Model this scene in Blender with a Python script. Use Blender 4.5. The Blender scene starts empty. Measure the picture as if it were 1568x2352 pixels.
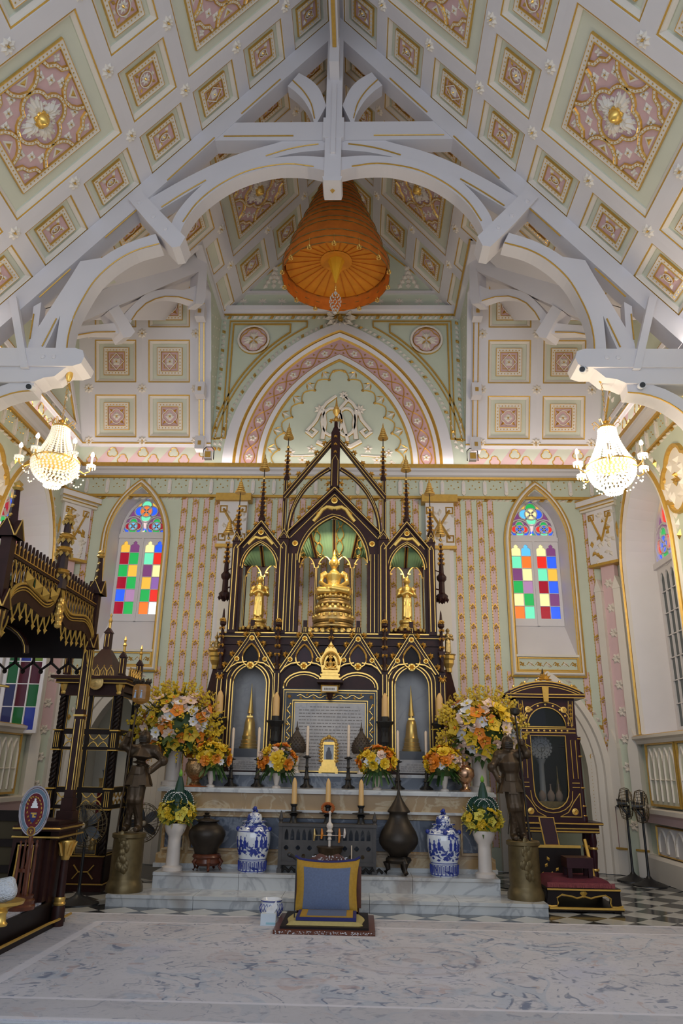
import bpy, math, random
import numpy as np
from mathutils import Vector, Matrix
from mathutils.geometry import tessellate_polygon
random.seed(7)
sc = bpy.context.scene
COL = sc.collection
PI = math.pi
R = math.radians

# ------------------------------------------------------------------ camera
FPX, PITCH, YAW, ROLL = 1681.54, R(19.3258), R(-1.7289), R(1.0159)
EYE = Vector((0.49, 0.0, 1.5))
_f = Vector((math.sin(YAW) * math.cos(PITCH), math.cos(YAW) * math.cos(PITCH), math.sin(PITCH)))
_r = Vector((math.cos(YAW), -math.sin(YAW), 0))
_u = _r.cross(_f)
CR = math.cos(ROLL) * _r + math.sin(ROLL) * _u
CU = -math.sin(ROLL) * _r + math.cos(ROLL) * _u
CF = _f
cd = bpy.data.cameras.new('camera')
cam = bpy.data.objects.new('camera', cd)
COL.objects.link(cam)
cd.sensor_fit = 'VERTICAL'
cd.sensor_height = 36.0
cd.lens = FPX / 2352 * 36.0
cd.clip_end = 200
mw = Matrix((CR, CU, -CF)).transposed().to_4x4()
mw.translation = EYE
cam.matrix_world = mw
sc.camera = cam

# ------------------------------------------------------------------ light, exposure
sc.view_settings.view_transform = 'Standard'
sc.view_settings.look = 'None'
sc.view_settings.gamma = 1.0
sc.view_settings.use_curve_mapping = False
sc.view_settings.exposure = 0.12
sc.cycles.use_denoising = True
sc.cycles.max_bounces = 6
sc.cycles.diffuse_bounces = 4
sc.cycles.glossy_bounces = 3
sc.cycles.transmission_bounces = 4
sc.cycles.transparent_max_bounces = 8
sc.cycles.caustics_reflective = False
sc.cycles.caustics_refractive = False
sc.cycles.sample_clamp_indirect = 4.0
w = bpy.data.worlds.new('daylight')
sc.world = w
w.use_nodes = True
bg = w.node_tree.nodes['Background']
bg.inputs[0].default_value = (0.80, 0.88, 1.0, 1)
bg.inputs[1].default_value = 0.50

def area(name, loc, rot, sx, sy, power, color):
  l = bpy.data.lights.new(name, 'AREA')
  l.shape = 'RECTANGLE'
  l.size, l.size_y = sx, sy
  l.energy = power
  l.color = color
  o = bpy.data.objects.new(name, l)
  COL.objects.link(o)
  o.location = loc
  o.rotation_euler = rot
  return o
COVE = (1.0, 0.90, 0.84)
# cove tubes lie on the cornice of the three walls, shining up
area('cove_light_back', (0, 12.78, 7.00), (R(180 - 12), 0, 0), 9.4, 0.08, 17, COVE)
area('cove_light_side', (-4.85, 9.0, 7.02), (0, R(180 - 12), 0), 0.08, 7.6, 16, COVE)
area('cove_light_side', (4.85, 9.0, 7.02), (0, R(180 + 12), 0), 0.08, 7.6, 16, COVE)
# daylight from the doors and windows of the nave behind the visitor
area('nave_daylight', (0.0, -3.0, 4.6), (R(82), 0, 0), 9.0, 6.0, 330, (0.76, 0.86, 1.0))

# ------------------------------------------------------------------ pixel helpers
def ray(x, y):
  return CR * ((x - 784) / FPX) + CU * (-(y - 1176) / FPX) + CF
def at3(x, y, Y):
  d = ray(x, y)
  return EYE + d * ((Y - EYE.y) / d.y)
def at(x, y, Y):
  p = at3(x, y, Y)
  return (p.x, p.z)
def atz(x, y, z=0.0):
  d = ray(x, y)
  return EYE + d * ((z - EYE.z) / d.z)
def atx(x, y, X):
  d = ray(x, y)
  p = EYE + d * ((X - EYE.x) / d.x)
  return (p.y, p.z)
def atp(x, y, p0, n):
  d = ray(x, y)
  return EYE + d * ((Vector(p0) - EYE).dot(n) / d.dot(n))

# ------------------------------------------------------------------ materials
MT = {}
def mat(name, col, rough=0.5, metal=0.0, var=0.06, scale=6.0, bump=0.0, bscale=30.0, emit=None, estr=0.0, alpha=1.0, trans=0.0, coat=0.0, spec=0.5):
  m = bpy.data.materials.new(name)
  m.use_nodes = True
  nt = m.node_tree
  b = nt.nodes['Principled BSDF']
  b.inputs['Roughness'].default_value = rough
  b.inputs['Metallic'].default_value = metal
  b.inputs['Specular IOR Level'].default_value = spec
  b.inputs['Coat Weight'].default_value = coat
  b.inputs['Alpha'].default_value = alpha
  b.inputs['Transmission Weight'].default_value = trans
  c = (*col, 1)
  b.inputs['Base Color'].default_value = c
  if var > 0:
    tc = nt.nodes.new('ShaderNodeTexCoord')
    nz = nt.nodes.new('ShaderNodeTexNoise')
    nz.inputs['Scale'].default_value = scale
    nz.inputs['Detail'].default_value = 4
    nt.links.new(tc.outputs['Object'], nz.inputs['Vector'])
    mx = nt.nodes.new('ShaderNodeMix')
    mx.data_type = 'RGBA'
    mx.inputs['A'].default_value = (*[max(0, v * (1 - var * 1.6)) for v in col], 1)
    mx.inputs['B'].default_value = (*[min(1, v * (1 + var)) for v in col], 1)
    nt.links.new(nz.outputs['Fac'], mx.inputs['Factor'])
    nt.links.new(mx.outputs['Result'], b.inputs['Base Color'])
  if bump > 0:
    tc = nt.nodes.new('ShaderNodeTexCoord')
    nz = nt.nodes.new('ShaderNodeTexNoise')
    nz.inputs['Scale'].default_value = bscale
    nt.links.new(tc.outputs['Object'], nz.inputs['Vector'])
    bp = nt.nodes.new('ShaderNodeBump')
    bp.inputs['Strength'].default_value = bump
    bp.inputs['Distance'].default_value = 0.02
    nt.links.new(nz.outputs['Fac'], bp.inputs['Height'])
    nt.links.new(bp.outputs['Normal'], b.inputs['Normal'])
  if emit:
    b.inputs['Emission Color'].default_value = (*emit, 1)
    b.inputs['Emission Strength'].default_value = estr
  MT[name] = m
  return m

WHITE = mat('white_paint', (0.72, 0.69, 0.71), 0.55, var=0.05, scale=1.5)
CREAM = mat('cream_paint', (0.80, 0.73, 0.64), 0.55, var=0.05, scale=2)
PLASTER = mat('plaster', (0.78, 0.74, 0.74), 0.6, var=0.05, scale=2)
GREEN = mat('pale_green', (0.60, 0.645, 0.515), 0.6, var=0.06, scale=2.5)
GREENF = mat('coffer_green', (0.68, 0.685, 0.56), 0.6, var=0.06, scale=2.5)
PINK = mat('dusty_pink', (0.66, 0.40, 0.40), 0.6, var=0.08, scale=4)
PINKL = mat('light_pink', (0.72, 0.50, 0.50), 0.6, var=0.06, scale=4)
MAUVE = mat('mauve', (0.58, 0.38, 0.44), 0.6, var=0.08, scale=6)
GOLD = mat('gilding', (0.80, 0.50, 0.13), 0.32, metal=0.75, var=0.18, scale=25)
GOLDP = mat('gold_paint', (0.62, 0.37, 0.07), 0.42, metal=0.35, var=0.15, scale=18)
GOLDB = mat('polished_gold', (0.93, 0.60, 0.15), 0.30, metal=0.72, var=0.10, scale=30)
GOLDD = mat('aged_gold', (0.62, 0.42, 0.16), 0.42, metal=0.8, var=0.35, scale=40)
WOOD = mat('maroon_wood', (0.036, 0.012, 0.010), 0.42, var=0.35, scale=12, spec=.22)
WOODD = mat('dark_wood', (0.013, 0.007, 0.006), 0.42, var=0.3, scale=12, spec=.2)
WOODR = mat('red_wood', (0.13, 0.035, 0.015), 0.3, var=0.4, scale=14)
PLUM = mat('plum_lacquer', (0.034, 0.008, 0.013), 0.35, var=0.2, scale=10, spec=.25)
BRONZE = mat('bronze', (0.085, 0.055, 0.032), 0.42, metal=0.6, var=0.45, scale=9)
BRONZED = mat('dark_bronze', (0.040, 0.030, 0.022), 0.45, metal=0.5, var=0.4, scale=8)
BRASS = mat('brass_drum', (0.16, 0.115, 0.05), 0.42, metal=0.6, var=0.45, scale=10)
IRON = mat('iron', (0.030, 0.028, 0.027), 0.45, metal=0.4, var=0.3, scale=14)
CANDLE = mat('candle_wax', (0.72, 0.44, 0.17), 0.45, var=0.05)
CANDLEW = mat('pale_candle', (0.78, 0.62, 0.47), 0.45, var=0.05)
BLACK = mat('black_plastic', (0.012, 0.012, 0.014), 0.4, var=0)
LEAF = mat('leaf', (0.06, 0.11, 0.02), 0.5, var=0.5, scale=20)
YELLOW = mat('yellow_petal', (0.82, 0.52, 0.02), 0.5, var=0.25, scale=30)
YELLOWP = mat('mustard_petal', (0.66, 0.45, 0.03), 0.5, var=0.3, scale=30)
ORANGE = mat('orange_petal', (0.85, 0.24, 0.015), 0.5, var=0.3, scale=30)
LYELLOW = mat('lemon_petal', (0.72, 0.60, 0.08), 0.5, var=0.2, scale=30)
PWHITE = mat('white_petal', (0.80, 0.78, 0.78), 0.5, var=0.08, scale=30)
PPINK = mat('pink_petal', (0.80, 0.58, 0.46), 0.5, var=0.15, scale=30)
ALAB = mat('alabaster', (0.70, 0.61, 0.54), 0.35, var=0.10, scale=6)
GLASS = mat('clear_glass', (0.02, 0.025, 0.025), 0.03, var=0, alpha=0.10)
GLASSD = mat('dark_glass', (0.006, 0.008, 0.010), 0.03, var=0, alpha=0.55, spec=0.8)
CRYSTAL = mat('crystal', (0.95, 0.90, 0.80), 0.08, var=0, emit=(1.0, 0.86, 0.60), estr=0.26, spec=1.0)  # emission paints the bulb light caught in the beads
CRYSTAL2 = mat('lit_crystal', (1.0, 0.93, 0.8), 0.1, var=0, emit=(1.0, 0.90, 0.72), estr=1.7, spec=1.0)  # stronger emission paints the blown-out glare of the brighter chandelier
BULB = mat('bulb', (1, 1, 1), 0.3, var=0, emit=(1.0, 0.88, 0.66), estr=14)

# ------------------------------------------------------------------ mesh builder
WLOC = {}
PM = {}
class MB:
  def __init__(s, M=None):
    s.v, s.f, s.m, s.i, s.M = [], [], [], 0, M
  def add(s, vs, fs, mi=None):
    o = len(s.v)
    if s.M is not None:
      vs = [s.M @ Vector(p) for p in vs]
    s.v += [tuple(p) for p in vs]
    s.f += [[a + o for a in f] for f in fs]
    s.m += [s.i if mi is None else mi] * len(fs)
    return s
  def box(s, a, b, mi=None):
    x0, y0, z0 = a
    x1, y1, z1 = b
    return s.add([(x0, y0, z0), (x1, y0, z0), (x1, y1, z0), (x0, y1, z0), (x0, y0, z1), (x1, y0, z1), (x1, y1, z1), (x0, y1, z1)],
           [(3, 2, 1, 0), (4, 5, 6, 7), (0, 1, 5, 4), (1, 2, 6, 5), (2, 3, 7, 6), (3, 0, 4, 7)], mi)
  def prism(s, poly, y0, y1, mi=None, ax='y'):
    n = len(poly)
    mp = {'y': lambda a, b, h: (a, h, b), 'x': lambda a, b, h: (h, a, b), 'z': lambda a, b, h: (a, b, h)}[ax]
    vs = [mp(a, b, y0) for a, b in poly] + [mp(a, b, y1) for a, b in poly]
    tr = tessellate_polygon([[Vector((a, b, 0)) for a, b in poly]])
    fs = [tuple(t) for t in tr] + [tuple(i + n for i in t[::-1]) for t in tr]
    fs += [(i, (i + 1) % n, (i + 1) % n + n, i + n) for i in range(n)]
    return s.add(vs, fs, mi)
  def plate(s, outer, holes, h0, h1, mp, mi=None):
    """flat plate with holes; mp maps (a, b, h) to space"""
    loops = [outer] + holes
    tr = tessellate_polygon([[Vector((a, b, 0)) for a, b in l] for l in loops])
    flat = [p for l in loops for p in l]
    n = len(flat)
    vs = [mp(a, b, h1) for a, b in flat]
    fs = [tuple(t) for t in tr]
    if h0 != h1:
      vs += [mp(a, b, h0) for a, b in flat]
      fs += [tuple(i + n for i in t[::-1]) for t in tr]
      o = 0
      for l in loops:
        k = len(l)
        fs += [(o + i, o + (i + 1) % k, o + (i + 1) % k + n, o + i + n) for i in range(k)]
        o += k
    return s.add(vs, fs, mi)
  def lathe(s, prof, c=(0, 0, 0), seg=16, mi=None, sx=1.0, a0=0.0):
    cx, cy, cz = c
    vs, fs = [], []
    for r, z in prof:
      for k in range(seg):
        a = a0 + 2 * PI * k / seg
        vs.append((cx + r * sx * math.cos(a), cy + r * math.sin(a), cz + z))
    for j in range(len(prof) - 1):
      for k in range(seg):
        k2 = (k + 1) % seg
        fs.append((j * seg + k, j * seg + k2, (j + 1) * seg + k2, (j + 1) * seg + k))
    if prof[0][0] > 1e-4:
      fs.append(tuple(range(seg))[::-1])
    if prof[-1][0] > 1e-4:
      fs.append(tuple((len(prof) - 1) * seg + k for k in range(seg)))
    return s.add(vs, fs, mi)
  def tube(s, pts, r, seg=6, mi=None, closed=False, cap=True):
    pts = [Vector(p) for p in pts]
    n = len(pts)
    rs = r if isinstance(r, (list, tuple)) else [r] * n
    vs, fs = [], []
    up = Vector((0.03, 0.02, 1))
    for i, p in enumerate(pts):
      t = (pts[(i + 1) % n] - pts[i - 1]) if closed else (pts[min(i + 1, n - 1)] - pts[max(i - 1, 0)])
      if t.length < 1e-9:
        t = Vector((0, 0, 1))
      t.normalize()
      a = t.cross(up)
      if a.length < 0.15:
        a = t.cross(Vector((1, 0.05, 0)))
      a.normalize()
      b = a.cross(t)
      for k in range(seg):
        g = 2 * PI * (k + 0.5) / seg
        vs.append(p + (a * math.cos(g) + b * math.sin(g)) * rs[i])
    m = n if closed else n - 1
    for i in range(m):
      i2 = (i + 1) % n
      for k in range(seg):
        k2 = (k + 1) % seg
        fs.append((i * seg + k, i * seg + k2, i2 * seg + k2, i2 * seg + k))
    if cap and not closed:
      fs.append(tuple(range(seg))[::-1])
      fs.append(tuple((n - 1) * seg + k for k in range(seg)))
    return s.add(vs, fs, mi)
  def ball(s, c, r, seg=8, rings=5, mi=None, sc=(1, 1, 1)):
    prof = [(math.sin(PI * j / rings) * 1.0, -math.cos(PI * j / rings)) for j in range(rings + 1)]
    vs, fs = [], []
    for q, z in prof:
      for k in range(seg):
        a = 2 * PI * k / seg
        vs.append((c[0] + r * sc[0] * q * math.cos(a), c[1] + r * sc[1] * q * math.sin(a), c[2] + r * sc[2] * z))
    for j in range(rings):
      for k in range(seg):
        k2 = (k + 1) % seg
        fs.append((j * seg + k, j * seg + k2, (j + 1) * seg + k2, (j + 1) * seg + k))
    return s.add(vs, fs, mi)
  def band(s, path, prof, mp, mis=None, closed=False):
    """sweep prof [(offset, height)] along a 2-D path; mp maps (a, b, h) to space"""
    n = len(path)
    P = [Vector((a, b)) for a, b in path]
    nr = []
    for i in range(n):
      if closed:
        d0, d1 = P[i] - P[i - 1], P[(i + 1) % n] - P[i]
      else:
        d0 = P[i] - P[i - 1] if i > 0 else P[1] - P[0]
        d1 = P[i + 1] - P[i] if i < n - 1 else P[-1] - P[-2]
      if d0.length < 1e-9: d0 = d1
      if d1.length < 1e-9: d1 = d0
      d0, d1 = d0.normalized(), d1.normalized()
      t = d0 + d1
      if t.length < 1e-6: t = d1
      t.normalize()
      nn = Vector((-t.y, t.x))
      c = max(0.35, nn.dot(Vector((-d1.y, d1.x))))
      nr.append(nn / c)
    k = len(prof)
    vs = []
    for p, q in zip(P, nr):
      for o, h in prof:
        vs.append(mp(p.x + q.x * o, p.y + q.y * o, h))
    m = n if closed else n - 1
    for j in range(k - 1):
      fs = [(i * k + j, i * k + j + 1, ((i + 1) % n) * k + j + 1, ((i + 1) % n) * k + j) for i in range(m)]
      if j == 0:
        o = len(s.v)
        s.add(vs, fs, mis[j] if mis else None)
      else:
        s.f += [[a + o for a in f] for f in fs]
        s.m += [mis[j] if mis else s.i] * len(fs)
    return s
  def leaf(s, c, ang, ln, wd, h, mi=None, mp=None, base=0.0):
    """small domed petal on a plane starting at c, pointing along ang"""
    ca, sa = math.cos(ang), math.sin(ang)
    pts = [(0, 0, 0), (ln * .45, wd * .5, 0), (ln, 0, 0), (ln * .45, -wd * .5, 0), (ln * .5, 0, h)]
    mp = mp or (lambda a, b, hh: (a, b, hh))
    vs = [mp(c[0] + x * ca - y * sa, c[1] + x * sa + y * ca, base + z) for x, y, z in pts]
    return s.add(vs, [(0, 1, 4), (1, 2, 4), (2, 3, 4), (3, 0, 4)], mi)
  def stud(s, c, r, h, mi=None, mp=None, base=0.0, k=4):
    mp = mp or (lambda a, b, hh: (a, b, hh))
    vs = [mp(c[0] + r * math.cos(2 * PI * i / k), c[1] + r * math.sin(2 * PI * i / k), base) for i in range(k)] + [mp(c[0], c[1], base + h)]
    return s.add(vs, [(i, (i + 1) % k, k) for i in range(k)], mi)
  def mesh(s, name, mats, origin=(0, 0, 0), smooth=None):
    me = bpy.data.meshes.new(name)
    ox, oy, oz = origin
    me.from_pydata([(a - ox, b - oy, c - oz) for a, b, c in s.v], [], s.f)
    mats = mats if isinstance(mats, (list, tuple)) else [mats]
    for m in mats:
      me.materials.append(m)
    if len(mats) > 1:
      me.polygons.foreach_set('material_index', [min(i, len(mats) - 1) for i in s.m])
    if smooth:
      me.polygons.foreach_set('use_smooth', [True] * len(me.polygons))
      me.set_sharp_from_angle(angle=R(smooth))
    me.update()
    return me
  def build(s, name, mats, parent=None, loc=(0, 0, 0), smooth=None):
    org = WLOC[parent.name] if parent else Vector(loc)
    return ob(name, s.mesh(name, mats, org, smooth), parent, None if parent else loc)

def ob(name, me, parent=None, loc=None, M=None):
  o = bpy.data.objects.new(name, me)
  COL.objects.link(o)
  if parent:
    o.parent = parent
    WLOC[o.name] = WLOC[parent.name]
    if M is not None:
      PM[o.name] = M
      o.matrix_basis = (PM[parent.name].inverted() if parent.name in PM else Matrix.Translation(-WLOC[parent.name])) @ M
  else:
    WLOC[o.name] = Vector(loc or (0, 0, 0))
    if M is not None:
      o.matrix_basis = M
    elif loc:
      o.location = loc
  return o
def tag(o, label=None, cat=None, group=None, kind=None):
  if label: o['label'] = label
  if cat: o['category'] = cat
  if group: o['group'] = group
  if kind: o['kind'] = kind
  return o
def thing(name, loc, label, cat, group=None):
  o = ob(name, None, None, tuple(loc))
  o.empty_display_size = 0.1
  return tag(o, label, cat, group)
def setting(name, loc=(0, 0, 0), label=None):
  o = ob(name, None, None, tuple(loc))
  return tag(o, label, None, None, 'structure')
def copytree(o, loc, rz=0.0, label=None, group=None):
  def rec(s, par):
    c = s.copy()
    COL.objects.link(c)
    c.parent = par
    for ch in s.children:
      rec(ch, c)
    return c
  c = rec(o, None)
  c.location = loc
  c.rotation_euler[2] = rz
  WLOC[c.name] = Vector(loc)
  if label: c['label'] = label
  if group: c['group'] = group
  return c

# ------------------------------------------------------------------ 2-D shapes
def arch(cx, hw, z0, zs, za, n=10):
  """pointed arch outline from the lower corner at cx-hw over the apex to cx+hw"""
  h = za - zs
  rad = (hw * hw + h * h) / (2 * hw)
  a1 = math.atan2(h, rad - hw)
  L = []
  for i in range(n + 1):
    a = a1 * i / n
    L.append((cx - hw + rad - rad * math.cos(a), zs + rad * math.sin(a)))
  Rr = [(2 * cx - x, z) for x, z in L[:-1]][::-1]
  pts = L + Rr
  if z0 is not None and z0 < zs - 1e-6:
    pts = [(cx - hw, z0)] + pts + [(cx + hw, z0)]
  return pts
def circ(cx, cy, r, n=16, a0=0.0):
  return [(cx + r * math.cos(a0 + 2 * PI * i / n), cy + r * math.sin(a0 + 2 * PI * i / n)) for i in range(n)]
def quatrefoil(cx, cy, r, n=6, k=4, a0=0.0, lob=0.62):
  """outline of k overlapping lobes"""
  pts = []
  d = r * (1 - lob)
  rl = r * lob
  for i in range(k):
    a = a0 + 2 * PI * i / k
    # half-angle at which lobes meet
    half = PI / k
    # solve intersection between lobe circle and the bisector
    b = d * math.cos(half)
    t = b + math.sqrt(max(0, rl * rl - d * d * math.sin(half) ** 2))
    px, py = t * math.cos(half) - d, t * math.sin(half)
    am = math.atan2(py, px)
    for j in range(n):
      q = -am + 2 * am * j / n
      x, y = d + rl * math.cos(q), rl * math.sin(q)
      pts.append((cx + x * math.cos(a) - y * math.sin(a), cy + x * math.sin(a) + y * math.cos(a)))
  return pts
def inset(poly, d):
  """inward offset of a convex counter-clockwise polygon, or None if it vanishes"""
  n = len(poly)
  out = []
  for i in range(n):
    p0, p1, p2 = Vector(poly[i - 1]), Vector(poly[i]), Vector(poly[(i + 1) % n])
    d0, d1 = (p1 - p0).normalized(), (p2 - p1).normalized()
    n0, n1 = Vector((-d0.y, d0.x)), Vector((-d1.y, d1.x))
    a, b = p1 + n0 * d, p1 + n1 * d
    den = d0.x * d1.y - d0.y * d1.x
    if abs(den) < 1e-6:
      out.append(tuple(a)); continue
    t = ((b.x - a.x) * d1.y - (b.y - a.y) * d1.x) / den
    out.append(tuple(a + d0 * t))
  ar = sum(out[i - 1][0] * out[i][1] - out[i][0] * out[i - 1][1] for i in range(n)) / 2
  if ar < 0.004:
    return None
  for i in range(n):
    e0 = Vector(poly[i]) - Vector(poly[i - 1])
    e1 = Vector(out[i]) - Vector(out[i - 1])
    if e0.dot(e1) <= 0:
      return None
  return out
def clip(poly, a, b, c):
  """keep a*x + b*y >= c"""
  out = []
  n = len(poly)
  for i in range(n):
    p, q = poly[i - 1], poly[i]
    fp, fq = a * p[0] + b * p[1] - c, a * q[0] + b * q[1] - c
    if (fp >= 0) != (fq >= 0):
      t = fp / (fp - fq)
      out.append((p[0] + (q[0] - p[0]) * t, p[1] + (q[1] - p[1]) * t))
    if fq >= 0:
      out.append(q)
  return out
IDENT = lambda a, b, h: (a, b, h)
def sm(pts, n=4):
  """smooth open curve through the points"""
  P = [Vector((p[0], p[1])) for p in pts]
  P = [P[0] * 2 - P[1]] + P + [P[-1] * 2 - P[-2]]
  out = []
  for i in range(1, len(P) - 2):
    a, b, c, d = P[i - 1], P[i], P[i + 1], P[i + 2]
    for k in range(n):
      t = k / n
      out.append(tuple(.5 * (2 * b + (c - a) * t + (2 * a - 5 * b + 4 * c - d) * t * t + (3 * b - a - 3 * c + d) * t ** 3)))
  return out + [tuple(P[-2])]
def resample(path, step, closed=False):
  P = [Vector(p) for p in path]
  if closed: P = P + [P[0]]
  out, acc = [], 0.0
  for a, b in zip(P[:-1], P[1:]):
    L = (b - a).length
    while acc <= L:
      if L > 0: out.append((tuple(a + (b - a) * (acc / L)), math.atan2((b - a).y, (b - a).x)))
      acc += step
    acc -= L
  return out
# ================================================================== room shell
D, HWALL, EAVE, ZE = 13.0, 5.05, 4.95, 7.3
P5 = R(50.5)
cP, sP, tP = math.cos(P5), math.sin(P5), math.tan(P5)
SK = [0.09 + 1.09 * k for k in range(8)]
YT = 8.86                                  # truss plane
YC = [4.96, 5.90, 6.91, 7.92, 8.86]
YF = [8.86, 9.80, 10.81, 11.82, 13.0]
YR, ZR = 10.95, 7.35 + 2.05 * tP           # ridge of the side transepts
XCH = 2.47                                 # cheek walls of the raised centre
def basis(o, u, v, w_):
  m = Matrix((Vector(u), Vector(v), Vector(w_))).transposed().to_4x4()
  m.translation = Vector(o)
  return m
FL = basis((-EAVE, 0, ZE), (0, 1, 0), (cP, 0, sP), (sP, 0, -cP))
FR = basis((EAVE, 0, ZE), (0, -1, 0), (-cP, 0, sP), (-sP, 0, -cP))
P6 = R(69)
cQ, sQ, tQ = math.cos(P6), math.sin(P6), math.tan(P6)
FB = basis((0, 12.95, 7.42), (1, 0, 0), (0, -cQ, sQ), (0, -sQ, -cQ))
SKB = [.01, 1.08, 2.145, 3.22]
YTT, ZTT = 12.95 - 3.24 * cQ, 7.42 + 3.24 * sQ
BACK = lambda a, b, h: (a, D - h, b)
LEFTW = lambda a, b, h: (-HWALL + h, a, b)
RIGHTW = lambda a, b, h: (HWALL - h, a, b)

def rect(a0, b0, a1, b1):
  return [(a0, b0), (a1, b0), (a1, b1), (a0, b1)]

# ---- coffers
CMATS = [WHITE, GOLDP, CREAM, GREENF]
def coffer_mesh(poly, bw=0.115):
  b = MB()
  rings = [(0, 0, 0), (bw, 0, 0), (bw + .004, -.012, 0), (bw + .026, -.016, 1), (bw + .030, -.035, 2), (bw + .075, -.060, 2), (bw + .080, -.078, 3)]
  prev = [(x, y, 0) for x, y in poly]
  n = len(poly)
  last = None
  for d, wz, mi in rings[1:]:
    ip = inset(poly, d)
    if ip is None: break
    cur = [(x, y, wz) for x, y in ip]
    b.add(prev + cur, [(i, (i + 1) % n, (i + 1) % n + n, i + n) for i in range(n)], mi)
    prev, last = cur, ip
  b.add(prev, [tuple(range(n))], 3 if last else 0)
  return b.mesh('coffer', CMATS), last
OM = [GOLD, CREAM, mat('ornament_pink', (.68, .45, .46), .6, var=.1, scale=8), MAUVE, GOLDP]
def orn_frame(b, hu, hv, z=0.0):
  r = rect(-hu, -hv, hu, hv)
  b.band(r, [(0, z), (.003, z + .035), (.012, z + .035), (.014, z + .026), (.076, z + .026), (.078, z + .036), (.087, z + .036), (.09, z + .008)], IDENT, [0, 0, 1, 1, 0, 0, 4], closed=True)
  for (p, a) in resample(inset(r, .046), .062, True):
    b.stud(p, .014, .012, 0, base=z + .026)
  q = inset(r, .09)
  b.add([(x, y, z + .008) for x, y in q], [(0, 1, 2, 3)], 2)
def flat_ring(b, path, wd, h, mi=1, z=.008, edge=0):
  b.band(path, [(-wd, z), (-wd * .6, z + h), (wd * .6, z + h), (wd, z)], IDENT, [edge, mi, edge], closed=True)
def small_ornament(kind, hu, hv):
  b = MB()
  orn_frame(b, hu, hv)
  iu, iv = hu - .1, hv - .1
  if kind == 0:
    flat_ring(b, circ(0, 0, min(iu, iv) * .72, 16), .012, .02)
    for k in range(8):
      b.leaf((0, 0), k * PI / 4, iu * .62, .045, .022, 1, base=.012)
    for k in range(4):
      b.leaf((math.cos(k * PI / 2 + PI / 4) * iu * .75, math.sin(k * PI / 2 + PI / 4) * iv * .75), k * PI / 2 + PI / 4, iu * .52, .05, .02, 4, base=.01)
      b.leaf((math.cos(k * PI / 2) * iu * .72, math.sin(k * PI / 2) * iv * .72), k * PI / 2, iu * .3, .09, .018, 1, base=.01)
  elif kind == 1:
    flat_ring(b, [(iu * .95, 0), (0, iv * .95), (-iu * .95, 0), (0, -iv * .95)], .013, .02)
    flat_ring(b, rect(-iu * .75, -iv * .75, iu * .75, iv * .75), .008, .012, 4)
    for k in range(4):
      b.leaf((0, 0), k * PI / 2 + PI / 4, iu * .68, .10, .03, 1, base=.012); b.leaf((0, 0), k * PI / 2, iu * .42, .06, .03, 1, base=.012)
  elif kind == 2:
    flat_ring(b, quatrefoil(0, 0, min(iu, iv) * .95, 5), .012, .02)
    for k in range(4):
      b.leaf((0, 0), k * PI / 2, iu * .60, .11, .03, 1, base=.012)
      b.leaf((math.cos(k * PI / 2 + PI / 4) * iu * .62, math.sin(k * PI / 2 + PI / 4) * iv * .62), k * PI / 2 + PI / 4, iu * .7, .05, .025, 0, base=.01)
  else:
    flat_ring(b, [(x * .8, y * 1.25) for x, y in circ(0, 0, min(iu, iv) * .5, 14)], .012, .02)
    for k in range(4):
      a = k * PI / 2 + PI / 4
      b.leaf((math.cos(a) * iu * .45, math.sin(a) * iv * .45), a, iu * .85, .075, .028, 1, base=.01)
      b.leaf((math.cos(a) * iu * .45, math.sin(a) * iv * .45), a, iu * .5, .035, .036, 4, base=.012)
    for k in range(6):
      b.leaf((0, 0), k * PI / 3, iu * .4, .05, .024, 1, base=.012)
  b.stud((0, 0), .024, .035, 0, base=.015, k=6)
  return b.mesh('ornament_panel', OM)
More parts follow.
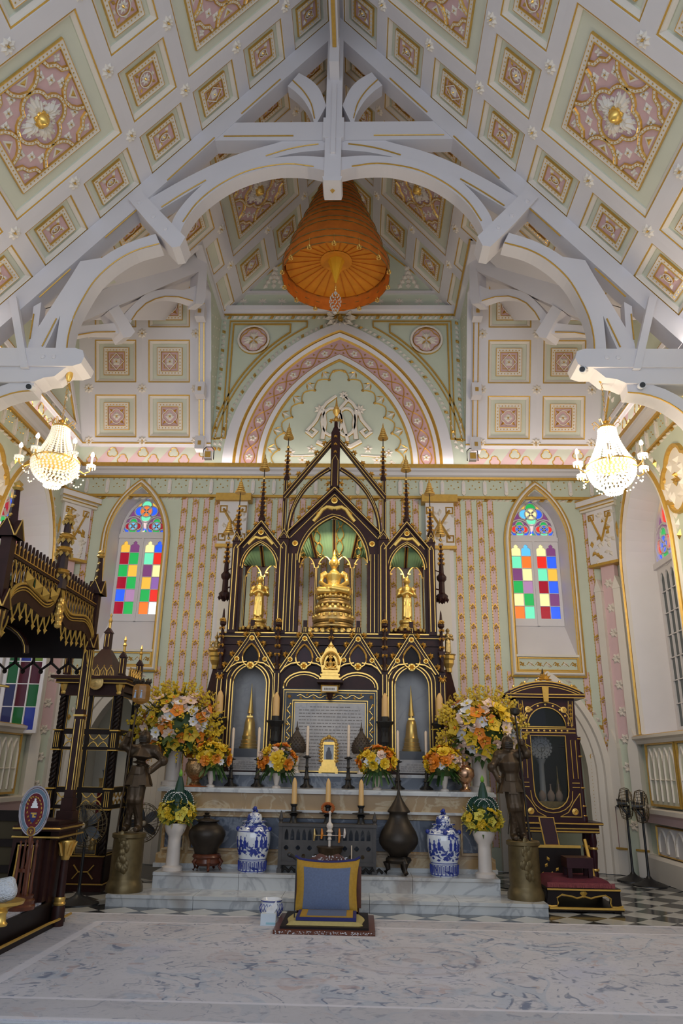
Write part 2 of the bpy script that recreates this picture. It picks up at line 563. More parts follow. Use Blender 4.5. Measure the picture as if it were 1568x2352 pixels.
def big_ornament(hu, hv):
  b = MB()
  orn_frame(b, hu, hv)
  iu, iv = hu - .09, hv - .09
  b.add([(x, y, .009) for x, y in rect(-iu, -iv, iu, iv)], [(0, 1, 2, 3)], 2)
  def strip(path, wd=.032, closed=False):
    b.band(path, [(-wd, .009), (-wd * .7, .035), (-wd * .45, .03), (wd * .45, .03), (wd * .7, .035), (wd, .009)], IDENT, [0, 0, 1, 0, 0], closed=closed)
    for (p, a) in resample(path, .05, closed):
      b.stud(p, .012, .012, 0, base=.03)
  strip(quatrefoil(0, 0, .37, 8, a0=0, lob=.52), closed=True)
  for sx in (-1, 1):
    for sy in (-1, 1):
      U = lambda L: [(sx * x * iu, sy * y * iv) for x, y in L]
      strip(U([(1, .40), (.84, .33), (.72, .20), (.645, .0)]))
      strip(U([(.40, 1), (.33, .84), (.20, .72), (.0, .645)]))
      strip(U([(1, .56), (.86, .62), (.78, .78), (.62, .86), (.56, 1)]))
      for k in range(4):
        b.leaf((sx * iu * .87, sy * iv * .87), k * PI / 2 + .4, .065, .05, .024, 1, base=.01)
      for j in (-1, 0, 1):
        cx, cy = sx * (iu * .565 + j * .115), sy * (iv * .565 - j * .115)
        for k in range(4):
          b.leaf((cx, cy), k * PI / 2 + PI / 4, .074, .07, .026, 1, base=.01)
        b.stud((cx, cy), .014, .036, 0, base=.01)
  for k in range(4):
    a = k * PI / 2
    L = iu if k % 2 == 0 else iv
    ca, sa = math.cos(a), math.sin(a)
    b.add([(x * ca - y * sa, x * sa + y * ca, z) for (x, y), z in zip([(L * .95, -.10), (L * .95, .10), (L * .76, 0), (L * .88, 0)], (.012, .012, .012, .02))], [(0, 1, 3), (1, 2, 3), (2, 0, 3)], 1)
    b.add([(x * ca - y * sa, x * sa + y * ca, z) for (x, y), z in zip([(L * .92, -.05), (L * .92, .05), (L * .82, 0), (L * .885, 0)], (.018, .018, .018, .035))], [(0, 1, 3), (1, 2, 3), (2, 0, 3)], 4)
  # white acanthus inside the quatrefoil
  b.add([(x, y, .011) for x, y in inset(circ(0, 0, .335, 20), .0)], [tuple(range(20))], 3)
  for k in range(4):
    a = k * PI / 2
    for da, ln in ((0, .29), (-.30, .26), (.30, .26), (-.62, .19), (.62, .19)):
      b.leaf((math.cos(a) * .05, math.sin(a) * .05), a + da, ln, .12, .05, 1, base=.012)
      b.leaf((math.cos(a + da) * ln * .85, math.sin(a + da) * ln * .85), a + da * 1.8, .07, .05, .03, 1, base=.012)
  return b.mesh('ornament_panel', OM)
def boss_mesh():
  b = MB()
  b.lathe([(.115, .012), (.11, .03), (.085, .035), (.08, .06), (.055, .10), (.02, .125), (.0, .13)], seg=16)
  for k in range(14):
    b.stud((.10 * math.cos(2 * PI * k / 14), .10 * math.sin(2 * PI * k / 14)), .014, .02, base=.03)
  return b.mesh('gilt_boss', GOLDB, smooth=40)
def rosette_mesh():
  b = MB()
  for k in range(4):
    b.leaf((0, 0), k * PI / 2, .105, .095, .04, 0)
    b.leaf((math.cos(k * PI / 2 + PI / 4) * .02, math.sin(k * PI / 2 + PI / 4) * .02), k * PI / 2 + PI / 4, .085, .065, .035, 0)
  b.stud((0, 0), .022, .05, 1, k=6)
  return b.mesh('beam_rosette', [CREAM, GOLD])
ORN = {}
def orn(kind, hu, hv):
  k = (kind, round(hu, 2), round(hv, 2))
  if k not in ORN:
    ORN[k] = big_ornament(hu, hv) if kind == 'big' else small_ornament(kind, hu, hv)
  return ORN[k]
BOSS, ROSE = boss_mesh(), rosette_mesh()
CELLS = {}
def area2(p):
  return sum(p[i - 1][0] * p[i][1] - p[i][0] * p[i - 1][1] for i in range(len(p))) / 2
def place_cell(F, parent, poly, kind, mirror=False):
  """poly in slope coordinates (u, v); a full rectangle shares its mesh"""
  if mirror:
    poly = [(-u, v) for u, v in poly][::-1]
  us, vs = [p[0] for p in poly], [p[1] for p in poly]
  full = len(poly) == 4 and abs(area2(poly) - (max(us) - min(us)) * (max(vs) - min(vs))) < 1e-4
  cu, cv = (max(us) + min(us)) / 2, (max(vs) + min(vs)) / 2
  loc = [(u - cu, v - cv) for u, v in poly]
  M = F @ Matrix.Translation((cu, cv, 0))
  if full:
    hu, hv = (max(us) - min(us)) / 2, (max(vs) - min(vs)) / 2
    key = (round(hu, 3), round(hv, 3))
    if key not in CELLS:
      CELLS[key] = coffer_mesh(rect(-hu, -hv, hu, hv))
    me, fld = CELLS[key]
    o = ob('coffer', me, parent, M=M)
    if kind == 'big':
      p = ob('ornament_panel', orn('big', .67, .70), o, M=M @ Matrix.Translation((0, 0, -.078)))
      ob('gilt_boss', BOSS, o, M=M @ Matrix.Translation((0, 0, -.075)))
    elif hu > .25 and hv > .40:
      ob('ornament_panel', orn(kind, min(.25, hu - .24), min(.27, hv - .24)), o, M=M @ Matrix.Translation((0, 0, -.078)))
    return o
  me, fld = coffer_mesh(loc)
  o = ob('coffer', me, parent, M=M)
  if fld:
    b = MB()
    q0 = inset(fld, .10)
    q1 = inset(fld, .15) if q0 else None
    if q0 and q1:
      n = len(q0)
      b.add([(x, y, -.05) for x, y in q0] + [(x, y, -.05) for x, y in q1] , [(i, (i + 1) % n, (i + 1) % n + n, i + n) for i in range(n)], 0)
      b.add([(x, y, -.078) for x, y in q0] + [(x, y, -.05) for x, y in q0] , [(i, (i + 1) % n, (i + 1) % n + n, i + n) for i in range(n)], 0)
      b.add([(x, y, -.06) for x, y in q1], [tuple(range(n))], 2)
      gx, gy = sum(x for x, _ in q1) / n, sum(y for _, y in q1) / n
      if area2(q1) > .03:
        for k in range(4):
          b.leaf((gx, gy), k * PI / 2 + PI / 4, .1, .07, .03, 1, base=-.06)
        b.stud((gx, gy), .02, .045, 0, base=-.06)
      ob('ornament_panel', b.mesh('ornament_panel', OM), o, M=M)
  return o

for side, F in (('left', FL), ('right', FR)):
  mir = side == 'right'
  sg = 1 if mir else -1
  c = setting('ceiling_' + side, (0, 0, 0), 'sloping coffered ceiling painted white, pale green and pink')
  kd = {0: 3, 1: 3, 2: 3, 3: 3, 4: 1, 5: 3, 6: 3}
  for row in range(7):
    for ci in range(4):
      y0, y1, s0, s1 = YC[ci], YC[ci + 1], SK[row], SK[row + 1]
      if ci in (1, 2) and row in (1, 2, 4, 5):
        if ci == 1 and row in (1, 4):
          place_cell(F, c, rect(YC[1], s0, YC[3], SK[row + 2]), 'big', mir)
        continue
      place_cell(F, c, rect(y0, s0, y1, s1), (0 if ci in (1, 2) else kd[row]), mir)
  for row in range(7):
    for ci in range(4):
      y0, y1, s0, s1 = YF[ci], YF[ci + 1], SK[row], SK[row + 1]
      if ci in (1, 2) and row in (4, 5):
        if ci == 1 and row == 4:
          place_cell(F, c, rect(YF[1], s0, YF[3], SK[6]), 'big', mir)
        continue
      if ci >= 2:
        p = clip(rect(y0, s0, y1, s1), 0, 1, (EAVE - XCH) / cP)
      else:
        p = clip(rect(y0, s0, y1, s1), -1, cP, -8.86 + .10)
      if p and len(p) > 2 and area2(p) > .03:
        place_cell(F, c, p, 0 if ci in (1, 2) else 2, mir)
  # rosettes at the crossings of the beams
  for yy in (5.90, 6.91, 7.92):
    for k in range(1, 8):
      if yy == 6.91 and k in (2, 5): continue
      ob('beam_rosette', ROSE, c, M=F @ Matrix.Translation((-yy if mir else yy, SK[k], .0)))
  for yy, ks in ((9.80, (2, 3, 4, 5, 6)), (10.81, (4, 6)), (11.82, (4, 5, 6))):
    for k in ks:
      ob('beam_rosette', ROSE, c, M=F @ Matrix.Translation((-yy if mir else yy, SK[k], .0)))
  # plain slope over the nave; unseen slabs added behind to block outside light
  b = MB(F)
  q = -1 if mir else 1
  def slab(a0, b0, a1, b1, h):
    b.add([(q * a0, b0, h), (q * a1, b0, h), (q * a1, b1, h), (q * a0, b1, h)], [(0, 1, 2, 3)])
  slab(1.0, 0, 4.96, 7.78, 0)
  slab(4.96, 0, 8.86, .09, 0)
  slab(4.96, 7.72, 13, 7.9, 0)
  slab(1.0, -.1, 8.86, 7.9, -.3)
  b.add([(q * 8.86, 0, -.3), (q * 13, 3.6, -.3), (q * 13, 7.9, -.3), (q * 8.86, 7.9, -.3)], [(0, 1, 2, 3)])
  b.build('roof_boarding', WHITE, c)
  # transept: back slope with coffers, front slope, valley faces
  t = setting('ceiling_transept_' + side, (0, 0, 0), 'low side bay of the ceiling with square coffers')
  xs = [2.765, 3.815, 4.865]
  for i in range(2):
    for row in range(3):
      a0, a1 = xs[i], xs[i + 1]
      pl = rect(a0, SKB[row], a1, SKB[row + 1])
      if not mir: pl = [(-u, v) for u, v in pl][::-1]
      if row == 2:
        place_cell(FB, t, pl, 2)
      else:
        place_cell(FB, t, pl, 1 if row else 2)
  for xx in xs:
    for k in (0, 1, 2):
      ob('beam_rosette', ROSE, t, M=FB @ Matrix.Translation((sg * xx, SKB[k] + (.05 if k == 0 else 0), 0)) @ Matrix.Rotation(PI / 4, 4, 'Z'))
  b = MB()
  def fb(u, v): return FB @ Vector((u, v, 0))
  b.add([fb(sg * 2.47, 0), fb(sg * 2.765, 0), fb(sg * 2.765, 3.24), fb(sg * 2.47, 3.24)], [(0, 1, 2, 3)])
  b.add([fb(sg * 4.865, 0), fb(sg * 5.05, 0), fb(sg * 5.05, 3.24), fb(sg * 4.865, 3.24)], [(0, 1, 2, 3)])
  # front slope falls from the transept ridge back to the truss
  b.add([(sg * 5.05, 8.86, 7.35), (sg * 4.95, 8.86, 7.35), (sg * 2.47, 11.34, ZTT), (sg * 2.47, YTT, ZTT), (sg * 5.05, YTT, ZTT)], [(0, 1, 2, 3, 4)])
  b.build('roof_boarding', WHITE, t)
  # cheek wall beside the raised centre
  ck = MB()
  zt = ZE + (EAVE - XCH) * tP
  ck.add([(sg * XCH, 13, 7.42), (sg * XCH, 13, zt), (sg * XCH, 11.2, zt), (sg * XCH, 11.2, 10.15), (sg * XCH, 12.95 - (10.15 - 7.42) / tQ, 10.15)], [(0, 1, 2, 3, 4)])
  cko = tag(ck.build('wall_cheek_' + side, GREEN), 'pale green cheek wall dotted with white stars', kind='structure')
  st = MB()
  for i in range(9):
    for j in range(13):
      yy, zz = 12.85 - i * .22, 7.75 + j * .22 + (i % 2) * .11
      if zz > 7.5 + (13 - yy) * tQ + .1 and zz < zt - .15:
        st.stud((yy, zz), .03, .012, mp=lambda a, b_, h: (sg * (XCH - .002 - h), a, b_))
  tag(st.build('star_studs', CREAM, cko), kind='stuff')
  e = MB()
  e.box((sg * XCH - .10, 10.7, zt - .02), (sg * XCH + .06, 13.0, zt + .10), 0)
  e.box((sg * XCH - .13, 10.7, zt + .06), (sg * XCH - .05, 13.0, zt + .10), 1)
  e.build('eaves_moulding', [WHITE, GOLDP], cko)
  # gable end of the transept on the side wall
  g = MB()
  X = sg * (HWALL + .0)
  g.add([(X, 8.6, 7.42), (X, 13, 7.42), (X, 13, 7.46), (X, YTT, ZTT + .05), (X, 10.6, ZTT), (X, 8.8, 7.45)], [(0, 1, 2, 3, 4, 5)])
  go = tag(g.build('wall_gable_' + side, GREEN), 'pale green gable of the side bay above the cornice', kind='structure')
  mp = (lambda a, b_, h: (X - sg * h, a, b_))
  m = MB()
  tri = [(12.72, 7.62), (YR, ZR - .25), (9.15, 7.62)]
  m.band(tri if sg > 0 else tri, [(-.05, 0), (-.05, .05), (.05, .05), (.05, 0)], mp, [0, 0, 0], closed=True)
  m.band([(12.58, 7.70), (YR, ZR - .45), (9.3, 7.70)], [(-.012, 0), (-.012, .03), (.012, .03), (.012, 0)], mp, [1, 1, 1], closed=True)
  m.build('gable_moulding', [WHITE, GOLDP], go)
  sc_ = MB()
  for k in range(9):
    a = random.random() * 6.28
    sc_.leaf((12.3 + .18 * math.cos(k * .7), 7.85 + .2 * math.sin(k * .7)), k * .7, .16, .09, .04, 0, mp)
  for k in range(6):
    yy = 12.0 - k * .42
    for q2 in range(5):
      sc_.leaf((yy, 7.50), PI / 2 + (q2 - 2) * .5, .10, .05, .03, 0, mp, base=.01)
  sc_.build('carved_shells', [CREAM, GOLD], go)

# ridge board hanging under the apex
rb = MB()
rb.box((-.06, 1.0, 12.12), (.06, 8.8, 13.3), 0)
rb.box((-.03, 1.0, 12.095), (.03, 8.5, 12.12), 1)
rb.box((-.075, 8.35, 11.8), (.075, 8.75, 12.3), 0)
rb.box((-.05, 8.8, 12.6), (.05, 13, 13.3), 0)
tag(rb.build('ceiling_ridge_beam', [WHITE, GOLDP]), 'white ridge beam with a gold stripe underneath', kind='structure')
for i, yy in enumerate((6.91,)):
  pass

# ---- walls
def wall_arch_hole(cx, hw, z0, zs, za):
  return arch(cx, hw, z0, zs, za, 10)
WX, WZ0, WZS, WZA = 3.74, 3.40, 5.55, 6.52
bw_ = MB()
holes = [wall_arch_hole(sx * WX, .52, WZ0, WZS, WZA) for sx in (-1, 1)]
holes += [wall_arch_hole(sx * 3.70, .70, .0, 1.55, 2.98) for sx in (-1, 1)]
for hq in holes[2:]:
  hq[0] = (hq[0][0], .012); hq[-1] = (hq[-1][0], .012)
bw_.plate(rect(-5.06, 0, 5.06, 7.42), holes, 0, 0, BACK)
wall_back = tag(bw_.build('wall_back', GREEN), 'pale green end wall with pink and gold vertical stripes', kind='structure')
gw = MB()
gw.add([BACK(*p, 0) for p in [(-2.6, 7.42), (2.6, 7.42), (2.6, 10.4), (0, 13.6), (-2.6, 10.4)]], [(0, 1, 2, 3, 4)])
wall_gable = tag(gw.build('wall_gable_centre', GREEN), 'pale green gable wall framing the great pointed arch', kind='structure')

def side_wall(side):
  sg = 1 if side == 'right' else -1
  mp = RIGHTW if side == 'right' else LEFTW
  b = MB()
  b.plate(rect(1.0, 0, 13.05, 7.42), [arch(11.36, 1.0, 2.1, 4.75, 6.28, 10), arch(7.2, 1.0, 2.1, 4.75, 6.28, 10), arch(3.2, 1.0, 2.1, 4.75, 6.28, 10)], 0, 0, mp)
  return tag(b.build('wall_' + side, GREEN), 'pale green side wall with tall pointed windows', kind='structure'), mp
wall_left, MPL = side_wall('left')
wall_right, MPR = side_wall('right')

# ---- pink stripes of the back wall
SX = [-4.66, -4.36, -3.09, -2.88, -2.67, -2.46, -2.25] + [-1.48 + .212 * k for k in range(15)] + [2.27, 2.48, 2.69, 2.88, 3.08, 4.38, 4.64]
mo = MB()
for k, (a, ln) in enumerate(((0.3, .06), (PI - .3, .06), (PI / 2, .085), (.9, .07), (PI - .9, .07), (-.7, .045), (PI + .7, .045))):
  mo.leaf((0, 0), a, ln, .045, .02, 1 if k % 2 else 2)
mo.band([(-.05, -.045), (-.056, .0), (0, .075), (.056, .0), (.05, -.045)], [(-.007, 0), (-.007, .012), (.007, .012), (.007, 0)], IDENT, [0, 0, 0])
mo.leaf((0, .0), PI / 2, .04, .03, .03, 1)
MOTIF = mo.mesh('stripe_motif', [GOLDP, PINKL, GOLDP])
FBK = basis((0, D, 0), (1, 0, 0), (0, 0, 1), (0, -1, 0))
for i, x in enumerate(SX):
  mid = abs(x) < 1.7
  z0, z1 = (3.0, 6.33) if mid else (.35, 6.33)
  if abs(abs(x) - WX) < .67: z1 = 3.15
  b = MB()
  b.add([BACK(x - .05, z0, .004), BACK(x + .05, z0, .004), BACK(x + .05, z1, .004), BACK(x - .05, z1, .004)], [(0, 1, 2, 3)], 0)
  for sx in (-1, 1):
    b.add([BACK(x + sx * .05 - .006, z0, .008), BACK(x + sx * .05 + .006, z0, .008), BACK(x + sx * .05 + .006, z1, .008), BACK(x + sx * .05 - .006, z1, .008)], [(0, 1, 2, 3)], 2)
    zz = z0
    while zz < z1:
      b.stud((x + sx * .05, zz), .013, .012, 1, BACK, .004)
      zz += .055
  zz = z0 + .05 + (.18 if i % 2 else 0)
  while zz < z1:
    for dz in (-.13, -.08):
      b.leaf((x, zz + .18 + dz), PI / 2, .05, .018, .006, 2, BACK, .005)
    zz += .355
  st = b.build('wall_stripe', [PINKL, GOLDP, GOLDP], wall_back)
  zz = z0 + .05 + (.18 if i % 2 else 0) + (1.2 if not mid else .35)
  while zz < z1 - .05:
    ob('stripe_motif', MOTIF, st, M=FBK @ Matrix.Translation((x, zz, .004)))
    zz += .355

# ---- cornices: profile swept along back and side walls
def cornice_run(mp, a0, a1, par, back=False):
  # rope and gold line under the frieze
  b = MB()
  run = [(a0, 6.36), (a1, 6.36)]
  b.band(run, [(-.03, 0), (-.03, .05), (.0, .05), (.0, .02), (.03, .02), (.03, 0)], mp, [1, 1, 1, 1, 1])
  b.build('frieze_line', [GOLDP, GOLDP], par)
  b = MB()
  n = int((a1 - a0) / .13)
  for i in range(n):
    a = a0 + .13 * i
    b.add([mp(a, 6.285, 0), mp(a + .09, 6.285, 0), mp(a + .13, 6.33, 0), mp(a + .04, 6.33, 0), mp(a + .03, 6.30, .035), mp(a + .10, 6.315, .035)], [(0, 1, 5, 4), (2, 3, 4, 5), (0, 4, 3), (1, 2, 5)], 0 if i % 4 else 1)
  b.build('rope_moulding', [CREAM, GOLD], par)
  # stepped white cornice with the broad gold band that hides the cove lamps
  b = MB()
  b.band([(a0, 6.74), (a1, 6.74)], [(-.02, 0), (-.02, .05), (.02, .06), (.04, .10), (.09, .12), (.12, .16), (.15, .16), (.155, .18), (.235, .18), (.235, .12), (.22, .12), (.22, 0)], mp, [1, 1, 0, 0, 0, 0, 0, 1, 1, 0, 0])
  b.build('cornice', [WHITE, GOLDP], par)
  # upper cornice where the ceiling begins
  b = MB()
  for a0, a1 in ([(a0, -2.47), (2.47, a1)] if back else [(a0, a1)]):
   b.band([(a0, 7.405), (a1, 7.405)], [(-.035, 0), (-.03, .03), (.0, .05), (.01, .07), (.035, .075), (.05, .06), (.05, 0)], mp, [0, 0, 0, 1, 1, 1])
  b.build('upper_cornice', [WHITE, GOLDP], par)
cornice_run(BACK, -5.05, 5.05, wall_back, True)
cornice_run(LEFTW, 1.0, 13.0, wall_left)
cornice_run(RIGHTW, 1.0, 13.0, wall_right)
# lancet corbels and stars in the frieze
cb = MB()
cb.prism([(-.035, -.13), (0, -.165), (.035, -.13), (.035, .10), (0, .15), (-.035, .10)], 0, .035, 0, 'z')
cb.prism([(-.018, -.09), (.018, -.09), (.018, .06), (0, .09), (-.018, .06)], .035, .045, 1, 'z')
CORB = cb.mesh('lancet_corbel', [CREAM, PLASTER])
fr = MB()
for k in range(4):
  fr.leaf((-.1 + .07 * k, -.02 + .05 * (k % 2)), k * 1.5, .035, .03, .015, 0)
fr.stud((.1, .12), .02, .02, 0); fr.stud((-.1, .14), .02, .02, 0); fr.stud((0, .17), .028, .03, 0)
FLEU = fr.mesh('frieze_stars', [GOLD])
FLW = basis((-HWALL, 0, 0), (0, 1, 0), (0, 0, 1), (1, 0, 0))
FRW = basis((HWALL, 0, 0), (0, -1, 0), (0, 0, 1), (-1, 0, 0))
for F_, par, rng in ((FBK, wall_back, [-4.8 + .4 * k for k in range(25)]), (FLW, wall_left, [9.2 + .4 * k for k in range(10)]), (FRW, wall_right, [-(9.2 + .4 * k) for k in range(10)])):
  for a in rng:
    ob('lancet_corbel', CORB, par, M=F_ @ Matrix.Translation((a, 6.56, .0)))
    ob('frieze_stars', FLEU, par, M=F_ @ Matrix.Translation((a + .2, 6.56, .002)))
# slanting pink and green panels with trefoils between the two cornices
def tref_mesh(flip):
  b = MB()
  b.add([(-.30, -.20, .004), (.0, -.20, .004), (.30, .20, .004), (.0, .20, .004)], [(0, 1, 2, 3)], 0)
  q = quatrefoil(0.06 if flip else -.03, .07 if flip else -.07, .105, 6, 3, PI / 2, .6)
  b.add([(x, y, .008) for x, y in q], [tuple(range(len(q)))], 1)
  b.band(q, [(-.012, .006), (0, .02), (.012, .006)], IDENT, [2, 2], closed=True)
  return b.mesh('trefoil_panel', [PINKL if flip else GREENF, GREENF if flip else PINKL, GOLD])
TREF = [tref_mesh(0), tref_mesh(1)]
for F_, par, rng in ((FBK, wall_back, [-4.75 + .3 * k for k in range(33)]), (FLW, wall_left, [9.0 + .3 * k for k in range(13)]), (FRW, wall_right, [-(9.0 + .3 * k) for k in range(13)])):
  for k, a in enumerate(rng):
    if F_ is FBK and abs(a) < 2.45: continue
    ob('trefoil_panel', TREF[k % 2], par, M=F_ @ Matrix.Translation((a, 7.185, .002)))
# ---- great pointed arch in the gable
ZB = 6.98
def arc2(hw, za, n=24):
  return arch(0, hw, None, ZB, za, n)
def loft(b, p, h0, q, h1, mi, mp=BACK):
  n = len(p)
  b.add([mp(x, z, h0) for x, z in p] + [mp(x, z, h1) for x, z in q], [(i, i + 1, i + 1 + n, i + n) for i in range(n - 1)], mi)
b = MB()
seq = [(2.24, 10.20, 0, None), (2.22, 10.16, .10, 0), (2.02, 9.98, .10, 0), (1.99, 9.95, .07, 1), (1.96, 9.91, .10, 1), (1.90, 9.84, .05, 0), (1.87, 9.80, .02, 1), (1.86, 9.79, .015, 2), (1.58, 9.46, .015, 2),
   (1.57, 9.45, .05, 1), (1.55, 9.43, .06, 1), (1.46, 9.33, .05, 0), (1.44, 9.31, .05, 1), (1.42, 9.29, .01, 1)]
for (a, b_, h, m_), (a2, b2, h2, m2) in zip(seq[:-1], seq[1:]):
  loft(b, arc2(a, b_), h, arc2(a2, b2), h2, m2)
tag(b.build('arch_moulding', [WHITE, GOLDP, PINK], wall_gable))
# interlaced gold chain and white flowers on the pink band
mid = arc2(1.72, 9.625, 40)
half = [p for p in mid if p[0] <= 0.001]
pts = resample(half, .02)
N = len(pts)
per = 20
ch = MB()
for sgn in (-1, 1):
  for mirror in (-1, 1):
    path = []
    for i in range(0, N):
      (x, z), a = pts[i]
      o = sgn * .105 * math.sin(PI * i / per)
      path.append((mirror * (x - math.sin(a) * o), z + math.cos(a) * o))
    ch.band(path[::2], [(-.012, .016), (0, .035), (.012, .016)], BACK, [0, 0])
ch.build('gold_chain', GOLD, wall_gable, smooth=None)
fl = MB()
for k in range(5):
  fl.leaf((0, 0), k * 2 * PI / 5, .085, .07, .03, 0)
fl.stud((0, 0), .02, .04, 1)
FLOW = fl.mesh('white_flower', [CREAM, GOLD])
fl = MB()
for k in range(3):
  fl.leaf((0, 0), k * 2 * PI / 3, .03, .03, .02, 0)
DOT = fl.mesh('gold_sprig', GOLD)
for i in range(per // 2, N, per):
  (x, z), a = pts[i]
  for mirror in (-1, 1):
    ob('white_flower', FLOW, wall_gable, M=FBK @ Matrix.Translation((mirror * x, z, .016)) @ Matrix.Rotation(a, 4, 'Z'))
for i in range(per, N, per):
  (x, z), a = pts[i]
  for mirror in (-1, 1):
    for o in (-.095, .095):
      ob('gold_sprig', DOT, wall_gable, M=FBK @ Matrix.Translation((mirror * (x - math.sin(a) * o), z + math.cos(a) * o, .016)))
# scalloped gold tracery inside the arch
b = MB()
inn = resample([p for p in arc2(1.42, 9.29, 40) if p[0] <= 0.001], .01)
NI = len(inn)
cus = 7
for mirror in (-1, 1):
  for c in range(cus):
    i0, i1 = int(NI * c / cus), min(NI - 1, int(NI * (c + 1) / cus))
    path, L = [], i1 - i0
    for j in range(13):
      t = j / 12
      (x, z), a = inn[i0 + int(L * t)]
      d = .13 + .12 * abs(2 * t - 1) ** 1.6
      path.append((mirror * (x + math.sin(a) * d), z - math.cos(a) * d))
    b.band(path, [(-.014, .0), (0, .035), (.014, 0)], BACK, [0, 0])
    for j in (0, 12):
      b.stud(path[j], .035, .04, 0, BACK, k=6)
    (x, z), a = inn[min(NI - 1, i0 + L // 2)]
    # spandrel leaf between two scallops
    (x, z), a = inn[i0]
    bp = (mirror * (x + math.sin(a) * .02), z - math.cos(a) * .02)
    an = math.atan2(-math.cos(a), mirror * math.sin(a))
    b.leaf(bp, an, .2, .06, .03, 1, BACK)
    b.leaf(bp, an + .7, .17, .04, .02, 0, BACK)
    b.leaf(bp, an - .7, .17, .04, .02, 0, BACK)
b.build('scallop_tracery', [GOLD, CREAM], wall_gable)
# royal cipher in white relief with gold edges
b = MB()
def strap(path, wd, h=.05):
  b.band(path, [(-wd, 0), (-wd * .8, h * .7), (-wd * .5, h), (wd * .5, h), (wd * .8, h * .7), (wd, 0)], BACK, [1, 0, 0, 0, 1])
strap([(-.62, 7.72), (-.5, 7.86), (-.42, 7.98), (-.36, 8.15), (-.24, 8.34), (-.05, 8.5)], .04)
strap([(.66, 7.72), (.55, 7.86), (.46, 7.98), (.4, 8.15), (.28, 8.34), (.1, 8.5)], .04)
strap([(-.62, 7.72), (-.5, 7.62), (-.42, 7.72), (-.5, 7.78)], .035)
strap([(.66, 7.72), (.54, 7.62), (.46, 7.72), (.54, 7.78)], .035)
strap([(-.4, 7.50), (-.2, 7.40), (.05, 7.46), (.25, 7.40), (.45, 7.52)], .055)
strap([(-.12 + .20 * math.cos(2 * PI * i / 14), 7.93 + .30 * math.sin(2 * PI * i / 14)) for i in range(15)], .035)
strap([(.16 + .18 * math.cos(2 * PI * i / 14), 7.93 + .30 * math.sin(2 * PI * i / 14)) for i in range(15)], .035)
strap([(-.3, 7.55), (-.26, 7.9), (-.3, 8.2)], .05)
strap([(.36, 7.55), (.32, 7.9), (.36, 8.2)], .05)
strap([(.1, 8.55), (.17, 8.4), (.02, 8.2), (.1, 7.9), (.2, 7.5)], .04)
for cx, cz, r_ in ((-.36, 8.2, .13), (.42, 8.2, .13), (.1, 8.52, .1)):
  for k in range(7):
    b.leaf((cx, cz), k * .9, r_, .07, .05, 0, BACK, .02)
for sx in (-1, 1):
  for cx, cz in ((.95, 7.28), (.72, 7.12), (.55, 7.36), (1.0, 7.05)):
    for k in range(5):
      b.leaf((sx * cx + .04, cz), k * 2 * PI / 5 + .3, .10, .06, .03, 0, BACK)
    b.stud((sx * cx + .04, cz), .025, .04, 1, BACK)
  strap([(sx * .45, 7.22), (sx * .7, 7.2), (sx * .95, 7.2)], .018, .03)
b.build('carved_cipher', [CREAM, GOLD], wall_gable)
# spandrel frames, medallions, rope edge, cornice and upper triangle
b = MB()
for d, wd in ((.0, .022), (.075, .03)):
  oo = [p for p in arc2(2.46 - d * .0 + d, 10.42 + d * 1.2, 24)]
  left = [p for p in oo if p[0] <= -.42 and p[1] > 7.5 and p[1] < 10.16 - d]
  corner = [(-2.28 + d, left[0][1] + .02), (-2.28 + d, 10.24 - d), (left[-1][0], 10.24 - d)]
  pth = left + corner[::-1]
  for sx in (-1, 1):
    b.band([(sx * x, z) for x, z in pth], [(-wd / 2, 0), (-wd / 2, .03), (wd / 2, .03), (wd / 2, 0)], BACK, [0, 0, 0], closed=True)
b.build('spandrel_frame', GOLDP, wall_gable)
b = MB()
for path in ([(-2.40, 7.35), (-2.40, 10.34), (2.40, 10.34), (2.40, 7.35)], [p for p in arc2(2.33, 10.28, 24) if p[1] > 7.25]):
  for i, (p, a) in enumerate(resample(path, .11)):
    ca, sa = math.cos(a), math.sin(a)
    q = [(-.045, -.035), (.025, -.035), (.055, .035), (-.015, .035)]
    b.add([BACK(p[0] + x * ca - y * sa, p[1] + x * sa + y * ca, .0) for x, y in q] + [BACK(p[0], p[1], .045)], [(0, 1, 4), (1, 2, 4), (2, 3, 4), (3, 0, 4)], 1 if i % 4 == 0 else 0)
b.build('rope_moulding', [CREAM, GOLD], wall_gable)
for sx in (-1, 1):
  m = MB()
  cx, cz = sx * 1.77, 9.79
  m.add([BACK(*p, .012) for p in circ(cx, cz, .31, 24)], [tuple(range(24))], 2)
  m.band(circ(cx, cz, .31, 24), [(-.025, 0), (-.02, .05), (.02, .05), (.025, .01)], BACK, [1, 0, 1], closed=True)
  m.band(quatrefoil(cx, cz, .27, 6, a0=0), [(-.012, .012), (0, .04), (.012, .012)], BACK, [1, 1], closed=True)
  for k in range(4):
    for da in (-.35, 0, .35):
      m.leaf((cx, cz), k * PI / 2 + da, .24, .09, .05, 0, BACK, .012)
    m.leaf((cx, cz), k * PI / 2 + PI / 4, .14, .06, .05, 1, BACK, .014)
  m.build('medallion', [CREAM, GOLD, PINKL], wall_gable)
b = MB()
b.band([(-2.47, 10.43), (2.47, 10.43)], [(-.05, 0), (-.05, .08), (0, .08), (.02, .14), (.10, .16), (.10, 0)], BACK, [1, 0, 0, 0, 0])
b.band([(-2.2, 10.93), (2.2, 10.93)], [(-.03, 0), (-.03, .06), (.03, .06), (.03, 0)], BACK, [0, 0, 0])
b.band([(-2.2, 10.98), (2.2, 10.98)], [(-.012, 0), (0, .03), (.012, 0)], BACK, [1, 1])
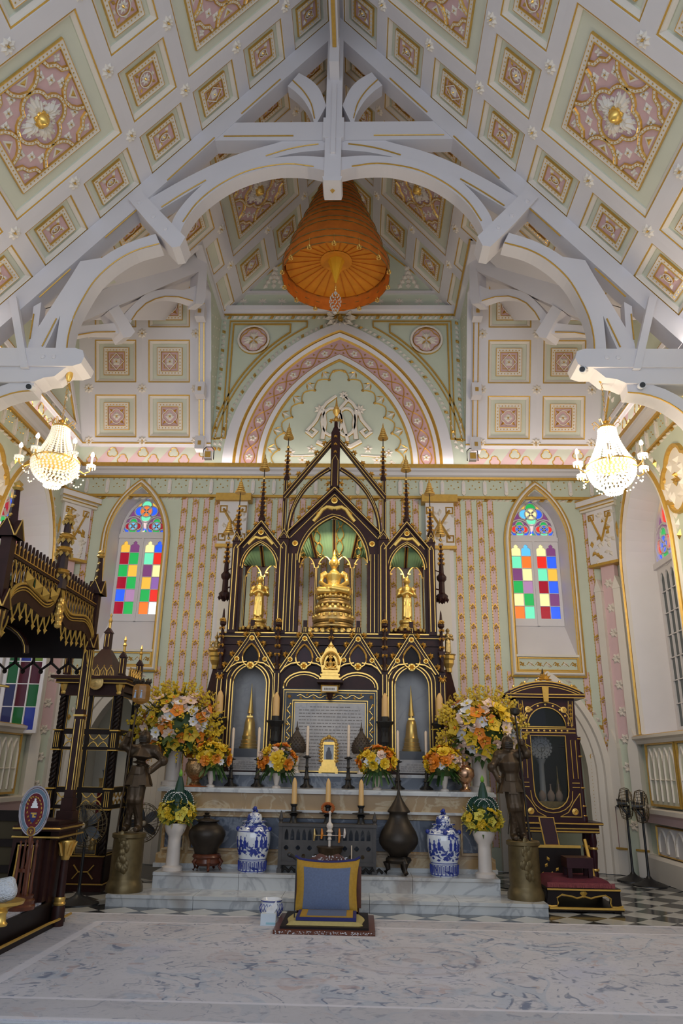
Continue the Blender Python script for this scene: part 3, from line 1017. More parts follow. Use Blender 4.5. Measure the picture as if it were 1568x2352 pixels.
for sx in (-1, 1):
  b.band([(sx * 2.3, 10.75), (sx * 0.1, 13.1)], [(-.06, 0), (-.06, .06), (.06, .06), (.06, 0)], BACK, [0, 0, 0])
  b.band([(sx * 2.02, 10.99), (sx * .05, 12.85)], [(-.014, 0), (0, .03), (.014, 0)], BACK, [1, 1])
b.build('gable_cornice', [WHITE, GOLDP], wall_gable)
for i in range(11):
  m = MB()
  cx = -2.05 + .41 * i
  for a in (PI / 2, PI / 2 + .8, PI / 2 - .8, PI / 2 + 1.6, PI / 2 - 1.6, -PI / 2):
    m.leaf((cx, 10.72), a, .11, .05, .03, 0, BACK)
  m.build('fleur_relief', CREAM, wall_gable)
for sx in (-1, 1):
  m = MB()
  cx = sx * 1.42
  for k in range(5):
    for dx in (-1, 0, 1):
      m.leaf((cx + dx * (.22 - .05 * k), 11.05 + .11 * k), PI / 2 + dx * .6, .17, .12, .05, 0, BACK)
  m.leaf((cx, 11.5), PI / 2, .22, .05, .04, 0, BACK)
  m.stud((cx, 11.25), .03, .07, 1, BACK)
  m.build('pediment_carving', [CREAM, GOLD], wall_gable)
m = MB()
for k in range(14):
  a = k * .47
  m.leaf((.0 + .12 * math.cos(a), 10.32 + .10 * math.sin(a)), a, .22, .12, .08, 0, BACK, .05)
m.stud((0, 10.32), .06, .18, 1, BACK, k=6)
m.build('arch_crown_carving', [CREAM, GOLD], wall_gable)

# ---- hammer-beam truss
TY = 8.74
def tp(pts):
  return [at(x, y, TY) for x, y in pts]
tr = thing('roof_truss', (0, YT, 6.4), 'white painted hammer-beam roof truss with gold edged braces', 'truss')
def both(name, poly, y0, y1, mats=WHITE, gold=None):
  """a timber and its mirror image on the other side of the king post"""
  for sx in (1, -1):
    b = MB()
    b.prism([(sx * x, z) for x, z in poly], y0, y1, 0)
    o = b.build(name, mats, tr)
    for g in (gold or []):
      gb = MB()
      gb.tube([(sx * x, y0 - .006, z) for x, z in g], .011, 5)
      gb.build('gold_edge', GOLDP, o)
gp = .44
both('principal_rafter', [(-5.0, ZE - .06), (-.02, ZE + 4.93 * tP), (-.02, ZE + 4.93 * tP - gp), (-5.0, ZE - gp - .06)], 8.72, 9.0,
   gold=[tp([(644, 185), (555, 264)]), tp([(493, 319), (385, 417)]), tp([(316, 484), (243, 548)]), tp([(163, 621), (92, 685)])])
both('hammer_beam', [(-5.05, 6.62), (-3.47, 6.62), (-3.36, 6.66), (-3.33, 6.76), (-3.36, 6.86), (-3.47, 6.90), (-5.05, 6.90)], 8.66, 9.06)
both('hammer_corbel', [(-5.05, 6.38), (-3.98, 6.40), (-3.86, 6.46), (-3.72, 6.48), (-3.60, 6.60), (-3.55, 6.63), (-5.05, 6.63)], 8.70, 9.02)
def ringpoly(cx, cz, r0, r1, a0, a1, n=10):
  o = [(cx + r1 * math.cos(a0 + (a1 - a0) * i / n), cz + r1 * math.sin(a0 + (a1 - a0) * i / n)) for i in range(n + 1)]
  i_ = [(cx + r0 * math.cos(a0 + (a1 - a0) * i / n), cz + r0 * math.sin(a0 + (a1 - a0) * i / n)) for i in range(n + 1)]
  return o + i_[::-1]
both('wall_brace', ringpoly(-4.0, 5.35, .92, 1.10, PI / 2, PI), 8.74, 9.0, gold=[[(-4.0 + .93 * math.cos(PI / 2 + i * .15), 5.35 + .93 * math.sin(PI / 2 + i * .15)) for i in range(11)]])
both('collar_beam', [(-2.12, 10.64), (0, 10.64), (0, 11.0), (-1.82, 11.0)], 8.735, 8.99, gold=[[(-1.7, 10.72), (-.62, 10.72)]])
def rib_poly(up, lo):
  return tp(sm(up) + sm(lo))
both('upper_brace', rib_poly([(686, 165), (715, 182), (735, 205), (749, 240)], [(722, 290), (716, 262), (700, 232), (680, 210), (660, 195)]), 8.76, 8.96, gold=[tp(sm([(672, 183), (696, 207), (714, 236), (722, 270)]))])
both('outer_arch_brace', rib_poly([(749, 316), (700, 313), (660, 319), (620, 330), (560, 347), (500, 370), (425, 407), (340, 455)], [(350, 492), (367, 480), (430, 442), (485, 410), (540, 386), (590, 368), (640, 357), (690, 347), (749, 342)]), 8.76, 8.96,
   gold=[tp(sm([(731, 329), (700, 333), (660, 341), (610, 356)])), tp(sm([(472, 412), (420, 442), (370, 474)]))])
both('inner_arch_brace', rib_poly([(749, 361), (690, 358), (640, 361), (590, 367), (540, 384), (485, 409), (440, 447), (405, 490), (388, 528)], [(412, 538), (425, 510), (450, 475), (490, 440), (540, 410), (590, 392), (640, 382), (700, 383), (749, 392)]), 8.74, 8.98,
   gold=[tp(sm([(720, 383), (660, 377), (590, 387), (540, 405), (490, 434), (450, 469), (420, 510)]))])
both('pendant_post', tp([(298, 466), (325, 445), (372, 495), (428, 553), (416, 574), (398, 577), (345, 522)]), 8.66, 9.04)
both('main_arch_brace', tp(sm([(368, 562), (311, 578), (264, 605), (221, 644), (193, 687), (171, 730), (159, 772), (155, 814)]) + [(126, 814), (131, 770), (138, 725), (118, 770), (96, 814), (60, 814)] + sm([(66, 787), (93, 743), (125, 693), (162, 636), (184, 600)]) + sm([(234, 592), (264, 573), (304, 554), (357, 537)])), 8.74, 8.98,
   gold=[tp(sm([(366, 560), (311, 576), (264, 602), (220, 642), (191, 686), (169, 730), (157, 772), (153, 806)])), tp([(130, 732), (97, 796)])])
both('iron_strap', tp([(27, 693), (44, 690), (71, 852), (54, 852)]), 8.64, 8.74)
both('strut', tp([(74, 700), (92, 690), (80, 792), (64, 792)]), 8.78, 8.94, gold=[tp([(75, 718), (66, 775)])])
b = MB()
b.box((-.125, 8.68, 9.86), (.125, 9.04, 12.9), 0)
b.prism([(-.15, 9.86), (.15, 9.86), (.13, 9.78), (-.13, 9.78)], 8.66, 9.06, 0)
b.box((-.035, 8.64, 10.3), (.035, 8.7, 11.7), 0)
b.box((-.16, 8.67, 10.62), (.16, 9.05, 11.02), 0)
b.stud((0, 8.86), .04, -.06, 1, lambda a, b_, h: (a, b_, 9.78 + h))
b.build('king_post', [WHITE, GOLD], tr)
for sx in (1, -1):   # bolts
  for x, z in ((-2.86, 9.38), (-2.62, 9.12), (-2.42, 8.9), (-3.75, 6.76), (-3.9, 6.76)):
    b = MB()
    b.lathe([(.035, 0), (.03, .02), (0, .025)], seg=8)
    o = ob('bolt', b.mesh('bolt', WHITE), tr, M=basis((sx * x, 8.66, z), (1, 0, 0), (0, 0, 1), (0, -1, 0)))

# ---- valley trusses of the side bays
for sx, nm in ((1, 'left'), (-1, 'right')):
  vt = thing('valley_truss', (sx * -4.9, 8.9, 6.9), 'white diagonal valley truss with a curved brace ' + ('above the dark canopied throne' if sx > 0 else 'above the wall clock cabinet'), 'truss')
  A, n2 = Vector((-4.95, 8.86, 0)), Vector((1, -1, 0)).normalized()
  tdir = Vector((1, 1, 0)).normalized()
  def vp(pts):
    out = []
    for x, y in pts:
      p = atp(x, y, A, n2)
      out.append(((p - A).dot(tdir), p.z))
    return out
  def beam(name, poly, th=.11, gold=None):
    b = MB()
    mp = lambda a, b_, h: (sx * (A.x + tdir.x * a + n2.x * h), A.y + tdir.y * a + n2.y * h, b_)
    b.plate(poly, [], -th, th, mp)
    o = b.build(name, WHITE, vt)
    if gold:
      g = MB(); g.tube([mp(a, b_, th + .005) for a, b_ in gold], .011, 5); g.build('gold_edge', GOLDP, o)
  beam('valley_rafter', vp([(168, 753), (261, 711), (324, 683), (406, 648), (448, 631), (467, 578), (390, 606), (288, 646), (222, 677), (150, 706)]), .13)
  beam('cheek_post', vp([(447, 632), (467, 578), (466, 640), (463, 690), (458, 705), (440, 704)]), .13)
  beam('arch_brace', vp(sm([(294, 747), (307, 724), (329, 704), (351, 693), (373, 687), (404, 688), (441, 699)]) + sm([(446, 660), (416, 671), (385, 669), (349, 673), (324, 684), (300, 705), (276, 731)])), .09, vp([(296, 740), (308, 722), (329, 702), (351, 691.5), (373, 686), (404, 687), (436, 696)]))
  beam('pendant_post', vp([(240, 722), (262, 710), (300, 770), (290, 782), (274, 784), (258, 752)]), .15)
  beam('lower_brace', vp([(150, 757), (256, 747), (270, 771), (211, 769), (150, 780)]), .09, vp([(165, 776), (211, 768), (258, 767)]))
  # long curved rib that follows the cheek down to the cornice
  rp = MB()
  pth = [(12.95 - s_ * cQ, 7.42 + s_ * sQ) for s_ in (2.7, 2.2, 1.6, 1.0, .5, .0)]
  for (y0, z0), (y1, z1) in zip(pth[:-1], pth[1:]):
    d = Vector((0, -sP, -cP))
    X0, X1 = sx * -2.68, sx * -2.58
    off = .10
    v = [(X0, y0, z0), (X1, y0, z0), (X1, y0 - sQ * off, z0 - cQ * off), (X0, y0 - sQ * off, z0 - cQ * off), (X0, y1, z1), (X1, y1, z1), (X1, y1 - sQ * off, z1 - cQ * off), (X0, y1 - sQ * off, z1 - cQ * off)]
    rp.add(v, [(3, 2, 6, 7), (0, 3, 7, 4), (1, 2, 6, 5), (0, 1, 2, 3), (4, 5, 6, 7)], 0)
  for q in (-2.675, -2.585):
    rp.tube([(sx * q, y - sQ * .105, z - cQ * .105) for y, z in pth], .012, 5, 1)
  for s_ in (1.15, .12, 2.62):
    y, z = 12.95 - s_ * cQ, 7.42 + s_ * sQ
    rp.box((sx * -2.63 - .09, y - .22, z - .32), (sx * -2.63 + .09, y - .02, z - .05), 0)
    rp.box((sx * -2.63 - .03, y - .235, z - .24), (sx * -2.63 + .03, y - .22, z - .16), 1)
  rp.build('wall_rib', [WHITE, GOLD], vt)

# ---- stained glass
def paneM(name, col, e):
  return mat(name, tuple(v * .25 for v in col), .12, var=0, emit=col, estr=e, spec=.6)
PC = {'am': paneM('amber_glass', (.95, .55, .07), .85), 'pu': paneM('purple_glass', (.28, .08, .26), .6), 'ye': paneM('yellow_glass', (1.0, .86, .38), 1.0), 'bl': paneM('blue_glass', (.03, .13, .95), .9),
   'dr': paneM('ruby_glass', (.42, .005, .03), .75), 'gr': paneM('green_glass', (.02, .52, .11), .75), 'mi': paneM('mint_glass', (.18, .86, .52), .9), 're': paneM('red_glass', (.9, .03, .02), .85),
   'vi': paneM('violet_glass', (.34, .16, .52), .7), 'ma': paneM('mauve_glass', (.52, .28, .52), .7), 'or': paneM('orange_glass', (1.0, .20, .03), .95), 'wh': paneM('white_glass', (1, 1, 1), 1.1), 'cy': paneM('cyan_glass', (.12, .55, 1.0), .95),
   'dk': paneM('dark_pane', (.05, .06, .055), .35), 'dg': paneM('dim_green_pane', (.0, .07, .012), .5), 'dd': paneM('dim_red_pane', (.05, .0, .008), .5), 'db': paneM('dim_blue_pane', (.01, .02, .16), .6), 'dy': paneM('dim_lime_pane', (.10, .16, .02), .6), 'db2': paneM('indigo_pane', (.01, .012, .06), .5)}
LW = ['am pu ye bl', 'dr gr mi re', 'gr am pu ye', 'dr gr am vi', 'bl ma gr re', 'dr gr or wh']
RW = ['ye cy ye pu', 'mi or re bl', 'pu ye mi am', 'gr ma dr bl', 'ye gr ye pu', 'or mi dr bl']
def poly_pane(name, poly, h, mp, m, par, th=.012):
  b = MB()
  b.plate(poly, [], h - th, h, mp)
  return b.build(name, m, par)
def tracery(win, mp, cx, hw, zb, za, h, tones):
  """two small and one large quatrefoil of coloured glass under a pointed head"""
  full = arch(cx, hw, None, zb, za, 12)
  H = za - zb
  # filler panes by region
  reg = [('bl', clip(full, 0, 1, za - H * .16)), ('am', clip(clip(full, 0, -1, -(za - H * .16)), 0, 1, za - H * .34)), ('pu', clip(clip(full, 0, -1, -(za - H * .34)), 0, 1, za - H * .72)),
     ('bl', clip(clip(full, 0, -1, -(za - H * .72)), 0, 1, zb + .002))]
  for m_, pl in reg:
    if len(pl) > 2: poly_pane('pane', pl, h - .02, mp, PC[m_], win)
  fr = MB()
  def quad(x, z, r, cc, lobes):
    d = r * .52
    for k, lm in enumerate(lobes):
      a = PI / 2 + k * PI / 2
      q = circ(x + d * math.cos(a), z + d * math.sin(a), r * .43, 12)
      poly_pane('pane', q, h - .008, mp, PC[lm], win)
      fr.band(q, [(-.012, h - .02), (-.01, h + .02), (.01, h + .02), (.012, h - .02)], mp, [0, 0, 0], closed=True)
    q = circ(x, z, r * .48, 16)
    poly_pane('pane', q, h + .004, mp, PC[cc], win)
    fr.band(q, [(-.012, h - .02), (-.01, h + .03), (.01, h + .03), (.012, h - .02)], mp, [0, 0, 0], closed=True)
  quad(cx, zb + H * .60, hw * .52, tones[0], tones[1])
  for sx in (-1, 1):
    quad(cx + sx * hw * .50, zb + H * .215, hw * .37, tones[2], tones[3])
    fr.band(circ(cx + sx * hw * .50, zb + H * .215, hw * .42, 16), [(-.014, h - .02), (-.012, h + .025), (.012, h + .025), (.014, h - .02)], mp, [0, 0, 0], closed=True)
  q = [(cx - hw * .16, zb + H * .36), (cx + hw * .16, zb + H * .36), (cx, zb + H * .14)]
  poly_pane('pane', q[::-1], h - .006, mp, MT['pale_pane'], win)
  q = [(cx - hw * .22, zb + .02), (cx, zb + .02), (cx, zb + H * .13)]
  poly_pane('pane', q, h - .006, mp, PC['ye'], win)
  q = [(cx + hw * .22, zb + .02), (cx, zb + H * .13), (cx, zb + .02)]
  poly_pane('pane', q, h - .006, mp, PC['gr'], win)
  fr.band(full, [(-.05, h - .03), (-.05, h + .03), (.0, h + .03), (.012, h - .03)], mp, [0, 0, 0], closed=True)
  fr.build('tracery', PLASTER, win)
paneM('pale_pane', (.95, .72, .72), .8)
def moulding(mp, outer, par, name='window_moulding'):
  b = MB()
  b.band(outer, [(.0, 0), (.0, .05), (-.03, .06), (-.045, .09), (-.09, .09), (-.10, .06), (-.12, .06), (-.125, .0)], mp, [0, 1, 1, 0, 1, 1, 0], closed=False)
  return b.build(name, [CREAM, GOLDP], par)
for wi, (sx, tab, tones) in enumerate(((-1, LW, ('or', ('mi', 'bl', 'mi', 'bl'), 'cy', ('gr', 'dr', 'gr', 'dr'))), (1, RW, ('ye', ('gr', 'cy', 'mi', 'bl'), 'bl', ('gr', 're', 'mi', 're'))))):
  win = setting('window_%d' % (wi + 1), (0, 0, 0), 'pointed stained glass window in the end wall')
  cx, h = sx * WX, -.46
  inner = arch(cx, .47, 4.05, 5.70, 6.53, 10)
  outerp = arch(cx, .52, WZ0, WZS, WZA + .0, 10)
  b = MB()   # splayed reveal
  n = len(inner)
  b.add([BACK(x, z, 0) for x, z in outerp] + [BACK(x, z, h - .02) for x, z in inner], [(i, i + 1, i + 1 + n, i + n) for i in range(n - 1)] + [(n - 1, 0, n, 2 * n - 1)])
  b.build('reveal', PLASTER, win)
  ol = arch(cx, .645, 3.05, 5.45, 6.70, 12)
  b = MB()
  pl = [(x, z) for x, z in ol]
  b.band(pl, [(0, 0), (0, .05), (-.03, .06), (-.05, .09), (-.075, .09), (-.08, .07), (-.10, .07), (-.105, .05), (-.125, .04), (-.13, -.02)][:], BACK, [1, 1, 0, 0, 1, 1, 0, 1, 0], closed=True)
  b.build('window_moulding', [CREAM, GOLDP], win)
  # painted apron under the sill
  b = MB()
  b.box((cx - .54, D - .02, 3.14), (cx + .54, D + .02, 3.42), 0)
  b.box((cx - .54, D - .05, 3.40), (cx + .54, D + .1, 3.44), 1)
  b.band(rect(cx - .51, 3.17, cx + .51, 3.38), [(-.012, .02), (-.012, .035), (.012, .035), (.012, .02)], BACK, [2, 2, 2], closed=True)
  for k in range(-3, 4):
    x = cx + k * .15
    b.band([(x - .07, 3.26), (x - .03, 3.31), (x + .02, 3.27), (x + .06, 3.24)], [(-.006, .02), (0, .03), (.006, .02)], BACK, [2, 2])
    for q in range(4):
      b.leaf((x, 3.275), q * 1.57 + .5, .05, .035, .012, 1 if k % 2 == 0 else 2, BACK, .02)
  b.build('painted_apron', [GREEN, CREAM, GOLDP], win)
  # sashes
  g0, g1, zb, zt = cx - .42, cx + .42, 4.12, 5.60
  fr = MB()
  hl = []
  for sxx in (0, 1):
    x0 = g0 + sxx * .47
    pw, ph = .37 / 2, 1.44 / 6
    for r_ in range(6):
      for c in range(2):
        a0, z1 = x0 + c * pw + .006, zt - r_ * ph - .006
        a1, z0 = x0 + (c + 1) * pw - .006, zt - (r_ + 1) * ph + .006
        if r_ == 0:
          m2 = (a0 + a1) / 2
          pl = [(a0, z0), (a1, z0), (a1, z1 - .10), (a1 - .03, z1 - .07), (m2 + .035, z1 - .07), (m2 + .04, z1 - .035), (m2, z1), (m2 - .04, z1 - .035), (m2 - .035, z1 - .07), (a0 + .03, z1 - .07), (a0, z1 - .10)]
        else:
          pl = rect(a0, z0, a1, z1)
        hl.append(pl)
        poly_pane('pane', pl, h - .01, BACK, PC[tab[r_].split()[sxx * 2 + c]], win)
  fr.plate(rect(cx - .47, 4.03, cx + .47, 5.66), hl, h - .03, h + .02, BACK)
  fr.box((cx - .47, D - h - .05, 5.64), (cx + .47, D - h + .03, 5.72))
  fr.box((cx - .018, D - h - .045, 4.03), (cx + .018, D - h + .02, 5.66))
  fr.build('window_frame', PLASTER, win)
  tracery(win, BACK, cx, .46, 5.72, 6.52, h, tones)

# ---- tall side windows with deep reveals
def side_window(i, mp, sg, tones):
  win = setting('window_%d' % i, (0, 0, 0), 'tall pointed window with a deep splayed reveal in the side wall')
  cy = 11.36
  o = arch(cy, 1.0, 2.1, 4.75, 6.28, 10)
  inn = arch(cy, .86, 2.15, 4.75, 6.1, 10)
  n = len(o)
  b = MB()
  dp = -.50
  b.add([mp(x, z, 0) for x, z in o] + [mp(x, z, dp) for x, z in inn], [(k, k + 1, k + 1 + n, k + n) for k in range(n - 1)] + [(n - 1, 0, n, 2 * n - 1)])
  b.build('reveal', PLASTER, win)
  m = MB()
  ol = arch(cy, 1.13, 2.1, 4.72, 6.46, 14)
  m.band(ol, [(0, 0), (0, .05), (-.03, .06), (-.045, .09), (-.08, .09), (-.09, .06), (-.12, .06), (-.13, 0)], mp, [0, 1, 1, 0, 1, 1, 0])
  m.build('window_moulding', [CREAM, GOLDP], win)
  r_ = MB()
  for k, (p, a) in enumerate(resample([q for q in arch(cy, 1.22, 2.1, 4.75, 6.60, 14) if q[1] > 4.6], .16)):
    ca, sa = math.cos(a), math.sin(a)
    q = [(-.06, -.04), (.04, -.04), (.08, .04), (-.02, .04)]
    r_.add([mp(p[0] + x * ca - y * sa, p[1] + x * sa + y * ca, 0) for x, y in q] + [mp(p[0], p[1], .05)], [(0, 1, 4), (1, 2, 4), (2, 3, 4), (3, 0, 4)], 1 if k % 3 == 0 else 0)
  r_.build('rope_moulding', [CREAM, GOLD], win)
  tracery(win, mp, cy, .84, 4.85, 6.08, dp + .03, tones)
  return win, cy, dp
wr, cy, dp = side_window(3, MPR, 1, ('bl', ('gr', 'bl', 'gr', 're'), 'bl', ('gr', 're', 'gr', 're')))
fr, hl = MB(), []
for c in range(8):
  for r_ in range(7):
    y0 = cy - .80 + c * .2 + (0 if c < 4 else .0)
    z1 = 4.72 - r_ * .36
    pl = rect(y0 + .012, z1 - .345, y0 + .185, z1) if r_ else [(y0 + .012, z1 - .345), (y0 + .185, z1 - .345), (y0 + .185, z1 - .14), (y0 + .15, z1 - .05), (y0 + .1, z1 - .02), (y0 + .05, z1 - .05), (y0 + .012, z1 - .14)]
    hl.append(pl)
    poly_pane('pane', pl, dp + .01, MPR, PC['dk'], wr)
fr.plate(rect(cy - .86, 2.14, cy + .86, 4.86), hl, dp, dp + .04, MPR)
fr.box((HWALL - dp - .07, cy - .03, 2.14), (HWALL - dp, cy + .03, 4.86))
fr.box((HWALL - dp - .09, cy - .88, 4.78), (HWALL - dp, cy + .88, 4.88))
fr.build('window_frame', PLASTER, wr)
wl, cy, dp = side_window(4, MPL, -1, ('dr', ('gr', 'bl', 'gr', 'bl'), 'gr', ('mi', 're', 'gr', 're')))
fr = MB()
fr.plate(rect(cy - .86, 2.14, cy + .86, 4.86), [rect(cy - .78, 2.25, cy - .05, 4.75), rect(cy + .05, 2.25, cy + .78, 4.75)], dp, dp + .04, MPL)
fr.build('window_frame', PLASTER, wl)
# the casement of this window stands open into the room, its dim panes facing the nave
YS = 12.20
x0, z0 = at(48, 1700, YS)
x1, z1 = at(132, 1700, YS)
ztop = 4.72
fr, hl = MB(), []
cols = ['db2 dg db', 'db2 dd dg', 'dg dd dd', 'dg db dy', 'dd dd dd', 'db dg dd', 'dd db2 dg']
xl, xr, zbot = -5.42, -4.74, 2.0
pw = (xr - xl - .10) / 3
for r_ in range(7):
  for c in range(3):
    a0, zt_ = xl + .05 + c * pw + .01, 4.55 - r_ * .365
    pl = rect(a0, zt_ - .35, a0 + pw - .02, zt_)
    hl.append(pl)
    poly_pane('pane', pl, 0, lambda a, b_, hh: (a, YS - hh, b_), PC[cols[6 - r_ if r_ > 3 else r_].split()[c]], wl)
fr.plate(rect(xl, 1.96, xr, 4.66), hl, -.02, .025, lambda a, b_, hh: (a, YS - hh, b_))
fr.build('open_casement', PLASTER, wl)
fr, hl = MB(), []
xl2, xr2 = -6.1, -5.45
for r_ in range(7):
  for c in range(3):
    a0, zt_ = xl2 + .05 + c * pw, 4.55 - r_ * .365
    pl = rect(a0, zt_ - .35, a0 + pw - .03, zt_)
    hl.append(pl)
    poly_pane('pane', pl, 0, lambda a, b_, hh: (a, YS - hh - .05, b_), PC[('dg', 'dd', 'dg')[(r_ + c) % 3]], wl)
fr.plate(rect(xl2, 1.96, xr2, 4.66), hl, -.02, .025, lambda a, b_, hh: (a, YS - hh - .05, b_))
fr.build('open_casement', PLASTER, wl)

# ---- dado, sill rails and lancet panelling of the side walls
for nm, mp, wall, sg in (('left', MPL, wall_left, -1), ('right', MPR, wall_right, 1)):
  b = MB()
  b.band([(6.0, 2.0), (13.0, 2.0)], [(-.05, 0), (-.05, .10), (0, .12), (.03, .16), (.07, .16), (.09, .10), (.10, 0)], mp, [0, 0, 0, 0, 1, 0])
  b.band([(6.0, .92), (13.0, .92)], [(-.12, 0), (-.12, .12), (-.02, .14), (.02, .18), (.08, .18), (.10, 0)], mp, [2, 2, 2, 0, 0])
  b.band([(6.0, .08), (13.0, .08)], [(-.08, 0), (-.08, .14), (.22, .14), (.26, .10), (.26, 0)], mp, [0, 0, 0, 0])
  b.build('dado_rail', [CREAM, GOLDP, PINKL], wall)
  for k in range(4):
    a0 = 12.2 - k * 1.18
    p = MB()
    p.box(tuple(mp(a0 - 1.05, 1.07, 0)), tuple(mp(a0, 1.93, .06)), 1)
    for c in range(5):
      ca = a0 - .12 - c * .20
      p.band(arch(ca, .095, 1.12, 1.62, 1.86, 5), [(-.012, .06), (-.01, .085), (.01, .085), (.012, .06)], mp, [0, 0, 0])
      p.band([(ca - .09, 1.42), (ca + .09, 1.42)], [(-.01, .06), (0, .08), (.01, .06)], mp, [0, 0])
    p.band(rect(a0 - 1.07, 1.06, a0 + .02, 1.94), [(-.015, .06), (-.015, .09), (.015, .09), (.015, .06)], mp, [2, 2, 2], closed=True)
    p.build('lancet_panel', [CREAM, GREENF, GOLDP], wall)
    q = MB()
    q.box(tuple(mp(a0 - 1.05, .36, 0)), tuple(mp(a0, .76, .05)), 1)
    for c in range(3):
      ca = a0 - .2 - c * .32
      q.band(arch(ca, .14, .40, .52, .72, 5), [(-.012, .05), (-.01, .075), (.01, .075), (.012, .05)], mp, [0, 0, 0])
    q.band(rect(a0 - 1.05, .36, a0, .76), [(-.012, .05), (0, .075), (.012, .05)], mp, [2, 2], closed=True)
    q.build('lower_panel', [CREAM, PLASTER, GOLDP], wall)

# ---- clustered pilasters in the corners, with carved capitals
for sx in (-1, 1):
  pil = setting('trim_%d' % (1 if sx < 0 else 2), (sx * 4.7, 12.85, 0), 'clustered corner pilaster with a pink niche and carved capital')
  A0, B0 = Vector((sx * 4.72, 12.985, 0)), Vector((sx * 5.04, 12.60, 0))
  dr = (B0 - A0).normalized(); nm = Vector((-sx * abs(dr.y), -abs(dr.x), 0)); LN = (B0 - A0).length
  dm_ = lambda a, b_, h: tuple(A0 + dr * a + nm * h + Vector((0, 0, b_)))
  def dbox(b, a0, a1, z0, z1, h, mi):
    v = [dm_(a, z, hh) for hh in (-.1, h) for a, z in ((a0, z0), (a1, z0), (a1, z1), (a0, z1))]
    b.add(v, [(4, 5, 6, 7), (0, 1, 5, 4), (1, 2, 6, 5), (2, 3, 7, 6), (3, 0, 4, 7)], mi)
  b = MB()
  dbox(b, .12, LN - .12, 2.05, 5.05, .02, 0)
  dbox(b, .12, LN - .12, 0, 2.05, .02, 3)
  for a0, a1 in ((.0, .13), (LN - .14, LN)):
    dbox(b, a0, a1, 0, 4.55, .10, 1)
    am = (a0 + a1) / 2
    v = [dm_(a, z, hh) for hh in (-.05, .11) for a, z in ((a0 - .01, 4.55), (a1 + .01, 4.55), (am, 4.78))]
    b.add(v, [(3, 4, 5), (0, 1, 4, 3), (1, 2, 5, 4), (2, 0, 3, 5)], 1)
    dbox(b, a0 - .02, a1 + .02, 1.0, 1.9, .14, 1)
    v = [dm_(a, z, hh) for hh in (-.05, .14) for a, z in ((a0 - .02, 1.9), (a1 + .02, 1.9), (am, 2.2))]
    b.add(v, [(3, 4, 5), (0, 1, 4, 3), (1, 2, 5, 4), (2, 0, 3, 5)], 1)
    dbox(b, a0 - .03, a1 + .03, 0, .35, .16, 1)
    b.tube([dm_(a0 - .04, .38, .16), dm_(a1 + .04, .38, .16)], .018, 5, 2)
  b.build('shaft', [PINKL, CREAM, GOLDP, GREEN], pil)
  for k in range(10):
    f = MB()
    for q in range(6):
      f.leaf((LN * .5, .72 + k * .44), q * PI / 3, .10, .075, .05, 0, dm_, .02)
    f.build('applied_flower', CREAM, pil)
  cp = MB()
  dbox(cp, -.02, LN + .02, 5.05, 6.05, .10, 0); dbox(cp, -.10, LN + .10, 6.05, 6.14, .16, 2); dbox(cp, -.14, LN + .14, 6.14, 6.27, .22, 0); dbox(cp, -.05, LN + .05, 5.0, 5.05, .13, 1)
  for z, h in ((6.10, .165), (6.27, .225), (6.15, .225)): cp.tube([dm_(-.14 if h > .2 else -.1, z, h), dm_(LN + (.14 if h > .2 else .1), z, h)], .012, 5, 1)
  for k in range(30):
    cp.leaf((random.uniform(.04, LN - .04), random.uniform(5.12, 5.98)), random.random() * 6.28, .13, .08, .05, 2 if k % 4 else 1, dm_, .10)
  cp.band([(.06, 5.95), (LN / 2, 5.45), (LN - .06, 5.95)], [(-.02, .1), (0, .14), (.02, .1)], dm_, [1, 1])
  for a in (.08, LN - .08): cp.band(rect(a - .05, 5.88, a + .05, 5.98), [(-.012, .1), (0, .13), (.012, .1)], dm_, [1, 1], closed=True)
  cp.build('carved_capital', [PLASTER, GOLDP, CREAM], pil)
  ft = MB()   # oval leaf panel beside the window on the side wall
  mp = MPR if sx > 0 else MPL
  q = [(x, z * 1.6) for x, z in circ(0, 0, .16, 16)]
  ft.band([(12.72 + x, 5.62 + z) for x, z in q], [(-.02, 0), (-.015, .04), (.015, .04), (.02, 0)], mp, [1, 0, 1], closed=True)
  for k in range(10):
    ft.leaf((12.72 + random.uniform(-.08, .08), 5.62 + random.uniform(-.18, .18)), random.random() * 6, .12, .08, .05, 0, mp)
  ft.build('oval_relief', [CREAM, GOLD], wall_right if sx > 0 else wall_left)
  md = MB()   # big quatrefoil medallion high on the side wall
  md.add([mp(*p, .01) for p in quatrefoil(9.95, 5.55, .5, 8)], [tuple(range(32))], 0)
  md.band(quatrefoil(9.95, 5.55, .5, 8), [(-.03, 0), (-.02, .06), (.02, .06), (.03, .01)], mp, [1, 1, 1], closed=True)
  for k in range(20):
    a = k * .7
    md.leaf((9.95 + .22 * math.cos(a), 5.55 + .24 * math.sin(a)), a * 2, .18, .10, .06, 0, mp, .01)
  for k in range(5):
    md.leaf((9.95, 5.55), k * 1.256, .12, .07, .06, 2, mp, .02)
  md.build('medallion', [CREAM, GOLDP, GOLD], wall_right if sx > 0 else wall_left)
  # pilaster heads behind the shrine
  c2 = MB()
  X = sx * 1.92
  c2.box((X - .26, 12.84, 5.35), (X + .26, 13.0, 6.2), 0)
  c2.box((X - .33, 12.76, 6.2), (X + .33, 13.0, 6.34), 1)
  c2.box((X - .29, 12.80, 5.30), (X + .29, 13.0, 5.36), 1)
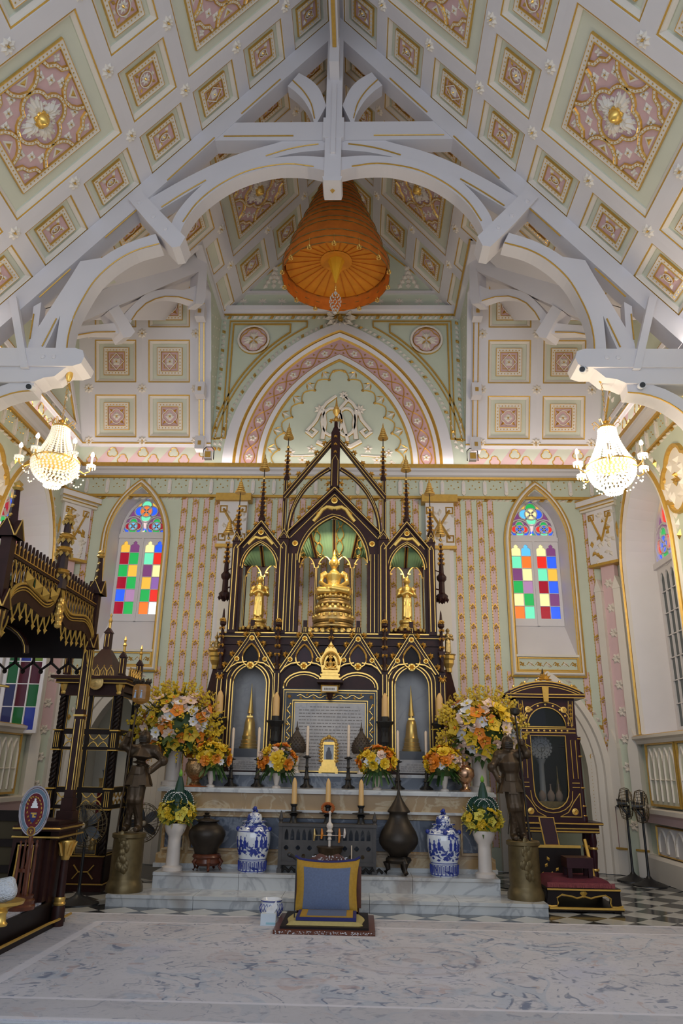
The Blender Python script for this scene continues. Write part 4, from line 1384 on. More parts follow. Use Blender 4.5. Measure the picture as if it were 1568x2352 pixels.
  for (u, v, a) in ((-.18, 6.05, -.9), (.18, 6.05, PI + .9), (-.18, 5.5, .9), (.18, 5.5, PI - .9)):
    c2.band([(X + u, v), (X + u * .1, 5.78)], [(-.025, 0), (0, .05), (.025, 0)], lambda p, q_, h: (p, 12.84 - h, q_), [1, 1])
    c2.band(rect(X + u - .06, v - .06, X + u + .06, v + .06), [(-.014, 0), (0, .03), (.014, 0)], lambda p, q_, h: (p, 12.84 - h, q_), [1, 1], closed=True)
  for k in range(14):
    c2.leaf((X + random.uniform(-.2, .2), random.uniform(5.45, 6.1)), random.random() * 6, .12, .07, .04, 2, lambda p, q_, h: (p, 12.84 - h, q_))
  c2.box((X - .16, 12.86, 1.2), (X + .16, 13.0, 5.3), 2)
  c2.box((X - .24, 12.9, 1.2), (X + .24, 13.0, 5.3), 0)
  c2.build('pilaster', [PLASTER, GOLDP, CREAM], wall_back)

# ---- arched doorways of the end wall
for di, sx in enumerate((-1, 1)):
  d = setting('door_%d' % (di + 1), (sx * 3.7, 13, 0), 'pointed doorway with a white moulded surround')
  cx = sx * 3.70
  o = arch(cx, .93, .0, 1.5, 3.16, 12)
  i_ = arch(cx, .575, .0, 1.45, 2.72, 12)
  b = MB()
  n = len(o)
  steps = [(0.0, 0), (.02, .10), (.30, .12), (.36, .07), (.62, .06), (.66, .02), (1.0, 0), (1.0, -.3)]
  for (t0, h0), (t1, h1) in zip(steps[:-1], steps[1:]):
    pa = [(p[0] + (q[0] - p[0]) * t0, p[1] + (q[1] - p[1]) * t0) for p, q in zip(o, i_)]
    pb = [(p[0] + (q[0] - p[0]) * t1, p[1] + (q[1] - p[1]) * t1) for p, q in zip(o, i_)]
    loft(b, pa, h0, pb, h1, 0)
  b.build('door_surround', CREAM, d)
  r_ = MB()
  for k, (p, a) in enumerate(resample([q for q in arch(cx, 1.0, .0, 1.5, 3.28, 14) if q[1] > 1.3], .13)):
    ca, sa = math.cos(a), math.sin(a)
    q = [(-.05, -.03), (.03, -.03), (.06, .03), (-.02, .03)]
    r_.add([BACK(p[0] + x * ca - y * sa, p[1] + x * sa + y * ca, 0) for x, y in q] + [BACK(p[0], p[1], .045)], [(0, 1, 4), (1, 2, 4), (2, 3, 4), (3, 0, 4)], 1 if k % 3 == 0 else 0)
  r_.build('rope_moulding', [CREAM, GOLD], d)
  # passage behind the doorway
  p = MB()
  p.box((cx - .9, 13.3, 0), (cx - .86, 14.6, 3.2)); p.box((cx + .86, 13.3, 0), (cx + .9, 14.6, 3.2)); p.box((cx - .9, 14.6, 0), (cx + .9, 14.64, 3.2)); p.box((cx - .9, 13.3, 3.2), (cx + .9, 14.64, 3.24))
  p.build('passage', CREAM, d)
  if sx > 0:
    q = MB(); q.plate(arch(cx + .30, .36, .03, 1.4, 2.6, 8), [], -.02, .02, lambda a, b_, h: (a, 13.28 - h, b_)); q.build('door_leaf', MT.get('sage') or mat('sage', (.33, .36, .27), .6), d)

# ---- floor: black and white marble laid diagonally, carpet over it
TW, TB_ = mat('white_tile', (.50, .49, .46), .16, var=.15, scale=3), mat('black_tile', (.035, .038, .042), .14, var=.3, scale=4)
fb_ = MB()
fb_.box((-6, -2, -.12), (6, 15, -.012))
floor = tag(fb_.build('floor', mat('floor_bed', (.2, .2, .19), .7)), 'marble floor of black and white diagonal tiles', kind='structure')
tl = MB()
tl.box((-.155, -.155, -.012), (.155, .155, 0))
TILE = [tl.mesh('tile', TW), tl.mesh('tile', TB_)]
cnt = 0
s2 = .315 / math.sqrt(2)
for i in range(-40, 90):
  for j in range(-40, 90):
    x, y = (i - j) * s2 + .1, (i + j) * s2
    ok = (2.35 < x < 5.0 and 8.55 < y < 12.9) or (-5.0 < x < -2.4 and 8.3 < y < 11.2) or (-2.5 < x < 2.6 and 8.62 < y < 9.25)
    if ok:
      cnt += 1
      ob('tile', TILE[(i + j) % 2], floor, M=Matrix.Translation((x, y, 0)) @ Matrix.Rotation(PI / 4, 4, 'Z'))
# ================================================================== carpet, steps, altar
def node_mat(name, rough=.8):
  m = bpy.data.materials.new(name); m.use_nodes = True
  b = m.node_tree.nodes['Principled BSDF']; b.inputs['Roughness'].default_value = rough
  MT[name] = m
  return m, m.node_tree, b
def N(nt, t, **kw):
  n = nt.nodes.new(t)
  for k, v in kw.items(): setattr(n, k, v)
  return n
def ramp(nt, fac, stops):
  r = nt.nodes.new('ShaderNodeValToRGB')
  e = r.color_ramp.elements
  while len(e) < len(stops): e.new(.5)
  for i, (p, c) in enumerate(stops):
    e[i].position = p; e[i].color = (*c, 1)
  nt.links.new(fac, r.inputs[0])
  return r.outputs[0]
def mixc(nt, fac, a, b):
  m = nt.nodes.new('ShaderNodeMix'); m.data_type = 'RGBA'
  for sock, v in (('Factor', fac), ('A', a), ('B', b)):
    if hasattr(v, 'is_linked'): nt.links.new(v, m.inputs[sock])
    elif isinstance(v, tuple): m.inputs[sock].default_value = (*v, 1)
    else: m.inputs[sock].default_value = v
  return m.outputs['Result']
def mth(nt, op, a, b=None, c=None):
  m = nt.nodes.new('ShaderNodeMath'); m.operation = op
  for i, v in enumerate((a, b, c)):
    if v is None: continue
    if hasattr(v, 'is_linked'): nt.links.new(v, m.inputs[i])
    else: m.inputs[i].default_value = v
  return m.outputs[0]
# faded floral carpet
def carpet_mat(name, hx, hy, tint):
  CARP, nt, bs = node_mat(name, .95)
  L = nt.links.new
  tc = N(nt, 'ShaderNodeTexCoord'); sp = N(nt, 'ShaderNodeSeparateXYZ')
  L(tc.outputs['Object'], sp.inputs[0])
  def noise(sc_, det=4, dist=0.0):
    n = N(nt, 'ShaderNodeTexNoise'); n.inputs['Scale'].default_value = sc_; n.inputs['Detail'].default_value = det; n.inputs['Distortion'].default_value = dist; L(tc.outputs['Object'], n.inputs['Vector']); return n
  n1, n2, n4 = noise(1.1, 5), noise(7, 6, 1.5), noise(22, 5, .6)
  warp = N(nt, 'ShaderNodeMixRGB'); warp.blend_type = 'ADD'; warp.inputs[0].default_value = .22; L(tc.outputs['Object'], warp.inputs[1]); L(noise(2.2, 2).outputs['Color'], warp.inputs[2])
  def voro(sc_, feat='F1'):
    v = N(nt, 'ShaderNodeTexVoronoi'); v.feature = feat; v.inputs['Scale'].default_value = sc_; v.inputs['Randomness'].default_value = .75; L(warp.outputs[0], v.inputs['Vector']); return v
  base = ramp(nt, n1.outputs['Fac'], [(.3, tuple(t * .86 for t in tint)), (.55, tint), (.75, (tint[0] * .86, tint[1] * .90, tint[2] * 1.02))])
  va, vb = voro(1.25), voro(3.2)
  fl = mixc(nt, mth(nt, 'MULTIPLY', ramp(nt, va.outputs['Distance'], [(.0, (.2, .2, .2)), (.05, (.7, .7, .7)), (.10, (.15, .15, .15)), (.16, (.6, .6, .6)), (.20, (.1, .1, .1)), (.25, (.45, .45, .45)), (.29, (0, 0, 0))]), mth(nt, 'ADD', n4.outputs['Fac'], .15)), base, mixc(nt, va.outputs['Color'], (.40, .26, .25), (.22, .27, .38)))
  f2 = mixc(nt, ramp(nt, vb.outputs['Distance'], [(.0, (.65, .65, .65)), (.09, (.45, .45, .45)), (.12, (0, 0, 0))]), fl, mixc(nt, vb.outputs['Color'], (.42, .31, .27), (.25, .29, .36)))
  # scrolling leaves: outlined fills taken from the contours of two noises
  nA, nB = noise(1.5, 2, 1.2), noise(3.6, 2.5, 1.6)
  f3 = mixc(nt, ramp(nt, nA.outputs['Fac'], [(.39, (0, 0, 0)), (.40, (.5, .5, .5)), (.455, (.35, .35, .35)), (.46, (0, 0, 0))]), f2, (.34, .41, .52))
  brk = ramp(nt, n2.outputs['Fac'], [(.47, (0, 0, 0)), (.53, (1, 1, 1))])
  f3 = mixc(nt, mth(nt, 'MULTIPLY', brk, ramp(nt, nA.outputs['Fac'], [(.382, (0, 0, 0)), (.392, (.9, .9, .9)), (.404, (.9, .9, .9)), (.412, (0, 0, 0)), (.59, (0, 0, 0)), (.598, (.75, .75, .75)), (.610, (.75, .75, .75)), (.618, (0, 0, 0))])), f3, (.15, .18, .27))
  f3 = mixc(nt, mth(nt, 'MULTIPLY', brk, ramp(nt, nB.outputs['Fac'], [(.36, (0, 0, 0)), (.38, (.6, .6, .6)), (.41, (.5, .5, .5)), (.43, (0, 0, 0)), (.60, (0, 0, 0)), (.62, (.5, .5, .5)), (.64, (0, 0, 0))])), f3, (.22, .25, .34))
  f3 = mixc(nt, ramp(nt, nB.outputs['Fac'], [(.66, (0, 0, 0)), (.69, (.55, .55, .55))]), f3, (.46, .33, .32))
  f4 = mixc(nt, ramp(nt, n4.outputs['Fac'], [(.55, (0, 0, 0)), (.70, (.35, .35, .35))]), f3, (.33, .33, .38))
  # medallion
  ln = N(nt, 'ShaderNodeVectorMath'); ln.operation = 'LENGTH'; mp_ = N(nt, 'ShaderNodeMapping'); mp_.inputs['Scale'].default_value = (1, 1.2, 0); L(tc.outputs['Object'], mp_.inputs['Vector']); L(mp_.outputs[0], ln.inputs[0])
  med = ramp(nt, ln.outputs['Value'], [(.0, (.5, .5, .5)), (.08, (.6, .6, .6)), (.10, (.05, .05, .05)), (.28, (.1, .1, .1)), (.30, (.5, .5, .5)), (.34, (.15, .15, .15)), (.50, (.1, .1, .1)), (.53, (.55, .55, .55)), (.60, (.0, .0, .0))])
  f5 = mixc(nt, mth(nt, 'MULTIPLY', med, mth(nt, 'ADD', n4.outputs['Fac'], .3)), f4, (.36, .29, .31))
  dx = mth(nt, 'DIVIDE', mth(nt, 'SUBTRACT', hx, mth(nt, 'ABSOLUTE', sp.outputs[0])), .92); dy = mth(nt, 'DIVIDE', mth(nt, 'SUBTRACT', hy, mth(nt, 'ABSOLUTE', sp.outputs[1])), .46)
  dm = mth(nt, 'MINIMUM', dx, dy)
  f6 = mixc(nt, ramp(nt, dm, [(.12, (0, 0, 0)), (.14, (.5, .5, .5)), (.88, (.5, .5, .5)), (.90, (0, 0, 0))]), f5, tuple(t * .72 for t in tint))
  f7 = mixc(nt, ramp(nt, dm, [(.0, (.8, .8, .8)), (.10, (.8, .8, .8)), (.11, (0, 0, 0)), (.90, (0, 0, 0)), (.91, (.85, .85, .85)), (.995, (.85, .85, .85)), (1.0, (0, 0, 0))]), f6, tuple(min(1, t * 1.16) for t in tint))
  L(f7, bs.inputs['Base Color'])
  bp = N(nt, 'ShaderNodeBump'); bp.inputs['Strength'].default_value = .4; bp.inputs['Distance'].default_value = .01
  L(noise(160, 2).outputs['Fac'], bp.inputs['Height']); L(bp.outputs['Normal'], bs.inputs['Normal'])
  return CARP
CARP = carpet_mat('faded_carpet', 3.915, 1.72, (.56, .54, .585))
CARP2 = carpet_mat('blue_carpet', 4.0, 2.1, (.50, .55, .64))
b = MB()
b.box((-2.98, 5.22, .0), (4.85, 8.66, .018))
rug = tag(b.build('carpet', CARP, loc=(.935, 6.94, 0)), 'large faded floral carpet in grey, pink and blue in front of the altar steps', 'carpet')
b = MB()
b.box((-2.4, 1.0, .0), (4.85, 5.18, .017))
tag(b.build('carpet', CARP2, loc=(1.0, 3.1, 0)), 'bluish grey carpet laid before the faded floral one', 'carpet')
fr = MB()
for k in range(110):
  y = 5.25 + k * .031
  fr.add([(-2.98, y, .012), (-2.98, y + .02, .012), (-3.05 - random.random() * .04, y + .012 + random.uniform(-.02, .02), .004)], [(0, 1, 2)])
tag(fr.build('fringe', CREAM, rug), kind='stuff')

def marble(name, base, vein, sc_=2.0, rough=.22, blot=None):
  m, nt, bs = node_mat(name, rough)
  tc = N(nt, 'ShaderNodeTexCoord')
  n1 = N(nt, 'ShaderNodeTexNoise'); n1.inputs['Scale'].default_value = sc_; n1.inputs['Detail'].default_value = 7; n1.inputs['Distortion'].default_value = 1.2; nt.links.new(tc.outputs['Object'], n1.inputs['Vector'])
  n2 = N(nt, 'ShaderNodeTexNoise'); n2.inputs['Scale'].default_value = sc_ * .7; n2.inputs['Detail'].default_value = 8; n2.inputs['Distortion'].default_value = 2.5; nt.links.new(tc.outputs['Object'], n2.inputs['Vector'])
  c = ramp(nt, n1.outputs['Fac'], [(.3, tuple(v * .8 for v in base)), (.6, base)])
  f = ramp(nt, n2.outputs['Fac'], [(.46, (0, 0, 0)), (.495, (.8, .8, .8)), (.51, (.8, .8, .8)), (.55, (0, 0, 0))])
  c = mixc(nt, f, c, vein)
  if blot:
    n3 = N(nt, 'ShaderNodeTexNoise'); n3.inputs['Scale'].default_value = 1.6; nt.links.new(tc.outputs['Object'], n3.inputs['Vector'])
    c = mixc(nt, ramp(nt, n3.outputs['Fac'], [(.60, (0, 0, 0)), (.72, (.7, .7, .7))]), c, blot)
  nt.links.new(c, bs.inputs['Base Color'])
  return m
MWHITE = marble('white_marble', (.56, .56, .55), (.36, .36, .37), 1.6, .2, (.30, .24, .19))
MOCHRE = marble('ochre_marble', (.40, .25, .11), (.52, .40, .24), 2.2, .25, (.50, .42, .33))
MBLUE = marble('blue_marble', (.085, .10, .135), (.19, .21, .25), 2.5, .18)
MGREY = marble('tablet_marble', (.44, .41, .39), (.34, .32, .31), 2.0, .3)
Y1, H1, Y2, H2, YA, HA = 9.12, .125, 9.62, .30, 10.06, 1.245
XS = .03
st1 = setting('step_lower', (0, Y1, 0), 'lower white marble step running along the altar')
st2 = setting('step_upper', (0, Y2, 0), 'upper white marble step on which the altar stands')
for nm, par, x0, x1, y0, y1, z0, z1, ns in (('l', st1, -2.36, 2.58, Y1, Y2 + .4, 0, H1, 5), ('u', st2, -1.98, 2.15, Y2, YA + .4, 0, H2, 4)):
  for k in range(ns):
    a0, a1 = x0 + (x1 - x0) * k / ns, x0 + (x1 - x0) * (k + 1) / ns
    b = MB()
    b.box((a0 + .002, y0 + .02, z0), (a1 - .002, y1, z1 - .035))
    b.build('marble_block', MWHITE, par)
    b = MB()
    b.box((a0 + .002, y0, z1 - .035), (a1 - .002, y1, z1))
    b.build('tread_slab', MWHITE, par)
al = thing('marble_altar', (XS, YA + .4, H2), 'long ochre and blue marble altar block with moulded white top', 'altar')
b = MB()
AX0, AX1 = -2.10, 2.20
b.box((AX0 + .06, YA + .06, H2), (AX1 - .06, 11.0, 1.0), 0)
b.box((AX0 + .02, YA + .02, .98), (AX1 - .02, 11.0, 1.19), 0)
b.box((AX0 + .02, YA + .02, H2 + .0), (AX1 - .02, 11.0, H2 + .16), 0)
b.build('altar_body', MOCHRE, al)
b = MB()
b.box((AX0 - .02, YA - .03, 1.19), (AX1 + .02, 11.0, 1.225)); b.box((AX0, YA - .01, 1.215), (AX1, 11.0, HA))
b.build('altar_top', MWHITE, al)
b = MB()
b.box((AX0, YA - .005, .965), (AX1, 10.5, .995)); b.box((AX0 + .0, YA + .0, H2), (AX1 - .0, 10.5, H2 + .05))
b.build('white_moulding', MWHITE, al)
for x0, x1 in ((-1.66, 1.62), (-2.0, -1.76), (1.78, 2.06)):
  b = MB()
  b.box((x0, YA + .05, H2 + .22), (x1, YA + .07, .90), 0)
  b.band(rect(x0, H2 + .22, x1, .90), [(-.02, 0), (-.02, .03), (.0, .03), (.01, .0)], lambda a, b_, h: (a, YA + .055 - h, b_), [1, 1, 1], closed=True)
  b.build('blue_panel', [MBLUE, MOCHRE], al)
lg = thing('altar_ledge', (XS, 11.0, HA), 'low dark blue marble ledge with white top behind the altar vases', 'ledge')
b = MB(); b.box((-1.86, 10.92, HA), (1.92, 12.1, 1.395)); b.build('ledge_body', MBLUE, lg)
b = MB(); b.box((-1.90, 10.88, 1.395), (1.96, 12.1, 1.435)); b.build('ledge_top', MWHITE, lg)

# ================================================================== gothic shrine
YS_ = 11.30
sh = thing('gothic_shrine', (XS, 11.6, 1.435), 'tall dark maroon and gold gothic shrine with gables, niches and spires', 'shrine')
SM = [WOOD, GOLD]
def SP(a, b_, h): return (XS + a, YS_ - h, b_)
def gl(b, path, r=.009, h=.0, mi=1, closed=False):
  b.tube([SP(x, z, h) for x, z in path], r, 4, mi, closed=closed)
def tri_crock():
  b = MB()
  for a in (0, .9, -.9, 1.9, -1.9):
    b.leaf((0, 0), PI / 2 + a, .062, .04, .03, 0, IDENT)
    b.leaf((0, 0), PI / 2 + a, .062, .04, -.03, 0, IDENT)
  b.ball((0, .03, 0), .022, 6, 4)
  return b.mesh('crocket', GOLD)
CROCK = tri_crock()
def crocket(x, z, a=0.0, par=None, Y=None, s=1.0):
  return ob('crocket', CROCK, par or sh, M=Matrix.Translation((XS + x, (Y or YS_) - .02, z)) @ Matrix.Rotation(a, 4, 'Y') @ Matrix.Rotation(PI / 2, 4, 'X') @ Matrix.Scale(s, 4))
def ros_mesh():
  b = MB()
  b.lathe([(.052, 0), (.05, .012), (.04, .014)], seg=12)
  for k in range(6): b.leaf((0, 0), k * PI / 3, .045, .035, .028, 0, base=.012)
  b.stud((0, 0), .014, .035, k=6)
  return b.mesh('gilt_rosette', GOLDB)
GROS = ros_mesh()
def rosette(x, z, s=1.0, h=.01, par=None):
  return ob('gilt_rosette', GROS, par or sh, M=basis(SP(x, z, h), (1, 0, 0), (0, 0, 1), (0, -1, 0)) @ Matrix.Scale(s, 4))
def parasol_mesh():
  b = MB()
  prof = []
  r, z = .088, 0.0
  for k in range(5):
    prof += [(r * .80, z), (r, z), (r * 1.0, z + .026), (r * .70, z + .040)]
    z += .045 - k * .003; r *= .78
  prof += [(.016, z), (.012, z + .05), (.003, z + .10), (0, z + .11)]
  b.lathe(prof, seg=14)
  return b.mesh('tiered_parasol', GOLD, smooth=25)
PARA = parasol_mesh()
def spire(x, z0, z1, zu, Y=YS_, base=True, w_=.05):
  """crocketed pinnacle with a thin rod that carries a gilt tiered parasol"""
  b = MB()
  if base:
    b.lathe([(w_ * 1.15, z0), (w_ * 1.15, z0 + .05), (w_ * .8, z0 + .07), (w_ * .7, z0 + (z1 - z0) * .45), (w_ * .35, z0 + (z1 - z0) * .8), (.012, z1)], (XS + x, Y, 0), 8)
  o = b.build('pinnacle', SM, sh, smooth=30) if base else None
  n = max(2, int((z1 - z0) / .085))
  for k in range(n):
    z = z0 + .09 + (z1 - z0 - .1) * k / n
    f = 1 - .6 * k / n
    for s_ in (-1, 1):
      crocket(x + s_ * w_ * f * .9, z, s_ * .7, Y=Y, s=.62 * (.65 + .35 * f))
  r_ = MB(); r_.tube([(XS + x, Y, z1 - .03), (XS + x, Y, zu + .05)], .008, 5); r_.ball((XS + x, Y, z1), .028, 6, 4, 1)
  r_.build('rod', [IRON, GOLD], sh)
  ob('tiered_parasol', PARA, sh, M=Matrix.Translation((XS + x, Y, zu)))
def cap_gable(b, x, z, w_=.085, h=.16, th=.06):
  b.prism([(XS + x - w_, z), (XS + x + w_, z), (XS + x, z + h)], YS_ - th, YS_ + .1, 0)
  gl(b, [(x - w_, z), (x, z + h), (x + w_, z)], .009, th + .004)
  gl(b, [(x - w_ * .55, z + .01), (x - w_ * .55, z + .04), (x, z + h * .6), (x + w_ * .55, z + .04), (x + w_ * .55, z + .01)], .006, th + .004)
# --- upper tier: centre niche board
def board(name, outer, hole, th=.09, line=True, par=sh):
  b = MB()
  b.plate(outer, [hole] if hole else [], -th, 0, SP, 0)
  if line:
    gl(b, outer, .009, .004, closed=True)
  if hole:
    gl(b, hole[1:-1], .012, .006)
    gl(b, [(x * 1.0 + (.035 if x > 0 else -.035) * (1 if abs(x) > 0 else 0), z + .04) for x, z in hole[1:-1]], .007, .004)
  return b.build(name, SM, par)
Zr = 3.475
ce_hole = arch(0, .545, Zr + .01, 4.60, 5.385, 14)
board('centre_gable', [(-.80, Zr), (.80, Zr), (.80, 5.02), (0, 5.86), (-.80, 5.02)], ce_hole, line=False)
b = MB()
for s_ in (-1, 1):
  b.prism([(XS + s_ * .84, 4.99), (XS + s_ * .80, 5.07), (XS, 5.93), (XS, 5.83)], YS_ - .05, YS_ + .1, 0)
  gl(b, [(s_ * .83, 5.02), (0, 5.88)], .011, .055)
  gl(b, [(s_ * .70, 5.02), (0, 5.77)], .008, .006)
  for dx in (.60, .66, .72): gl(b, [(s_ * dx, Zr + .02), (s_ * dx, 4.75)], .007, .004)
b.build('gable_trim', SM, sh)
for s_ in (-1, 1):
  for t in (.1, .3, .5, .7, .88): crocket(s_ * .80 * (1 - t), 5.07 + .84 * t + .03, s_ * .7)
  rosette(s_ * .62, 4.92, .95)
rosette(0, 5.66, 1.1)
rib = MB()
for s_ in (-1, 1):
  rib.band([(s_ * .02, 5.52), (s_ * .12, 5.55), (s_ * .20, 5.50), (s_ * .26, 5.40), (s_ * .34, 5.30)], [(-.032, 0), (-.02, .02), (.02, .02), (.032, 0)], SP, [0, 0, 0])
  rib.band([(s_ * .20, 5.50), (s_ * .28, 5.44), (s_ * .30, 5.34)], [(-.012, 0), (0, .02), (.012, 0)], SP, [0, 0])
rib.band([(-.1, 5.55), (0, 5.53), (.1, 5.55)], [(-.03, 0), (-.02, .025), (.02, .025), (.03, 0)], SP, [0, 0, 0])
rib.build('gilt_ribbon', GOLDB, sh)
# side niches
for s_ in (-1, 1):
  c = s_ * 1.18
  hole = arch(c, .275, Zr + .01, 4.50, 4.93, 10)
  b = MB()
  b.plate([(c - .34, Zr), (c + .34, Zr), (c + .34, 4.83), (c, 5.27), (c - .34, 4.83)], [hole], -.09, 0, SP, 0)
  gl(b, hole[1:-1], .011, .005)
  gl(b, [(c + (x - c) * 1.12, z + .03) for x, z in hole[1:-1]], .007, .004)
  b.build('side_gable', SM, sh)
  b = MB()
  for q in (-1, 1):
    b.prism([(XS + c + q * .38, 4.79), (XS + c + q * .35, 4.86), (XS + c, 5.33), (XS + c, 5.24)], YS_ - .05, YS_ + .1, 0)
    gl(b, [(c + q * .37, 4.82), (c, 5.285)], .010, .055)
    gl(b, [(c + q * .28, 4.84), (c, 5.19)], .007, .005)
    for t in (.15, .45, .75): crocket(c + q * .36 * (1 - t), 4.86 + .46 * t + .03, q * .65, s=.9)
  b.build('gable_trim', SM, sh)
  rosette(c, 5.10, .9)
  rb_ = MB()
  for q in (-1, 1):
    rb_.band([(c + q * .0, 5.0), (c + q * .09, 5.02), (c + q * .14, 4.97), (c + q * .20, 4.90)], [(-.026, 0), (-.016, .018), (.016, .018), (.026, 0)], SP, [0, 0, 0])
  rb_.build('gilt_ribbon', GOLDB, sh)
  spire(c, 5.30, 6.05, 6.20, w_=.05)
  # posts between the niches and at the ends
  for px_, wd, zc in ((s_ * .80, .078, 4.98), (s_ * 1.56, .062, 4.93)):
    b = MB()
    b.box((XS + px_ - wd, YS_ - .06, Zr - .02), (XS + px_ + wd, YS_ + .10, zc), 0)
    for dx in (-.55, .55):
      gl(b, [(px_ + dx * wd, Zr + .03), (px_ + dx * wd, zc - .12)], .009, .065)
    gl(b, [(px_ - .55 * wd, zc - .12), (px_, zc - .05), (px_ + .55 * wd, zc - .12)], .009, .065)
    cap_gable(b, px_, zc, wd * 1.15, .16, .08)
    b.build('buttress_post', SM, sh)
  # slender tall post beside the great gable
  b = MB()
  b.box((XS + s_ * .815 - .034, YS_ - .03, 5.0), (XS + s_ * .815 + .034, YS_ + .04, 6.05), 0)
  for dx in (-.02, .02): gl(b, [(s_ * .815 + dx, 5.05), (s_ * .815 + dx, 6.0)], .006, .034)
  b.build('tall_post', SM, sh)
  spire(s_ * .80, 6.03, 6.62, 6.78, w_=.04)
  spire(s_ * 1.56, 5.06, 5.55, 5.78, w_=.042)
  # great outer gable and the pointed brace under it
  b = MB()
  b.prism([(XS + s_ * .06, 6.66), (XS + s_ * .06, 6.78), (XS + s_ * .84, 5.77), (XS + s_ * .84, 5.63)], YS_ - .06, YS_ + .04, 0)
  gl(b, [(s_ * .07, 6.74), (s_ * .84, 5.74)], .008, .064); gl(b, [(s_ * .07, 6.68), (s_ * .82, 5.68)], .008, .064)
  b.build('great_gable_beam', SM, sh)
  for t in (.08, .28, .48, .68, .86): crocket(s_ * (.80 - .72 * t), 5.82 + .97 * t + .03, s_ * .7, s=1.05)
  b = MB()
  A_ = arch(0, .74, None, 5.10, 6.27, 14)
  A_ = [p for p in A_ if p[0] * s_ > .03]
  b.band(A_, [(-.035, 0), (-.035, .05), (.035, .05), (.035, 0), (-.035, 0)], SP, [0, 0, 0, 0])
  for d in (-.03, .03): gl(b, [(x, z + d) for x, z in A_], .007, .054)
  b.build('great_arch_brace', SM, sh)
  # bracket with its own parasol out beyond the end post
  X, Y = s_ * 1.735, 11.45
  b = MB()
  b.lathe([(.0, 3.98), (.085, 4.06), (.095, 4.12), (.05, 4.16), (.045, 4.34), (.075, 4.38), (.08, 4.43), (.04, 4.48), (.03, 4.75), (.018, 4.95)], (XS + X, Y, 0), 8)
  b.tube([(XS + X, Y, 4.5), (XS + s_ * 1.60, YS_, 4.5)], .01, 5)
  b.tube([(XS + X, Y, 4.2), (XS + s_ * 1.60, YS_, 4.2)], .012, 5)
  for k in range(6):
    a = k * PI / 3
    b.leaf((XS + X + .08 * math.cos(a), 4.10), -PI / 2, .10, .06, .02, 0, lambda p, q_, h: (p, Y + .08 * math.sin(a) - h, q_))
  b.build('side_bracket', SM, sh, smooth=30)
  spire(X, 4.55, 5.05, 5.12, Y=Y, base=False, w_=.035)
# centre post and crowning finial
b = MB()
b.box((XS - .075, YS_ - .07, 5.88), (XS + .075, YS_ + .05, 6.86), 0)
b.prism([(XS - .075, 6.86), (XS + .075, 6.86), (XS + .035, 6.96), (XS - .035, 6.96)], YS_ - .07, YS_ + .05, 0)
b.lathe([(.05, 6.95), (.032, 7.0), (.03, 7.09)], (XS, YS_ - .01, 0), 8)
for dx in (-.05, .05): gl(b, [(dx, 5.9), (dx, 6.35)], .007, .074)
gl(b, [(-.05, 6.35), (0, 6.45), (.05, 6.35)], .007, .074)
b.build('centre_post', SM, sh)
for z in (6.5, 6.64, 6.78): crocket(0, z, 0, s=.6, Y=YS_ - .07)
for s_ in (-1, 1): crocket(s_ * .10, 5.95, s_ * .5); crocket(s_ * .07, 7.10, s_ * .8, s=.9)
crocket(0, 7.12, 0, s=1.0)
b = MB(); b.lathe([(.02, 7.1), (.045, 7.14), (.02, 7.2), (.06, 7.28), (.065, 7.32), (.045, 7.34), (.045, 7.37), (.028, 7.38), (.02, 7.43), (.005, 7.56), (0, 7.57)], (XS, YS_, 0), 10)
b.build('finial', GOLD, sh, smooth=40)
